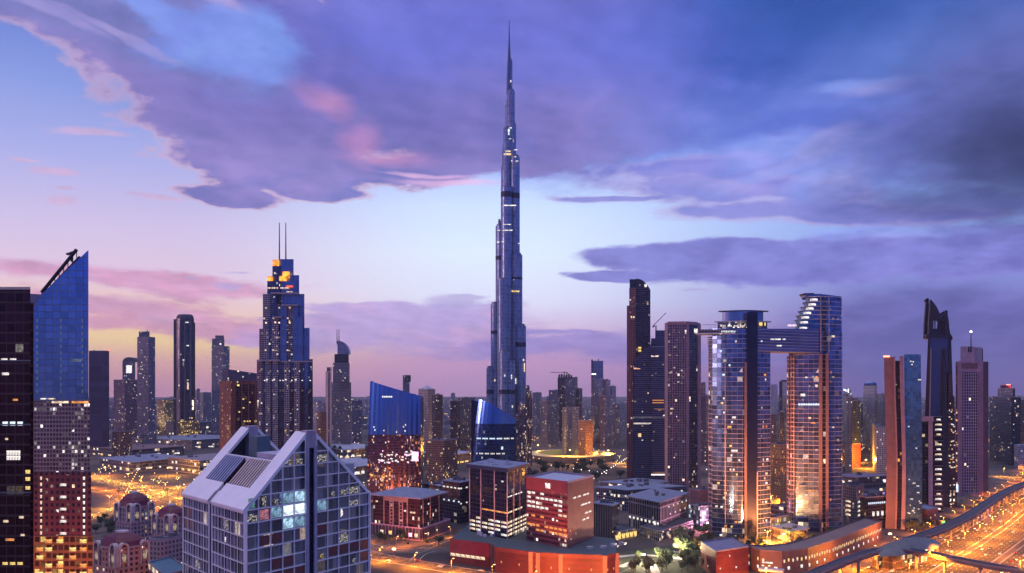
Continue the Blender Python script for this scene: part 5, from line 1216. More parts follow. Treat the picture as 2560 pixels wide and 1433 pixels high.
def road(name, gp, w, lanes, z=.004, kerb=True, edge=True):
    """gp: ground points (x, y)"""
    pts = smooth([Vector(p) for p in gp]); ROADS.append((pts, w)); L, Rr = offset(pts, w/2), offset(pts, -w/2); mb = MB()
    for i in range(len(pts)-1): mb.face([(Rr[i].x,Rr[i].y,z),(Rr[i+1].x,Rr[i+1].y,z),(L[i+1].x,L[i+1].y,z),(L[i].x,L[i].y,z)])
    struct(name, mb, asphalt)
    mb = MB()
    for j in range(1, lanes):
        ln = offset(pts, -w/2+w*j/lanes)
        for i in range(len(ln)-1):
            seg = ln[i+1]-ln[i]; k = max(1, int(seg.length/12))
            for q in range(k):
                a = ln[i]+seg*(q/k); b = a+seg.normalized()*min(5, seg.length/k*.5); t = seg.normalized(); s = Vector((-t.y,t.x))*.14
                mb.face([(*(a-s),z+.004),(*(b-s),z+.004),(*(b+s),z+.004),(*(a+s),z+.004)])
    if edge:
        for dd in (-w/2+.6, w/2-.6):
            ln = offset(pts, dd)
            for i in range(len(ln)-1):
                t = (ln[i+1]-ln[i]).normalized(); s = Vector((-t.y,t.x))*.16; mb.face([(*(ln[i]-s),z+.004),(*(ln[i+1]-s),z+.004),(*(ln[i+1]+s),z+.004),(*(ln[i]+s),z+.004)])
    struct('road_markings', mb, paint)
    if kerb:
        mb = MB()
        for sgn in (1, -1):
            a, b = offset(pts, sgn*(w/2)), offset(pts, sgn*(w/2+.5))
            for i in range(len(pts)-1):
                q = [a[i], a[i+1], b[i+1], b[i]]; q = q if sgn < 0 else q; mb.prism(q if sgn < 0 else q[::-1], 0, .13)
        struct('kerb', mb, kerbm)
    return pts
def gp(px, py): D = gD(py); return (X(px, D), D)
# the wide highway bottom right runs from lower left to upper right
HW0 = Vector(gp(2330, 1433)); HWd = Vector((.62, .785)).normalized(); HWn = Vector((-HWd.y, HWd.x))
hw = []
for k, (off, w, lanes) in enumerate(((52, 14, 3), (26, 26, 6), (-6, 26, 6), (-38, 26, 6), (-64, 14, 3), (-92, 24, 6))):
    a = HW0+HWn*(off-10)-HWd*260; b = HW0+HWn*(off-10)+HWd*420; c = HW0+HWn*(off-10)+HWd*1150+HWn*(40+off*.0); d = HW0+HWn*(off-10)+HWd*2300+HWn*260
    hw.append((road('highway' if w > 20 else 'service_road', [a, HW0+HWn*(off-10), b, c, d], w, lanes, .004+.001*k), w, lanes))
# the curving highway bottom centre
cw = road('highway', [gp(760,1340), gp(930,1388), gp(1060,1412), gp(1230,1440), gp(1500,1475), (400,560)], 22, 5)
cw2 = road('ramp', [gp(900,1358), gp(980,1372), gp(1050,1374), gp(1110,1352), gp(1180,1335), gp(1300,1300)], 9, 2, .012)
cw3 = road('ramp', [gp(1035,1402), gp(1055,1385), gp(1085,1376), gp(1125,1372)], 8, 2, .02)
# roads of the orange district on the left
lw1 = road('avenue', [gp(160,1186), gp(300,1212), gp(420,1248), gp(560,1300)], 26, 6)
lw2 = road('avenue', [gp(100,1330), gp(240,1290), gp(330,1262), gp(440,1225), gp(560,1205)], 20, 4, .014)
lw3 = road('avenue', [gp(-100,1240), gp(150,1222), gp(260,1230), gp(330,1262), gp(400,1330)], 18, 4, .022)
mid1 = road('avenue', [gp(1600,1166), gp(1480,1140), gp(1380,1128), gp(1200,1128), gp(1000,1150)], 26, 6, .014)
mid2 = road('street', [gp(1950,1500), gp(1945,1330), gp(1947,1250), gp(1948,1180), gp(1950,1120)], 16, 4, .02)
rt1 = road('avenue', [gp(2080,1150), gp(2160,1162), gp(2240,1175), gp(2420,1190), gp(2640,1200)], 26, 6, .022)
rt2 = road('street', [gp(1500,1445), gp(1600,1405), gp(1700,1400), gp(1790,1392)], 12, 2, .03)
gd1 = [smooth([Vector(gp(*q)) for q in L_], 8) for L_ in ([(1545,1392),(1600,1388),(1660,1392),(1720,1400)],[(1550,1418),(1590,1406),(1625,1410),(1640,1433),(1640,1470)],[(1640,1372),(1690,1380),(1745,1376)])]
for L_ in gd1:
    mb = MB(); a, b = offset(L_, 3.4), offset(L_, -3.4)
    for i in range(len(L_)-1): mb.prism([b[i], b[i+1], a[i+1], a[i]], 0, .16)
    struct('garden_path', mb, solid('path_pale', (.48,.45,.40), .8))
mb = MB().prism([Vector(gp(*q)) for q in ((1548,1440),(1760,1440),(1760,1352),(1560,1380))], 0, .05); o = struct('lawn', mb, solid('lawn_green', (.045,.06,.03), .95, 0, .4, .3), 'stuff')
rt3 = road('avenue', [gp(2440,1100), gp(2480,1105), gp(2560,1115), gp(2700,1120)], 50, 8, .03)

# ------------------------------------------------------------------ elevated metro viaducts
def viaduct(name, label, pts, w, zd, step, railh=1.6, rail=None):
    P = smooth([Vector(p) for p in pts], 5); c = P[len(P)//2]; r = thing(name, label, 'viaduct', c.x, c.y)
    L, Q = offset(P, w/2), offset(P, -w/2); conc = solid('viaduct_concrete', (.12,.10,.11), .6); mb = MB(); n = len(P)
    for i in range(n-1):
        for (a, b, c2, d, za, zb) in ((Q[i],Q[i+1],L[i+1],L[i],zd,zd),):
            mb.face([(*Q[i],zd),(*Q[i+1],zd),(*L[i+1],zd),(*L[i],zd)])
            mb.face([(*L[i],zd-2.2),(*L[i+1],zd-2.2),(*Q[i+1],zd-2.2),(*Q[i],zd-2.2)])
            mb.face([(*Q[i],zd-2.2),(*Q[i+1],zd-2.2),(*Q[i+1],zd),(*Q[i],zd)]); mb.face([(*L[i+1],zd-2.2),(*L[i],zd-2.2),(*L[i],zd),(*L[i+1],zd)])
    mb.build('deck', conc, r)
    for side in (w/2, -w/2):
        ln = offset(P, side*1.01); mb = MB()
        for i in range(n-1): mb.bar((*ln[i],zd+railh/2), (*ln[i+1],zd+railh/2), .35, railh)
        mb.build('parapet', rail or solid('viaduct_parapet', (.22,.19,.21), .5), r)
    for side in (-1.6, 1.6):
        ln = offset(P, side); mb = MB()
        for i in range(n-1): mb.bar((*ln[i],zd+.2), (*ln[i+1],zd+.2), .25, .3)
        mb.build('track', steel_d, r)
    acc = 0
    for i in range(n-1):
        acc += (P[i+1]-P[i]).length
        if acc > step:
            acc = 0; p = P[i]; mb = MB().tube((p.x,p.y,0), (p.x,p.y,zd-4), 1.2, 1.2, 10); t = (P[i+1]-P[i]).normalized(); s = Vector((-t.y,t.x))
            q = [p+s*w*.45-t*1.2, p+s*w*.45+t*1.2, p-s*w*.45+t*1.2, p-s*w*.45-t*1.2]; mb.prism([p+s*1.4-t, p-s*1.4-t, p-s*1.4+t, p+s*1.4+t], zd-4.5, zd-2.25, 0, 0, top=[p+s*w*.42-t, p-s*w*.42-t, p-s*w*.42+t, p+s*w*.42+t], bottom=True)
            mb.build('pier', solid('pier_concrete', (.42,.36,.30), .7), r)
    return P
def vp(px, py, z): D = (CAMZ-z)*FPX/(py-HOR); return (X(px, D), D)
VA = viaduct('metro_viaduct', 'curving elevated metro viaduct along the far side of the orange highway', [vp(2270,1352,14), vp(2345,1326,14), vp(2420,1291,14), vp(2470,1258,14), vp(2515,1230,14), vp(2570,1208,14), vp(2660,1190,14), vp(2800,1176,14)], 11, 14, 26)
VB = viaduct('metro_viaduct', 'nearer elevated metro viaduct crossing the foot of the picture from the station', [vp(1980,1462,15), vp(2060,1424,15), vp(2130,1396,15), vp(2210,1374,15), vp(2290,1378,15), vp(2380,1396,15), vp(2470,1413,15), vp(2570,1428,15), vp(2700,1446,15)], 9, 15, 28, 1.4)

# station: long vaulted roof
def station():
    a, b = Vector(vp(2190,1372,18)), Vector(vp(2338,1340,18)); d = (b-a); n = Vector((-d.y,d.x)).normalized(); c = (a+b)/2
    r = thing('metro_station', 'long low metro station with a smooth olive grey vaulted shell roof', 'station', c.x, c.y, 0); mb = MB(); N, M = 14, 8
    def p(i, j):
        t = i/N; s = math.sin(math.pi*min(max(t,.02),.98))**.5; u = j/M; q = a+d*t+n*((u-.5)*34*s); return (q.x, q.y, 12+9*s*math.sin(math.pi*u))
    for i in range(N):
        for j in range(M): mb.face([p(i,j), p(i+1,j), p(i+1,j+1), p(i,j+1)][::1])
    mb.build('shell_roof', solid('shell_olive', (.17,.16,.15), .45, .2), r)
    q = [a+d*.1-n*9, a+d*.9-n*9, a+d*.9+n*9, a+d*.1+n*9]; MB().prism(q, 0, 12.5).build('concourse', [fac('facade_station', (.10,.07,.05), (.25,.16,.12), 4, 6, .1, .15, .3, .3, .5, YEL, WARM, 1.4)], r)
station()

# ================================================================== LOW BUILDINGS with individual shapes
def low(name, label, poly, h, mat, roof=None, cat='building', group=None, units=7, eave=0, lit=(), z0=0, roofz=.0):
    c = cen(poly); r = thing(name, label, cat, c.x, c.y, z0, group)
    MB().prism(poly, z0, z0+h, 0, 1).build('wall', [mat, roof or roof_bl], r)
    if eave: MB().prism(grow(poly, eave), z0+h+.01, z0+h+1.0, 0, 0, bottom=True).build('roof', roof or roof_bl, r)
    else: parapet(r, poly, z0+h, 1.1, .5)
    if units: plant(r, poly, z0+h+(1.0 if eave else 0), units)
    for (i, u, z, w, hh, kd) in lit: a, b = Vector(poly[i][:2]), Vector(poly[(i+1)%len(poly)][:2]); lit_window(r, a, b, u*(b-a).length, z0+z, w, hh, kd, .3)
    return r
f_off = fac('facade_office_low', (.06,.07,.11), (.22,.21,.25), 3.4, 4.0, .22, .22, .6, .15, .16, WARM, WHITE, 1.3, band=.08)
f_pier = fac('facade_office_piers', (.04,.045,.07), (.26,.24,.28), 4.4, 14.0, .24, .10, .6, .15, .10, WHITE, COOL, 1.3)
f_sand = fac('facade_sand_flats', (.06,.05,.06), (.38,.29,.25), 3.2, 3.3, .4, .4, .3, .3, .2, WARM, YEL, 1.2)
f_hall = fac('facade_hall', (.06,.06,.08), (.22,.20,.22), 7.0, 6.5, .12, .3, .3, .3, .25, WARM, WHITE, 1.3)
f_shop = fac('facade_shopfronts', (.08,.06,.05), (.26,.19,.15), 4.0, 4.5, .2, .3, .2, .3, .65, YEL, WHITE, 1.4)
def lowrise():
    def W_(i, z, n, w, h, kd, a=.06, b=.94): return [(i, a+(b-a)*k/max(1,n-1), z, w, h, kd) for k in range(n)]
    # behind the terraced office
    P = quad(1108, 1010, 1150, 985, 1182, 1010); r = low('dark_glass_annex', 'dark glass office with one ladder like bay, left of the finned office block', P, 46, m_off, roof_bl, lit=W_(0,39,5,4,1.5,'white')+W_(1,39,3,4,1.5,'white')+W_(0,24,4,3,1.5,'cool')+W_(1,22,3,3,1.4,'white'), eave=2)
    P = quad(1060, 1180, 1100, 1150, 1160, 1180); low('ribbed_roof_hall', 'low hall with a pale ribbed roof behind the wider blue tower', P, 24, f_hall, roof_lt)
    # right of the red block
    P = quad(1484, 900, 1530, 880, 1546, 900); low('slatted_office_block', 'narrow dark office with fine pale vertical slats right behind the red block', P, 34, fac('facade_slats', (.03,.03,.05), (.30,.27,.30), 2.4, 60, .25, .0, .5, .2, .08, WHITE, WHITE, 1.2), roof_bl, eave=2)
    P = quad(1500, 900, 1545, 872, 1590, 895); low('yellow_lit_arcade', 'low arcade glowing yellow at street level, right of the slatted office', P, 9, f_shop, roof_dk, lit=W_(1,2,5,5,5,'yellow')+W_(0,2,3,4,4,'yellow'), units=1)
    P = quad(1571, 960, 1650, 905, 1718, 985); low('courtyard_office_block', 'blue roofed office with a row of white lit windows under stone piers', P, 34, f_pier, roof_bl, eave=3, units=4, lit=W_(0,11,8,3.0,2.4,'white')+W_(1,26,5,3,1.6,'white',.3,.95)+W_(1,18,4,2.4,1.6,'white',.35,.9))
    P = quad(1600, 900, 1650, 868, 1734, 940); low('office_podium', 'low grey podium wrapped around the courtyard office', P, 10, f_off, roof_dk, units=2, lit=W_(1,3,6,3,2.4,'warm'))
    P = quad(1490, 1120, 1570, 1085, 1712, 1130); low('terraced_blue_roof_complex', 'long blue roofed complex with stepped decks behind the courtyard office', P, 26, f_off, roof_bl, eave=3, units=6, lit=W_(0,18,5,3,2,'white')+W_(1,20,6,3,1.6,'cool'))
    P = quad(1500, 1240, 1600, 1200, 1690, 1250); low('curved_deck_hall', 'hazy low hall with a deck roof, foot of the louvred construction tower', P, 20, f_hall, roof_bl, eave=2)
    P = quad(1620, 1300, 1650, 1280, 1672, 1290); low('lit_sign_kiosk', 'small building carrying a bright blank sign, foot of the louvred construction tower', P, 14, f_sand, roof_dk, units=0, lit=[(1,.5,8,9,5,'warm')])
    P = quad(1722, 1060, 1750, 1040, 1785, 1055); low('salmon_block', 'plain salmon coloured block with two lit openings beside the left linked tower', P, 31, solid('render_salmon', (.44,.17,.14), .7), roof_dk, units=2, lit=[(1,.3,9,2,4,'yellow'),(1,.6,8,2,3,'warm'),(1,.85,9,2,2,'white')])
    P = quad(1722, 960, 1750, 940, 1786, 950); low('white_band_office', 'low office with cool white window bands beside the left linked tower', P, 25, fac('facade_cool_bands', (.05,.07,.11), (.14,.16,.22), 3, 5, .1, .3, .6, .2, .5, COOL, WHITE, 1.0), roof_bl)
    # red foreground blocks at the bottom
    P = quad(1752, 745, 1790, 700, 1872, 722); low('red_shop_block', 'oxide red block with a mauve roof at the bottom, left of the long curved podium', P, 21, m_pod, solid('roof_mauve', (.20,.19,.28), .7), units=0, lit=[(1,.4,16,.9,1.3,'white'),(1,.12,7,.9,1.3,'white'),(1,.6,6,1.6,1.3,'white'),(0,.5,5,1,1.4,'warm')])
    # long curved podium with square lit windows
    fr = [pt(1868, 742), pt(1900, 722), pt(1955, 715), pt(2020, 730), pt(2080, 765), pt(2140, 815), pt(2205, 880)]; bk = [p+Vector((-6, 26)) for p in fr][::-1]; poly = fr+bk; c = cen(poly)
    r = thing('curved_podium', 'long curved brown podium with square lit windows along the nearer viaduct', 'podium', c.x, c.y)
    MB().prism(poly, 0, 18, 0, 1).build('wall', [solid('render_cocoa', (.17,.095,.08), .65), solid('roof_cocoa', (.22,.15,.13), .7)], r); parapet(r, poly, 18, 1.2, .6, solid('parapet_cocoa', (.2,.13,.12), .6))
    for i in range(6):
        a, b = fr[i], fr[i+1]; L = (b-a).length
        for k in range(int(L/5)):
            if i > 1 or k % 3 == 0: lit_window(r, a, b, 2.5+k*5, 10 if k % 2 else 9.4, 1.6, 2.6, 'warm' if (k+i) % 3 else 'yellow', .15)
            if (k+i) % 3 == 0: lit_window(r, a, b, 2.5+k*5, 3.5, 2.4, 2.6, 'white', .15)
    d = (fr[2]-fr[1]).normalized(); n = Vector((d.y,-d.x)); a = fr[1]+n*8
    MB().prism([fr[1]+n*9, fr[2]+n*9+d*2, fr[2]+n*.5+d*2, fr[1]+n*.5], 3.4, 5.2, bottom=True).build('canopy', solid('canopy_white', (.6,.58,.62), .5), r)
    lit_window(r, fr[1], fr[2], 6, 8.5, 8, 1.2, 'white', .3, 'lit_sign')
    # around the linked towers: pale plaza pavilions
    P = quad(1932, 905, 1975, 872, 2020, 895); low('cream_pavilion', 'pale flat roofed pavilion between the linked towers, lit from beneath', P, 9, fac('facade_pavilion', (.1,.08,.05), (.5,.44,.34), 3, 7, .2, .3, .2, .3, .7, YEL, WHITE, 1.2), solid('roof_cream', (.50,.47,.42), .6), units=1, eave=2)
    P = quad(1905, 930, 1925, 915, 1975, 940); low('glass_lobby', 'yellow lit glass lobby at the foot of the left linked tower', P, 16, fac('facade_lobby', (.1,.08,.05), (.3,.26,.2), 2.4, 5, .15, .2, .3, .2, .8, YEL, WHITE, 1.3), roof_dk, units=1)
    P = quad(1925, 1010, 1960, 990, 2010, 1005); low('grey_hall', 'grey hall in the gap between the linked towers', P, 18, f_hall, roof_dk, units=1)
    P = quad(1926, 1180, 1950, 1150, 1974, 1165); low('amber_sandstone_block', 'amber lit sandstone block seen through the gap between the linked towers', P, 78, fac('facade_amber', (.10,.05,.03), (.5,.30,.14), 3.4, 3.5, .4, .4, .2, .3, .25, ORA, YEL, 1.2), roof_dk)
    # right of linked towers
    P = quad(2102, 1010, 2140, 985, 2160, 1005); low('shopfront_block', 'brown block with bright stacked shopfront windows behind the viaduct', P, 42, f_sand, roof_dk, lit=[(1,.35,8+k*5,7,2,'white') for k in range(4)]+[(0,.5,8+k*5,8,2,'warm') for k in range(4)])
    P = quad(2150, 960, 2166, 945, 2222, 960); low('blue_sign_block', 'dark block with a long glowing blue sign band, left of the wavy tower', P, 34, m_dark, roof_dk, lit=[(1,.1+.088*k,27,1.6,2.0,'cool') for k in range(10)]+[(1,.3+.2*k,14,3,5,'white') for k in range(3)])
    P = quad(2085, 1300, 2140, 1260, 2218, 1290); low('dusky_flyover_hall', 'long dusky flat hall beneath the yellow lit yard', P, 24, f_hall, solid('roof_plum', (.16,.12,.18), .7), eave=5, units=2)
    P = quad(2095, 1180, 2130, 1150, 2215, 1190); low('violet_lit_market', 'low market with red and violet lights, left of the wavy tower', P, 12, fac('facade_market', (.05,.03,.08), (.15,.1,.2), 2.4, 3, .2, .2, .3, .3, .8, (1,.2,.08), (.4,.3,1), 1.3), roof_dk, units=2)
    P = quad(2286, 1010, 2318, 980, 2345, 1000); low('red_tent_hall', 'small red lit hall with a ridge roof at the foot of the claw-crowned tower', P, 16, solid('render_oxide', (.34,.08,.04), .7), roof_bl, units=0, lit=[(1,.3,6,1.6,2,'yellow'),(1,.7,8,1.6,1.6,'warm'),(0,.4,4,2,1.6,'yellow')])
    lit = low('green_lit_kiosk', 'tiny kiosk flooded with green light near the metro viaduct', quad(2340, 975, 2352, 965, 2372, 975), 6, solid('kiosk_dark', (.04,.05,.04), .6), roof_dk, units=0, lit=[(1,.3,3,6,3,'green'),(1,.75,2,5,2,'green')])
    P = quad(2535, 1700, 2545, 1670, 2570, 1690); low('white_slab_block', 'small white gridded slab by the right edge above the highway', P, 44, m_pale, roof_lt, units=1)
    P = quad(2100, 1750, 2125, 1700, 2152, 1720); low('red_hoarding_block', 'red lit block beside the yellow lit yard, right of the linked towers', P, 45, fac('facade_hoarding', (.2,.04,.02), (.42,.08,.04), 4, 3, .3, .4, .2, .3, .3, ORA, WARM, 1.2), roof_dk)
    # stadium-like lit ground, centre
    P = quad(1330, 2150, 1400, 2060, 1500, 2150)
    c = Vector(gp(1425, 1148)); r = thing('floodlit_arena', 'low elongated arena glowing yellow in the middle distance', 'arena', c.x, c.y); mb = MB(); N = 28
    ring = lambda rx, ry, z: [(c.x+rx*math.cos(2*math.pi*i/N), c.y+ry*math.sin(2*math.pi*i/N), z) for i in range(N)]
    a, b, d2, e = ring(92,110,0), ring(96,118,13), ring(70,90,14), ring(60,76,4)
    for u, v, nm, m in ((a,b,'outer_wall',solid('arena_wall',(.5,.42,.26),.6)),(b,d2,'roof_ring',solid('arena_roof',(.5,.45,.2),.6)),(d2,e,'inner_bowl',solid('arena_bowl',(.42,.42,.10),.7))):
        mb = MB()
        for i in range(N): j = (i+1)%N; mb.face([u[i],u[j],v[j],v[i]])
        mb.build(nm, m, r)
    MB().face([(x,y,.5) for x,y,z in ring(60,76,0)]).build('pitch', solid('arena_pitch', (.25,.32,.06), .8), r)
    # mall halls at left
    halls = [(225,2000,330,1900,460,2030,20,'dusky_mall_wing','long dusky mall wing with rounded roof edge right of the slanted blue tower',solid('roof_brick',(.20,.11,.12),.7)),
             (330,2300,480,2200,640,2380,24,'blue_roof_mall','wide blue grey mall roof stretching to the rust red block',roof_bl),(415,2700,480,2640,552,2700,52,'blue_box_hall','plain blue grey box hall in front of the round-shouldered tower',solid('hall_blue',(.10,.12,.22),.6)),
             (250,1700,330,1600,470,1720,18,'terraced_mall_wing','mall wing with dark glazed front and white entrance lights',roof_bl),(420,1640,500,1560,620,1660,24,'brown_mall_wing','brown walled mall wing with a white sign near the gabled hotel roof',solid('roof_taupe',(.24,.20,.22),.7)),
             (815,2000,860,1900,935,1980,20,'white_wave_roof_hall','hall with overlapping pale wave roofs, left of the wider blue tower',roof_lt),(818,1600,870,1500,945,1580,17,'white_shell_roof_hall','hall with pale shell roofs nearest the gabled hotel, left of the wider blue tower',roof_lt),
             (1050,1800,1110,1700,1175,1800,22,'grey_deck_hall','low grey deck roof hall between the two blue glass towers',roof_lt)]
    for a, Da, c_, Dc, b, Db, h, nm, lb, rf in halls:
        P = quad(a, Da, c_, Dc, b, Db); r = low(nm, lb, P, h, f_hall, rf, eave=4, units=5)
        for k in range(5):
            A, B = Vector(P[1]), Vector(P[2]); lit_window(r, A, B, (B-A).length*(.1+.19*k), 4, random.choice((5,9,14)), random.choice((3,5)), random.choice(('white','warm','yellow','white')), .3)
            A, B = Vector(P[0]), Vector(P[1]); lit_window(r, A, B, (B-A).length*(.1+.19*k), 4, random.choice((5,9,12)), random.choice((3,4)), random.choice(('warm','yellow','white')), .3)
        if 'wave' in nm or 'shell' in nm:
            for k in range(3):
                mb = MB(); A, B, E = Vector(P[0]), Vector(P[1]), Vector(P[3]); q0 = A+(B-A)*(.05+.3*k); q1 = A+(B-A)*(.33+.3*k); dv = E-A; M = 8
                for i in range(M):
                    f = lambda t: q0+(q1-q0)*t; g = lambda t: h+1.2+7*math.sin(math.pi*t)
                    p, q = f(i/M), f((i+1)/M); mb.face([(*p,g(i/M)),(*q,g((i+1)/M)),(*(q+dv),g((i+1)/M)*.8+3),(*(p+dv),g(i/M)*.8+3)])
                mb.build('shell_roof', roof_lt, r)
    # domed village blocks bottom left
    def domed(name, label, a, c_, b, D, ytop, th, h_roof, wallm):
        P = rect3(a, c_, b, D, th); z1 = Zp(ytop, D); cc = cen(P); r = thing(name, label, 'apartment block', cc.x, cc.y)
        MB().prism(P, 0, z1, 0, 1).build('wall', [wallm, stone_p], r); mar = solid('roof_maroon', (.13,.012,.03), .5)
        rings = [(1.02, 0), (.93, .38), (.74, .68), (.45, .9), (.12, 1.0)]
        mb = MB()
        def rg(k): 
            o = []
            for i in range(20):
                t = 2*math.pi*i/20+.78; base = [Vector(p[:2])-cc for p in P]
                # squircle interpolation of the footprint
                A_, B_ = (base[1]-base[0])/2, (base[3]-base[0])/2; ct, st = math.cos(t-.78), math.sin(t-.78)
                f = 1/max(abs(ct), abs(st))**.75; o.append(cc+(A_*ct+B_*st)*f*k)
            return o
        for (k0, h0), (k1, h1) in zip(rings, rings[1:]):
            R0, R1 = rg(k0), rg(k1)
            for i in range(20): j = (i+1)%20; mb.face([(*R0[i],z1+h0*h_roof+1.2),(*R0[j],z1+h0*h_roof+1.2),(*R1[j],z1+h1*h_roof+1.2),(*R1[i],z1+h1*h_roof+1.2)])
        mb.face([(*p, z1+h_roof+1.2) for p in rg(.12)]); mb.build('domed_roof', mar, r)
        MB().prism(rg(1.06), z1+.02, z1+1.2, bottom=True).build('cornice', stone_p, r); MB().prism(rg(.3), z1+h_roof*.93, z1+h_roof+2.0, bottom=True).build('lantern', stone_w, r)
        for i, s in ((0,.12),(0,.88),(1,.2),(1,.85)):
            A, B = Vector(P[i]), Vector(P[i+1]); d = (B-A).normalized(); n = Vector((d.y,-d.x)); p = A+(B-A)*s
            mb = MB(); w = 3.2; prof = [(-w,z1-11),(-w,z1+1)]+[(-w*math.cos(math.pi*t/6), z1+1+3.2*math.sin(math.pi*t/6)) for t in range(1,6)]+[(w,z1+1),(w,z1-11)]
            ip = [(x*.72, z1-11 if z < z1-10 else z1-11+(z-z1+11)*.93) for x, z in prof]
            for k in range(len(prof)-1):
                q = [prof[k], prof[k+1], ip[k+1], ip[k]]; F = [(*(p+d*x+n*1.4), z) for x, z in q]; Bk = [(*(p+d*x-n*1.5), z) for x, z in q]
                mb.face(F); mb.face(Bk[::-1])
                for m in range(4): mb.face([F[(m+1)%4],F[m],Bk[m],Bk[(m+1)%4]])
            do = mb.build('arched_dormer', solid('dormer_cream', (.55,.45,.45), .6), r)
            lit_window(do, A, B, s*(B-A).length, z1-8, 2.4, 5, 'warmd', 1.0)
        for i in (0, 1):
            A, B = Vector(P[i]), Vector(P[i+1]); L = (B-A).length
            if L > 8:
                for zf in (z1-12.5, z1-25): MB().prism(grow(P, .5), zf, zf+.7, bottom=True).build('string_course', stone_p, r) if i == 0 else None
                sprinkle(r, A, B, z1-46, z1-12, 9, ('warm','white','yellow'), 3.6, 3.5, 1.4, 1.8)
        return r
    fv = fac('facade_village_pink', (.07,.03,.05), (.50,.26,.23), 3.6, 3.5, .5, .45, .3, .3, .22, WARM, WHITE, 1.1); fg = fac('facade_village_grey', (.05,.05,.07), (.32,.26,.30), 3.4, 3.4, .45, .42, .3, .3, .26, WARM, WHITE, 1.1)
    domed('domed_apartment_block', 'nearest pink apartment block with a maroon domed roof, at the bottom left', 238, 292, 372, 560, 1376, 35, 8, fv)
    domed('domed_apartment_block', 'grey apartment block with a maroon dome, farther left and higher of the pair behind', 290, 330, 384, 700, 1272, 30, 10, fg)
    domed('domed_apartment_block', 'mauve apartment block with a maroon dome touching the gabled hotel', 384, 425, 472, 640, 1300, 30, 8, fg)
    P = rect3(372, 400, 462, 610, 25); low('mauve_lower_flats', 'mauve flats with golden middle bay below the domed blocks', P, Zp(1352,610), fg, roof_dk, units=2)
    P = quad(370, 560, 410, 520, 470, 540); low('teal_pool_pavilion', 'low flat teal roofed pavilion at the foot of the gabled hotel', P, 40, f_off, solid('roof_teal', (.04,.14,.18), .4), units=0)
lowrise()

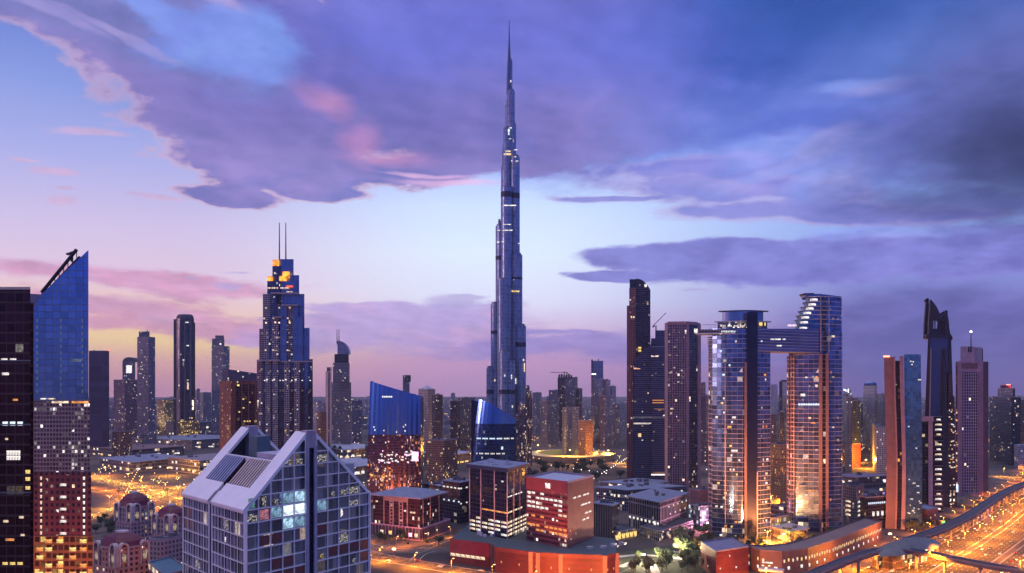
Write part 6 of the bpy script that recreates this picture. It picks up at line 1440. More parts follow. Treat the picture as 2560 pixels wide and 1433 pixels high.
# ================================================================== MIDDLE DISTANCE TOWERS one can tell apart
def midtowers():
    rows = [
     # name, label, (a, c, b), top, D, theta, material, lit windows
     ('cylinder_topped_tower','slim tower with a dark drum top standing behind the wider blue glass tower',(1007,1012,1024),940,2900,20,m_slate,10),
     ('pale_gabled_tower','pale grey tower with a white peaked parapet, right of the wider blue tower',(1046,1070,1088),974,1900,30,m_grey,14),
     ('dark_ribbed_tower','dark ribbed tower leaning on the pale gabled one',(1080,1090,1107),988,1850,30,m_dark,12),
     ('squat_charcoal_tower','squat charcoal tower, left of two near the sail-topped glass tower',(1126,1142,1146),1003,2100,20,m_dark,6),
     ('wide_charcoal_block','wide charcoal block, right of two near the sail-topped glass tower',(1146,1150,1188),996,2150,12,m_dark,10),
     ('umber_corner_block','umber block with a dark side, low between the two blue glass towers',(1064,1110,1144),1102,1420,30,m_brown,14),
     ('hazy_notch_tower','small hazy tower with a light box on top, just right of the supertall base',(1331,1340,1354),982,2800,20,m_grey,6),
     ('twin_fin_grey_tower','grey tower with paired fins, first of the cluster right of the supertall',(1352,1368,1398),1002,2300,25,m_grey,10),
     ('broad_hazy_tower','broad hazy tower rising behind the twin fin grey tower',(1372,1390,1412),976,3000,20,m_slate,6),
     ('crane_crowned_tower','dark jagged tower under construction with a crane above it',(1394,1412,1444),944,2600,20,m_dark,14),
     ('step_shouldered_dark_tower','dark tower stepping down at the right of the crane-crowned tower',(1440,1448,1456),972,2620,20,m_dark,6),
     ('olive_striped_tower','olive grey tower with one yellow lit stripe near the arena',(1406,1418,1448),1020,1950,25,m_grey,12),
     ('peach_edged_block','block with a peach lit edge beside the arena',(1446,1464,1482),1052,1900,35,m_brown,4),
     ('navy_capped_tower','slim tower with a navy glass cap, tallest of the middle cluster',(1478,1486,1511),946,2450,15,m_slate,22),
     ('speckled_stair_tower','speckled tower stepping down right of the navy capped tower',(1506,1514,1526),950,2460,15,m_plum,12),
     ('rose_speckled_tower','rose grey tower full of small lit flats left of the bullet-topped tower',(1500,1512,1534),990,2250,15,m_plum,20),
     ('thin_grey_pinnacle','thin grey pinnacle tower left of the bullet-topped tower',(1524,1530,1540),966,2700,15,m_grey,6),
     ('low_grid_tower','low gridded tower touching the bullet-topped tower',(1536,1548,1568),1012,2500,15,m_grey,12),
     ('slim_rust_tower','slim rust tower seen between hexagonal and linked towers',(1751,1756,1764),958,1900,20,m_brown,6),
     ('brown_flat_topped_tower','brown flat topped tower behind the left linked tower',(1750,1764,1780),990,1750,20,m_plum,10),
     ('pale_distant_tower','pale hazy tower left inside the gap of the linked pair',(1927,1934,1944),962,3300,20,m_pale,3),
     ('round_topped_gap_tower','rounded dark tower right inside the gap of the linked pair',(1948,1956,1974),954,2500,20,m_dark,6),
     ('plum_gap_tower','plum tower low inside the gap of the linked pair',(1926,1940,1960),1036,1700,20,m_plum,10),
     ('dark_gap_tower','dark tower low at the right inside the gap of the linked pair',(1950,1960,1974),1030,1500,20,m_dark,6),
     ('white_crowned_tower','tower with a bright white slatted crown, just right of the linked pair',(2103,2112,2130),986,2500,20,m_grey,8),
     ('green_tinted_tower','dark tower with yellow green lit flats, right of the linked pair',(2104,2128,2152),1000,2000,15,fac('facade_green_lit', (.04,.05,.05), (.14,.16,.15), 2.6, 3.5, .25, .25, .5, .2, .22, YEL, (.8,1,.6), 1.2),20),
     ('bulb_topped_tower','pale tower with a rounded dark glass head, left of the wavy tower',(2158,2164,2193),966,2300,15,m_pale,14),
     ('angular_grey_tower','angular grey tower hidden partly by the wavy tower',(2192,2198,2216),986,2100,20,m_grey,6),
     ('stout_grey_wing','stout grey wing below the angular grey tower',(2176,2196,2214),1056,1800,20,m_pale,8),
     ('stepped_black_tower','broad black tower with few lights at the right edge',(2474,2496,2552),992,1900,15,m_dark,16),
     ('red_crowned_tower','dark tower with a red lit crown behind the black tower at right',(2494,2500,2538),972,2300,15,m_dark,8),
     ('edge_black_tower','tall plain black tower cut by the right edge',(2546,2550,2600),1000,1850,15,m_dark,6),
     ('beige_hazy_tower','beige hazy tower between the stepped tower and the thin cream tower',(783,796,812),1006,2300,25,m_pale,10),
     ('brown_ribbed_tower','brown ribbed tower just left of the thin cream tower',(792,800,816),1030,1900,25,m_brown,8),
     ('dusk_grey_slab','dusk grey slab between the sail-crowned tower and the wider blue tower',(880,888,905),1002,2500,20,m_slate,6),
     ('lavender_low_tower','lavender low tower right of the round-shouldered tower',(498,508,528),982,2900,25,m_grey,6),
     ('narrow_grid_tower','narrow gridded tower touching the round-shouldered tower',(487,492,500),975,2700,25,m_pale,6),
     ('blue_grey_low_block','blue grey low block under the screen-topped tower',(345,360,392),1086,2100,25,m_grey,10),
     ('brown_corner_flats','brown corner flats below the dense flat tower',(280,300,330),1080,1900,25,m_brown,10),
     ('yellow_flats_row','yellow lit flats left of the round-shouldered tower',(392,410,434),1000,2900,25,fac('facade_yellow_flats', (.1,.07,.03), (.3,.2,.1), 2.8, 3.5, .3, .3, .3, .3, .6, YEL, WARM, 1.3),12),
    ]
    R_ = {}
    for nm, lb, (a, c, b), top, D, th, m, sp in rows:
        R_[nm] = tower(nm, lb, 'tower', rect3(a, c, b, D, th), top, D, m, sp=sp, kinds=('warm','white','yellow','warm'))
    D = 2900; add_box(R_['cylinder_topped_tower'], 'drum_top', [Vector((X(1016,D)+13*math.cos(2*math.pi*i/12), D+14+13*math.sin(2*math.pi*i/12))) for i in range(12)], Zp(955,D), Zp(938,D), m_dark)
    D = 1900; r = R_['pale_gabled_tower']; p = rect3(1046, 1070, 1088, D, 30); z = Zp(974, D); c = cen(p); mb = MB(); ap = (c.x, c.y, z+9)
    for i in range(4): mb.face([(*p[i], z), (*p[(i+1)%4], z), ap])
    mb.build('peaked_roof', roof_lt, r)
    D = 2600; r = R_['crane_crowned_tower']; rg = random.Random(4)
    for k in range(8): x0 = 1396+k*6; add_box(r, 'rising_core', front(x0, x0+5, D+6, 16), Zp(946,D), Zp(rg.uniform(934,944),D), m_dark)
    rc = thing('tower_crane', 'crane with a level jib above the jagged tower in the middle distance', 'crane', X(1411,D), D+10, Zp(940,D)); c = Vector((X(1411,D), D+10, Zp(940,D)))
    MB().bar(c-Vector((0,0,40)), (c.x, c.y, Zp(929,D)), 2.6).build('crane_mast', steel_d, rc); MB().bar((X(1377,D),D+10,Zp(931,D)), (X(1419,D),D+10,Zp(931,D)), 1.6).build('crane_jib', steel_d, rc); MB().box(X(1416,D),X(1420,D),D+8,D+12,Zp(934,D),Zp(931,D)).build('counterweight', steel_d, rc)
    D = 2450; r = R_['navy_capped_tower']; add_box(r, 'glass_cap', front(1479, 1508, D+4, 26), Zp(946,D), Zp(902,D), m_silk); add_box(r, 'cap_fin', front(1478, 1482, D+2, 20), Zp(946,D), Zp(899,D), navy); add_box(r, 'lit_collar', front(1479, 1490, D+2, 4), Zp(937,D), Zp(934,D), glow('collar_white', (1,.95,.9), 2.5)); add_mast(r, 1496, D+10, Zp(903,D), Zp(897,D), 1.6)
    D = 2500; r = R_['white_crowned_tower']; add_box(r, 'lit_crown', front(2108, 2128, D+4, 22), Zp(986,D), Zp(972,D), fac('facade_white_crown', (.4,.4,.4), (.4,.4,.4), 4, 20, .3, .1, .1, .3, .95, WHITE, COOL, 1.5))
    D = 2300; r = R_['bulb_topped_tower']; body = lens(2160, 2192, D+4, 6, 20, 10); zz = Zp(966,D)
    for k0, k1, y0, y1 in ((1.0,1.0,966,960),(1.0,.9,960,957),(.9,.62,957,955)): MB().prism(inset(body,k0), Zp(y0,D)+.02, Zp(y1,D), 0, 0, top=inset(body,k1)).build('glass_head', m_silk, r)
    D = 2300; r = R_['red_crowned_tower']; add_box(r, 'red_crown', front(2501, 2530, D+4, 20), Zp(972,D), Zp(963,D), fac('facade_red_crown', (.2,.02,.03), (.3,.03,.05), 4, 4, .3, .3, .2, .3, .7, (1,.05,.1), (1,.3,.3), 1.2)); add_box(r, 'red_crown', front(2516, 2526, D+4, 20), Zp(963,D)+.05, Zp(961,D), glow('roof_red', (1,.25,.15), 4))
    D = 2500; r = R_['round_topped_gap_tower']; add_box(r, 'rounded_head', front(1952, 1972, D+6, 24), Zp(954,D), Zp(950,D), m_dark)
    r = R_['olive_striped_tower']; p = rect3(1406,1418,1448,1950,25); A, B = Vector(p[1]), Vector(p[2])
    MB().prism(front(1412, 1417, 1952, 2), 0, Zp(1045,1950), bottom=True).build('lit_stripe', fac('facade_stripe', (.1,.08,.03), (.4,.3,.1), 2, 3, .1, .3, .2, .3, .8, YEL, YEL, 1.0), r)
midtowers()

# ================================================================== SMALL CITY BLOCKS in the distance (each its own object), then the far mass
def filler():
    rg = random.Random(21)
    mats = [m_slate, m_plum, m_grey, m_pale, m_brown, m_dark, f_sand, f_off]
    kinds = {id(m_slate): 'slate grey', id(m_plum): 'plum', id(m_grey): 'grey', id(m_pale): 'pale', id(m_brown): 'brown', id(m_dark): 'dark', id(f_sand): 'sand coloured', id(f_off): 'blue grey'}
    n = 0; tries = 0; occ = []
    roots = [(o.location.x, o.location.y) for o in ROOTS]
    while n < 285 and tries < 9000:
        tries += 1
        py = rg.choice((rg.uniform(1000, 1050), rg.uniform(1030, 1110), rg.uniform(1060, 1165))); px = rg.uniform(-60, 2620); D = gD(py)
        if D < 1450: continue
        if py > 1112 and 1320 < px < 1580: continue
        if py > 1090 and 225 < px < 560 : continue
        if 2440 < px and py > 1090: continue
        x = X(px, D); w = rg.uniform(22, 55); d = rg.uniform(20, 45); rad = max(w, d)*.75
        if any(abs(x-a)+abs(D-b) < (rad+c)*1.25 for a, b, c in occ): continue
        if any(math.hypot(x-a, D-b) < rad+38 for a, b in roots): continue
        bad = False
        for pts, rw in ROADS:
            if any(math.hypot(x-p.x, D-p.y) < rad+rw/2+4 for p in pts): bad = True; break
        if bad: continue
        tall = rg.random() < .2
        h = rg.uniform(50, 105) if tall else rg.uniform(9, 40)
        if D > 3200: h *= 1.15
        m = rg.choice(mats); t = rg.uniform(-.5, .5); u = Vector((math.cos(t), math.sin(t))); v = Vector((-u.y, u.x)); c = Vector((x, D))
        P = [c-u*w/2-v*d/2, c+u*w/2-v*d/2, c+u*w/2+v*d/2, c-u*w/2+v*d/2]
        mb = MB().prism(P, 0, h, 0, 1)
        if rg.random() < .6: mb.prism([c-u*w*.2-v*d*.2, c+u*w*.25-v*d*.2, c+u*w*.25+v*d*.2, c-u*w*.2+v*d*.2], h, h+rg.uniform(3, 8), 0, 1)
        hz = 'far off in the haze' if D > 3000 else 'in the middle distance'
        kd = kinds[id(m)]; size = 'slender tall' if tall and w < 38 else ('tall' if tall else 'low')
        lb = f'{size} {kd} city block {hz} among the taller towers'
        o = mb.build('tower_block' if tall else 'low_block', [m, rg.choice((roof_dk, roof_bl, roof_bl, roof_lt))]); tag(o, lb, 'building', f'{size} {kd} blocks {hz}')
        occ.append((x, D, rad)); n += 1
    # the endless far city: a mass nobody could count
    mb = MB()
    for _ in range(4200):
        D = 3300+rg.random()**1.3*11500; px = rg.uniform(-150, 2700); x = X(px, D); w = rg.uniform(20, 70); d = rg.uniform(20, 50); h = rg.choice((8, 10, 14, 18, 26, 40))*rg.uniform(.7, 1.3)
        if rg.random() < .03: h *= 2.2
        if h > 95: h = 90
        mb.prism([(x-w/2,D-d/2),(x+w/2,D-d/2),(x+w/2,D+d/2),(x-w/2,D+d/2)], 0, h, 0, 1)
    o = mb.build('distant_city', [fac('facade_far_mass', (.06,.06,.08), (.22,.18,.20), 7, 7, .3, .4, .3, .3, .30, WARM, WHITE, 2.2), roof_bl]); o['kind'] = 'stuff'; o['label'] = 'hazy carpet of low buildings reaching to the horizon'
    # pin-prick lamps along far streets
    mb = MB()
    for s in range(150):
        D = 1250*math.exp(rg.random()*1.9); px = rg.uniform(-80, 2640); x = X(px, D); t = rg.choice((rg.uniform(-.35,.35), rg.uniform(1.0,2.1))); u = Vector((math.cos(t), math.sin(t))); n = rg.randrange(8, 26); sp = rg.uniform(24, 40); m = rg.choice((0, 0, 0, 1, 2)); sz = .5+D/5200
        for k in range(n):
            p = Vector((x, D))+u*sp*(k-n/2); 
            if p.y < 1150: continue
            z = 8; mb.tube((p.x,p.y,z-sz*.7), (p.x,p.y,z+sz*.7), sz*.7, sz*.7, 4, m)
    o = mb.build('distant_street_lamps', [glow('far_lamp_amber', (1,.5,.16), 5), glow('far_lamp_white', (1,.88,.75), 5), glow('far_lamp_yellow', (1,.72,.35), 5)]); o['kind'] = 'stuff'; o['label'] = 'pin prick street lamps scattered through the far city'
filler()

# ================================================================== STREET LAMPS (real light), CARS, TREES
def lamp_light(col, e, rad=1.2, spot=None):
    k = (col, e, spot)
    d = bpy.data.lights.new('lamp_light', 'SPOT' if spot else 'POINT'); d.energy = e; d.color = col; d.shadow_soft_size = rad
    if spot: d.spot_size = R(152); d.spot_blend = .35
    return d
AMB = (1, .24, .035); SOD = (1, .29, .014); WHT = (1, .80, .50)
LD = {}
def light_at(root, kind, e, z, spot=None):
    if (kind, e, spot) not in LD: LD[(kind, e, spot)] = lamp_light(dict(a=AMB, s=SOD, w=WHT, p=(1,.35,.5), y=(1,.42,.05))[kind], e, spot=spot)
    o = bpy.data.objects.new('lamp_light', LD[(kind, e, spot)]); COL.objects.link(o); o.parent = root; o.location = (0, 0, z); return o
LM = {}
def street_lamp(x, y, kind, e, h, label, group, arms=2, rz=0):
    key = (kind, h, arms)
    r = thing('street_lamp', label, 'street lamp', x, y, 0, group); r.rotation_euler = (0, 0, rz)
    if key not in LM:
        keep = dict(r.items()).get('_w'); r['_w'] = (0, 0, 0)
        pole = MB().tube((0,0,0), (0,0,h), .22, .12, 6); 
        for s in ((-1, 1) if arms == 2 else (1,)): pole.bar((0,0,h-.1), (s*2.4,0,h+.5), .14)
        a = pole.build('pole', solid('lamp_post_grey', (.25,.24,.24), .5, .3), r); hs = []
        for s in ((-1, 1) if arms == 2 else (1,)): hs.append(MB().box(s*2.4-.75, s*2.4+.75, -.35, .35, h+.35, h+.6).build('lamp_head', glow('lamp_head_'+kind, dict(a=(1,.55,.15), s=(1,.62,.22), w=(1,.88,.66), p=(1,.5,.6), y=(1,.8,.3))[kind], 6), r))
        LM[key] = [a]+hs
    else:
        for s in LM[key]: c = s.copy(); COL.objects.link(c); c.parent = r
    if e: light_at(r, kind, e, h-.6, True)
    return r
def lamps_along(pts, side, step, kind, e, h, label, group, start=0, stop=9e9, arms=2, off_axis=True):
    ln = offset(pts, side) if side else pts; acc = start and 0; run = 0; last = -1e9
    for i in range(len(ln)-1):
        seg = ln[i+1]-ln[i]; L = seg.length; k = 0
        while last+step <= run+L:
            t = max(last+step, run)-run; last = run+t; p = ln[i]+seg*(t/max(L,.01))
            if start <= last <= stop and p.y > 600:
                px = p.x/p.y*FPX+1280
                if -80 < px < 2640: street_lamp(p.x, p.y, kind, e, h, label, group, arms, math.atan2(seg.y, seg.x)+math.pi/2)
        run += L
EH = 320000
lamps_along(hw[1][0], -17, 62, 's', EH, 20, 'twin armed amber street lamp on the median of the wide highway', 'amber lamps along the highway medians')
lamps_along(hw[3][0], -17, 62, 's', EH, 20, 'twin armed amber street lamp on the median of the wide highway', 'amber lamps along the highway medians')
lamps_along(hw[5][0], 14, 70, 's', EH, 20, 'twin armed amber street lamp on the median of the wide highway', 'amber lamps along the highway medians')
lamps_along(hw[0][0], 9, 58, 's', EH*.3, 12, 'amber street lamp on the highway service road under the metro viaduct', 'amber lamps along the service road', arms=1)
lamps_along(cw, -14, 42, 's', EH*.5, 12, 'amber street lamp beside the curving highway at the bottom centre', 'amber lamps along the curving highway', arms=1)
lamps_along(cw2, 6, 46, 's', EH*.10, 10, 'amber street lamp beside the curling ramp below the terraced office', 'amber lamps along the ramp', arms=1)
for rd, w, lb in ((lw1,15,'first'),(lw2,12,'second'),(lw3,11,'third')): lamps_along(rd, w, 60, 'y' if lb != 'third' else 's', EH*.7, 16, f'yellow street lamp along the {lb} avenue right of the slanted blue tower', f'lamps along the {lb} avenue at left')
lamps_along(mid1, 15, 75, 'y', EH*.6, 15, 'street lamp on the avenue curving round the glowing arena', 'lamps on the arena avenue')
lamps_along(mid2, 10, 60, 'y', EH*1.0, 12, 'street lamp on the street running through the gap of the linked towers', 'lamps on the gap street')
lamps_along(rt1, 15, 70, 'y', EH*.6, 15, 'street lamp on the avenue behind the wavy tower', 'lamps on the right hand avenue')
lamps_along(rt3, 27, 90, 's', EH*.9, 16, 'street lamp on the broad far avenue by the right edge', 'lamps on the far right avenue')
def flood(px, py, kind, e, h, label):
    x, y = gp(px, py); r = thing('floodlight_mast', label, 'floodlight', x, y)
    MB().tube((x,y,0), (x,y,h), .3, .2, 6).build('pole', steel_d, r); MB().box(x-1.4, x+1.4, y-.4, y+.4, h, h+1.1).build('lamp_head', glow('lamp_head_'+kind, (1,.7,.4), 14), r); light_at(r, kind, e*(.14 if kind == 'a' else .25), h+1.6)
FL = [(1770,1330,'p',5e5,9,'pink floodlight mast left of the linked towers'),(1960,1358,'y',5e5,8,'yellow floodlight mast on the pale plaza between the linked towers'),(1690,1392,'w',3.6e5,9,'white floodlight mast among the pale trees'),(1610,1412,'w',6.0e5,8,'white floodlight mast beside the garden street'),
      (1960,1205,'y',2.2e6,14,'yellow floodlight mast behind the gap of the linked towers'),(2165,1172,'y',2.4e6,16,'yellow floodlight mast in the lit yard right of the linked towers'),(2225,1362,'a',4e5,10,'orange floodlight mast before the wavy tower'),
      (1425,1158,'y',2.4e6,26,'tall floodlight mast over the arena'),(1345,1135,'y',2.0e6,20,'floodlight mast left of the arena'),(1520,1150,'y',1.8e6,20,'floodlight mast right of the arena'),
      (985,1400,'a',8e4,9,'orange floodlight mast before the terraced office'),(1170,1480,'a',1.2e5,10,'orange floodlight mast left of the red podium'),(1330,1530,'a',4e5,12,'orange floodlight mast in front of the red podium'),(1490,1530,'a',4e5,12,'orange floodlight mast at the right of the red podium'),
      (1830,1470,'a',2e5,9,'orange floodlight mast before the oxide red block'),(1950,1470,'a',2.5e5,9,'orange floodlight mast before the curved podium'),(2130,1420,'s',4e5,9,'amber floodlight mast between podium and viaduct'),
      (420,1190,'y',1.6e6,14,'yellow floodlight mast in the mall forecourt'),(520,1172,'w',8e5,14,'white floodlight mast at the mall entrance'),(262,1190,'s',1.2e6,14,'amber floodlight mast near the mall road'),
      (1000,1262,'a',5e5,12,'orange floodlight mast at the foot of the wider blue tower'),(2500,1150,'a',2.5e6,14,'orange floodlight mast in the yard by the right edge'),(2440,1290,'p',2.5e5,9,'pink floodlight mast at the foot of the mauve gridded tower'),(1200,1142,'s',1.2e6,14,'amber floodlight mast behind the sail-topped glass tower')]
for f in FL: flood(*f)
def beam(x, y, z0, tx, ty, tz, e, col, label):  # spots added to wash the lower facades in copper light
    r = thing('added_beam_light', label, 'floodlight', x, y, z0)
    MB().tube((x,y,z0), (x,y,z0+3), .2, .2, 6).build('stand', steel_d, r); MB().box(x-1.1, x+1.1, y-.5, y+.5, z0+3, z0+4.6).build('lamp_body', steel_d, r)
    d = bpy.data.lights.new('lamp_light', 'SPOT'); d.energy = e; d.color = col; d.spot_size = R(86); d.spot_blend = .9; d.shadow_soft_size = .8
    o = bpy.data.objects.new('lamp_light', d); COL.objects.link(o); o.parent = r; o.location = (0, 1.2, 4)
    o.rotation_euler = (Vector((tx-x, ty-y, tz-z0-4))).to_track_quat('-Z', 'Y').to_euler()
COP = (1, .27, .06)
for px, D, tpx, tz, e, nm in [(1752,800,1815,60,2.6e6,'left side of the left linked tower'),(1944,800,1895,60,2.0e6,'right side of the left linked tower'),(1955,835,2000,60,2.0e6,'left side of the right linked tower'),(2128,850,2080,60,1.8e6,'right side of the right linked tower'),
                              (1690,1130,1700,40,1.2e6,'foot of the faceted mauve tower'),(2215,880,2230,40,1.2e5,'stone strips of the wavy tower'),(2290,880,2285,30,4e5,'glass side of the wavy tower'),(960,1060,965,45,7e5,'foot of the wider blue tower'),(150,400,150,30,3.2e5,'foot of the slanted blue tower'),(1330,640,1330,6,5e5,'front of the red podium'),(1500,632,1470,6,5e5,'right end of the red podium'),(1020,830,1030,16,2.5e5,'terrace of the wine coloured office'),(1850,665,1860,8,2.5e5,'oxide red block and the curved podium')]:
    p, t = pt(px, D), pt(tpx, D+100); beam(p.x, p.y, 2, t.x, t.y, tz, e, COP, 'added copper beam light trained on the '+nm)

# ------------------------------------------------------------------ cars
def make_car(color, name='car', label='', L=4.6, H=1.5):
    r = thing('car', label, 'car', 0, 0, 0)
    m = solid('car_paint_'+color, dict(white=(.7,.7,.7), black=(.02,.02,.02), silver=(.4,.4,.42), red=(.4,.03,.02))[color], .3, .3)
    W_ = .95; prof = [(-L/2,.45),(-L/2,.95),(-L*.36,1.0),(-L*.24,H),(L*.12,H),(L*.27,1.0),(L/2,.85),(L/2,.45)]
    mb = MB(); F = [(x,-W_,z) for x, z in prof]; B = [(x,W_,z) for x, z in prof]; mb.face(F[::-1][::-1]); mb.face(B[::-1])
    for i in range(8): j = (i+1)%8; mb.face([F[j],F[i],B[i],B[j]])
    mb.build('body', m, r)
    MB().box(-L*.3, L*.2, -W_*.9, W_*.9, 1.02, H-.12).build('glasshouse', solid('car_glass', (.02,.02,.03), .1, .3), r)
    for sx in (-L*.31, L*.31):
        for sy in (-W_, W_): MB().tube((sx,sy*1.02,.33), (sx,sy*1.14,.33), .2, .2, 8).build('rim', solid('wheel_rim', (.4,.4,.42), .3, .5), MB().tube((sx,sy-.1,.33), (sx,sy+.1,.33), .33, .33, 10).build('wheel', solid('tyre', (.02,.02,.02), .8), r))
    for sy in (-.65, .65):
        MB().box(L/2-.02, L/2+.12, sy-.28, sy+.28, .6, .95).build('headlight', glow('headlight_white', (1,.78,.45), 3.2), r)
        MB().box(-L/2-.1, -L/2+.02, sy-.28, sy+.28, .7, .98).build('taillight', glow('taillight_red', (1,.08,.02), 5), r)
    return r
def cars():
    rg = random.Random(33); protos = [make_car(c) for c in ('white','black','silver','red')]; used = [False]*4
    def put(x, y, rz, lb, grp):
        k = rg.choices(range(4), (5,3,4,1))[0]; c = ('white','black','silver','red')[k]; lb = lb.format(c)
        if not used[k]: r = protos[k]; used[k] = True; r.location = (x, y, .03); r.rotation_euler = (0,0,rz); r['label'] = lb
        else: r = copy_thing(protos[k], (x, y, .03), rz, lb)
        r['group'] = grp
    for ri, (pts, w, lanes) in enumerate(hw):
        fw = 1 if ri in (3, 4, 5) else -1
        for j in range(lanes):
            ln = offset(pts, -w/2+w*(j+.5)/lanes); run = rg.uniform(0, 40)
            for i in range(len(ln)-1):
                seg = ln[i+1]-ln[i]; L = seg.length
                while run < L:
                    p = ln[i]+seg*(run/L); px = p.x/p.y*FPX+1280 if p.y > 0 else -999; py = HOR+CAMZ*FPX/p.y if p.y > 0 else 0
                    if -20 < px < 2590 and 650 < p.y < 1500: put(p.x, p.y, math.atan2(seg.y, seg.x)+(0 if fw > 0 else math.pi), '{} car driving '+('away from the camera' if fw > 0 else 'towards the camera')+' on the wide orange lit highway', 'cars on the wide highway')
                    run += rg.uniform(45, 170)
                run -= L
    for pts, w, lanes, lb in ((cw,22,5,'the curving highway below the gabled hotel'),(lw1,26,6,'the first avenue at left'),(lw2,20,4,'the second avenue at left'),(mid1,26,6,'the avenue by the arena'),(rt1,26,6,'the avenue behind the wavy tower')):
        for j in range(lanes):
            ln = offset(pts, -w/2+w*(j+.5)/lanes); run = rg.uniform(0, 60); fl = 0 if j < lanes/2 else math.pi
            for i in range(len(ln)-1):
                seg = ln[i+1]-ln[i]; L = seg.length
                while run < L:
                    p = ln[i]+seg*(run/L); px = p.x/p.y*FPX+1280 if p.y > 0 else -999
                    if 0 < px < 2560 and 650 < p.y < 1900: put(p.x, p.y, math.atan2(seg.y, seg.x)+fl, '{} car with its lights on '+('heading right' if not fl else 'heading left')+f' on {lb}', f'cars on {lb}')
                    run += rg.uniform(70, 190)
                run -= L
cars()

# ------------------------------------------------------------------ trees
def leaf_mat(name, a, b):
    m = bpy.data.materials.new(name); m.use_nodes = True; nt = m.node_tree; bs = nt.nodes['Principled BSDF']
    g = nt.nodes.new('ShaderNodeNewGeometry'); tc = nt.nodes.new('ShaderNodeTexCoord'); n = noise(nt, V(nt, tc.outputs['Object']), .9, 2)
    nt.links.new(mix(nt, V(nt, g.outputs['Random Per Island'])*.6+n*.4, a, b).s, bs.inputs['Base Color']); bs.inputs['Roughness'].default_value = .7; return m
def make_tree(kind, rgm, h=9, w=4.5, leaves=900, palm=False):
    r = thing('palm_tree' if palm else 'leafy_tree', '', 'tree', 0, 0, 0); bark = solid('bark', (.12,.085,.06), .9)
    if palm:
        mb = MB(); 
        for i in range(5): mb.tube((.15*i*i*.2,0,h*i/5), (.15*(i+1)**2*.2,0,h*(i+1)/5), .3-.03*i, .27-.03*i, 7)
        mb.build('trunk', bark, r); mb = MB(); tx = .75
        for k in range(15):
            a = 2*math.pi*k/15+rgm.random()*.3; up = rgm.uniform(-.1,.9); L = 3.4
            for s in range(5):
                t0, t1 = s/5, (s+1)/5; f = lambda t: (tx+math.cos(a)*L*t, math.sin(a)*L*t, h+up*2*t-2.6*t*t); wd = .55*(1-t0*.8)
                p, q = Vector(f(t0)), Vector(f(t1)); sd = Vector((-math.sin(a), math.cos(a), -.35))*wd; sd2 = Vector((math.sin(a), -math.cos(a), -.35))*wd
                mb.face([p, q, q+sd*.8, p+sd]); mb.face([p, q, q+sd2*.8, p+sd2])
        mb.build('crown', MATS.get('leaf_palm') or MATS.setdefault('leaf_palm', leaf_mat('leaf_palm', (.05,.08,.03), (.10,.13,.05))), r)
        return r
    mb = MB().tube((0,0,0), (.1,.05,h*.45), .35, .22, 8); clumps = []
    for k in range(9):
        a = rgm.uniform(0, 6.28); e = Vector((math.cos(a)*w*rgm.uniform(.2,.62), math.sin(a)*w*rgm.uniform(.2,.62), h*rgm.uniform(.5,.9))); mb.tube((.1,.05,h*rgm.uniform(.3,.45)), e, .14, .05, 5); clumps.append((e, rgm.uniform(.28,.48)*w))
    mb.build('trunk', bark, r); mb = MB()
    for _ in range(leaves):
        c, rad = rgm.choice(clumps); d = Vector((rgm.gauss(0,1), rgm.gauss(0,1), rgm.gauss(0,.8))).normalized()*rad*rgm.uniform(.55,1.05); p = c+d; s = rgm.uniform(.22,.5)
        u = Vector((rgm.gauss(0,1), rgm.gauss(0,1), rgm.gauss(0,1))).normalized()*s; v = u.cross(Vector((rgm.gauss(0,1), rgm.gauss(0,1), rgm.gauss(0,1)))).normalized()*s
        mb.face([p-u, p+v*.7, p+u, p-v*.7])
    mb.build('crown', MATS.get('leaf_'+kind) or MATS.setdefault('leaf_'+kind, leaf_mat('leaf_'+kind, *(((.035,.055,.025),(.08,.11,.04)) if kind == 'dark' else ((.09,.13,.05),(.19,.24,.11))))), r)
    return r
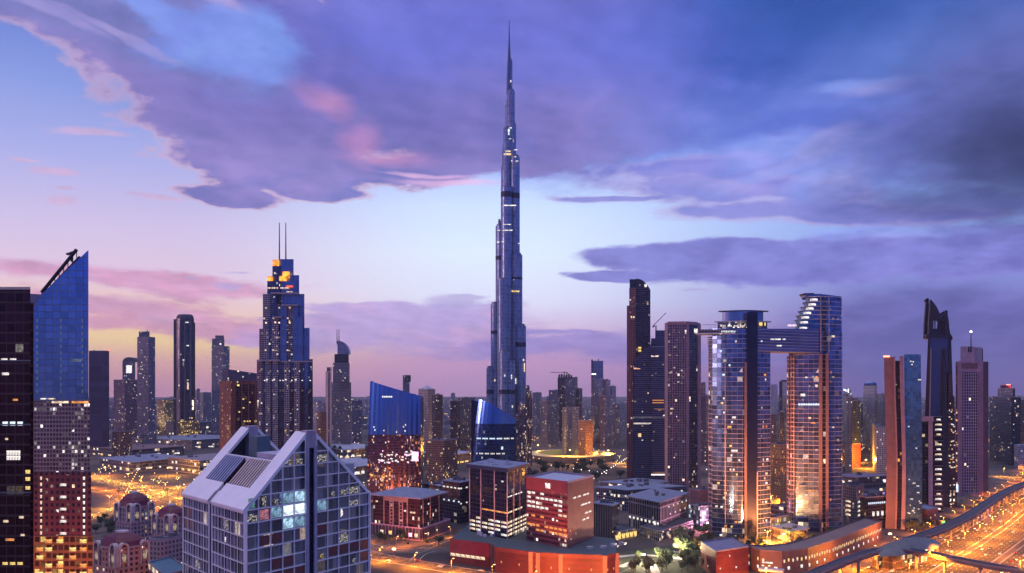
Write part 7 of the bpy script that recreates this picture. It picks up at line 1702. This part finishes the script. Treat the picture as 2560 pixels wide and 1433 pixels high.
def trees():
    rg = random.Random(13)
    pr = {('dark',0): make_tree('dark', rg, 9, 4.6), ('dark',1): make_tree('dark', rg, 7, 5.2), ('pale',0): make_tree('pale', rg, 8, 5.0), ('pale',1): make_tree('pale', rg, 10, 4.4), ('palm',0): make_tree('palm', rg, 9, palm=True)}; used = set()
    def put(kind, px, py, sc, lb, grp):
        k = (kind, 0 if kind == 'palm' else rg.randrange(2)); x, y = gp(px, py)
        for pts, rw in ROADS:
            if any(math.hypot(x-p.x, y-p.y) < rw/2+1.5 for p in pts): return
        if k not in used: used.add(k); r = pr[k]; r.location = (x,y,0); r.scale = (sc,)*3; r['label'] = lb
        else: r = copy_thing(pr[k], (x,y,0), rg.uniform(0,6.28), lb, sc)
        r['group'] = grp
    for _ in range(20): put('pale', rg.uniform(1690,1782), rg.uniform(1338,1394), rg.uniform(1.0,1.7), 'pale lit leafy tree in the clump left of the linked towers', 'pale trees left of the linked towers')
    for _ in range(16): put('dark', rg.uniform(1720,1790), rg.uniform(1345,1386), rg.uniform(.9,1.4), 'dark leafy tree in the clump left of the linked towers', 'dark trees left of the linked towers')
    for _ in range(24): put('dark', rg.uniform(1790,1930), rg.uniform(1366,1396), rg.uniform(.8,1.4), 'dark tree in the row at the foot of the left linked tower', 'dark trees before the left linked tower')
    for _ in range(30): put('dark', rg.uniform(1950,2120), rg.uniform(1344,1388), rg.uniform(.8,1.4), 'dark tree on the plaza before the right linked tower', 'dark trees on the plaza')
    for _ in range(14): put('palm', rg.uniform(1930,2100), rg.uniform(1350,1390), rg.uniform(.8,1.2), 'palm tree on the plaza before the right linked tower', 'palms on the plaza')
    for _ in range(22): put(rg.choice(('dark','pale')), rg.uniform(1560,1740), rg.uniform(1394,1436), rg.uniform(.8,1.4), 'leafy tree in the garden left of the oxide red block', 'garden trees at the bottom')
    for _ in range(34): put('dark', rg.uniform(1335,1560), rg.uniform(1166,1205), rg.uniform(1.2,2.0), 'dark tree in the park in front of the arena', 'park trees before the arena')
    for _ in range(16): put('dark', rg.uniform(928,1130), rg.uniform(1340,1366), rg.uniform(.8,1.2), 'dark tree along the terrace of the wine coloured office', 'trees below the terrace')
    for _ in range(12): put('dark', rg.uniform(2255,2380), rg.uniform(1305,1335), rg.uniform(.8,1.3), 'dark tree between the wavy tower and the metro viaduct', 'trees at the foot of the far right towers')
    for _ in range(10): put('palm', rg.uniform(2390,2470), rg.uniform(1250,1285), rg.uniform(.8,1.2), 'palm tree at the foot of the mauve gridded tower', 'palms below the mauve tower')
    for _ in range(14): put('dark', rg.uniform(235,300), rg.uniform(1300,1350), rg.uniform(.9,1.3), 'dark tree behind the nearest domed block', 'trees behind the domed blocks')
    for _ in range(14): put('palm', rg.uniform(290,450), rg.uniform(1200,1250), rg.uniform(1.0,1.4), 'palm tree along the orange avenues at left', 'palms along the avenues at left')
    for k, r in pr.items():
        if k not in used:
            for c in list(r.children): bpy.data.objects.remove(c)
            ROOTS.remove(r); bpy.data.objects.remove(r)
trees()

# ================================================================== HAZE: one even volume of evening air
def haze():
    m = bpy.data.materials.new('evening_haze'); m.use_nodes = True; nt = m.node_tree; nt.nodes.clear(); o = nt.nodes.new('ShaderNodeOutputMaterial'); v = nt.nodes.new('ShaderNodeVolumePrincipled')
    v.inputs['Color'].default_value = (.80,.80,.92,1); v.inputs['Density'].default_value = HAZE; v.inputs['Anisotropy'].default_value = 0.0
    nt.links.new(v.outputs[0], o.inputs['Volume'])
    mb = MB().box(-20000, 20000, -20000, 20000, -1, 860); h = struct('haze', mb, m, 'stuff')
HAZE = 3.6e-5
haze()
for o in bpy.data.objects:
    if '_w' in o: del o['_w']
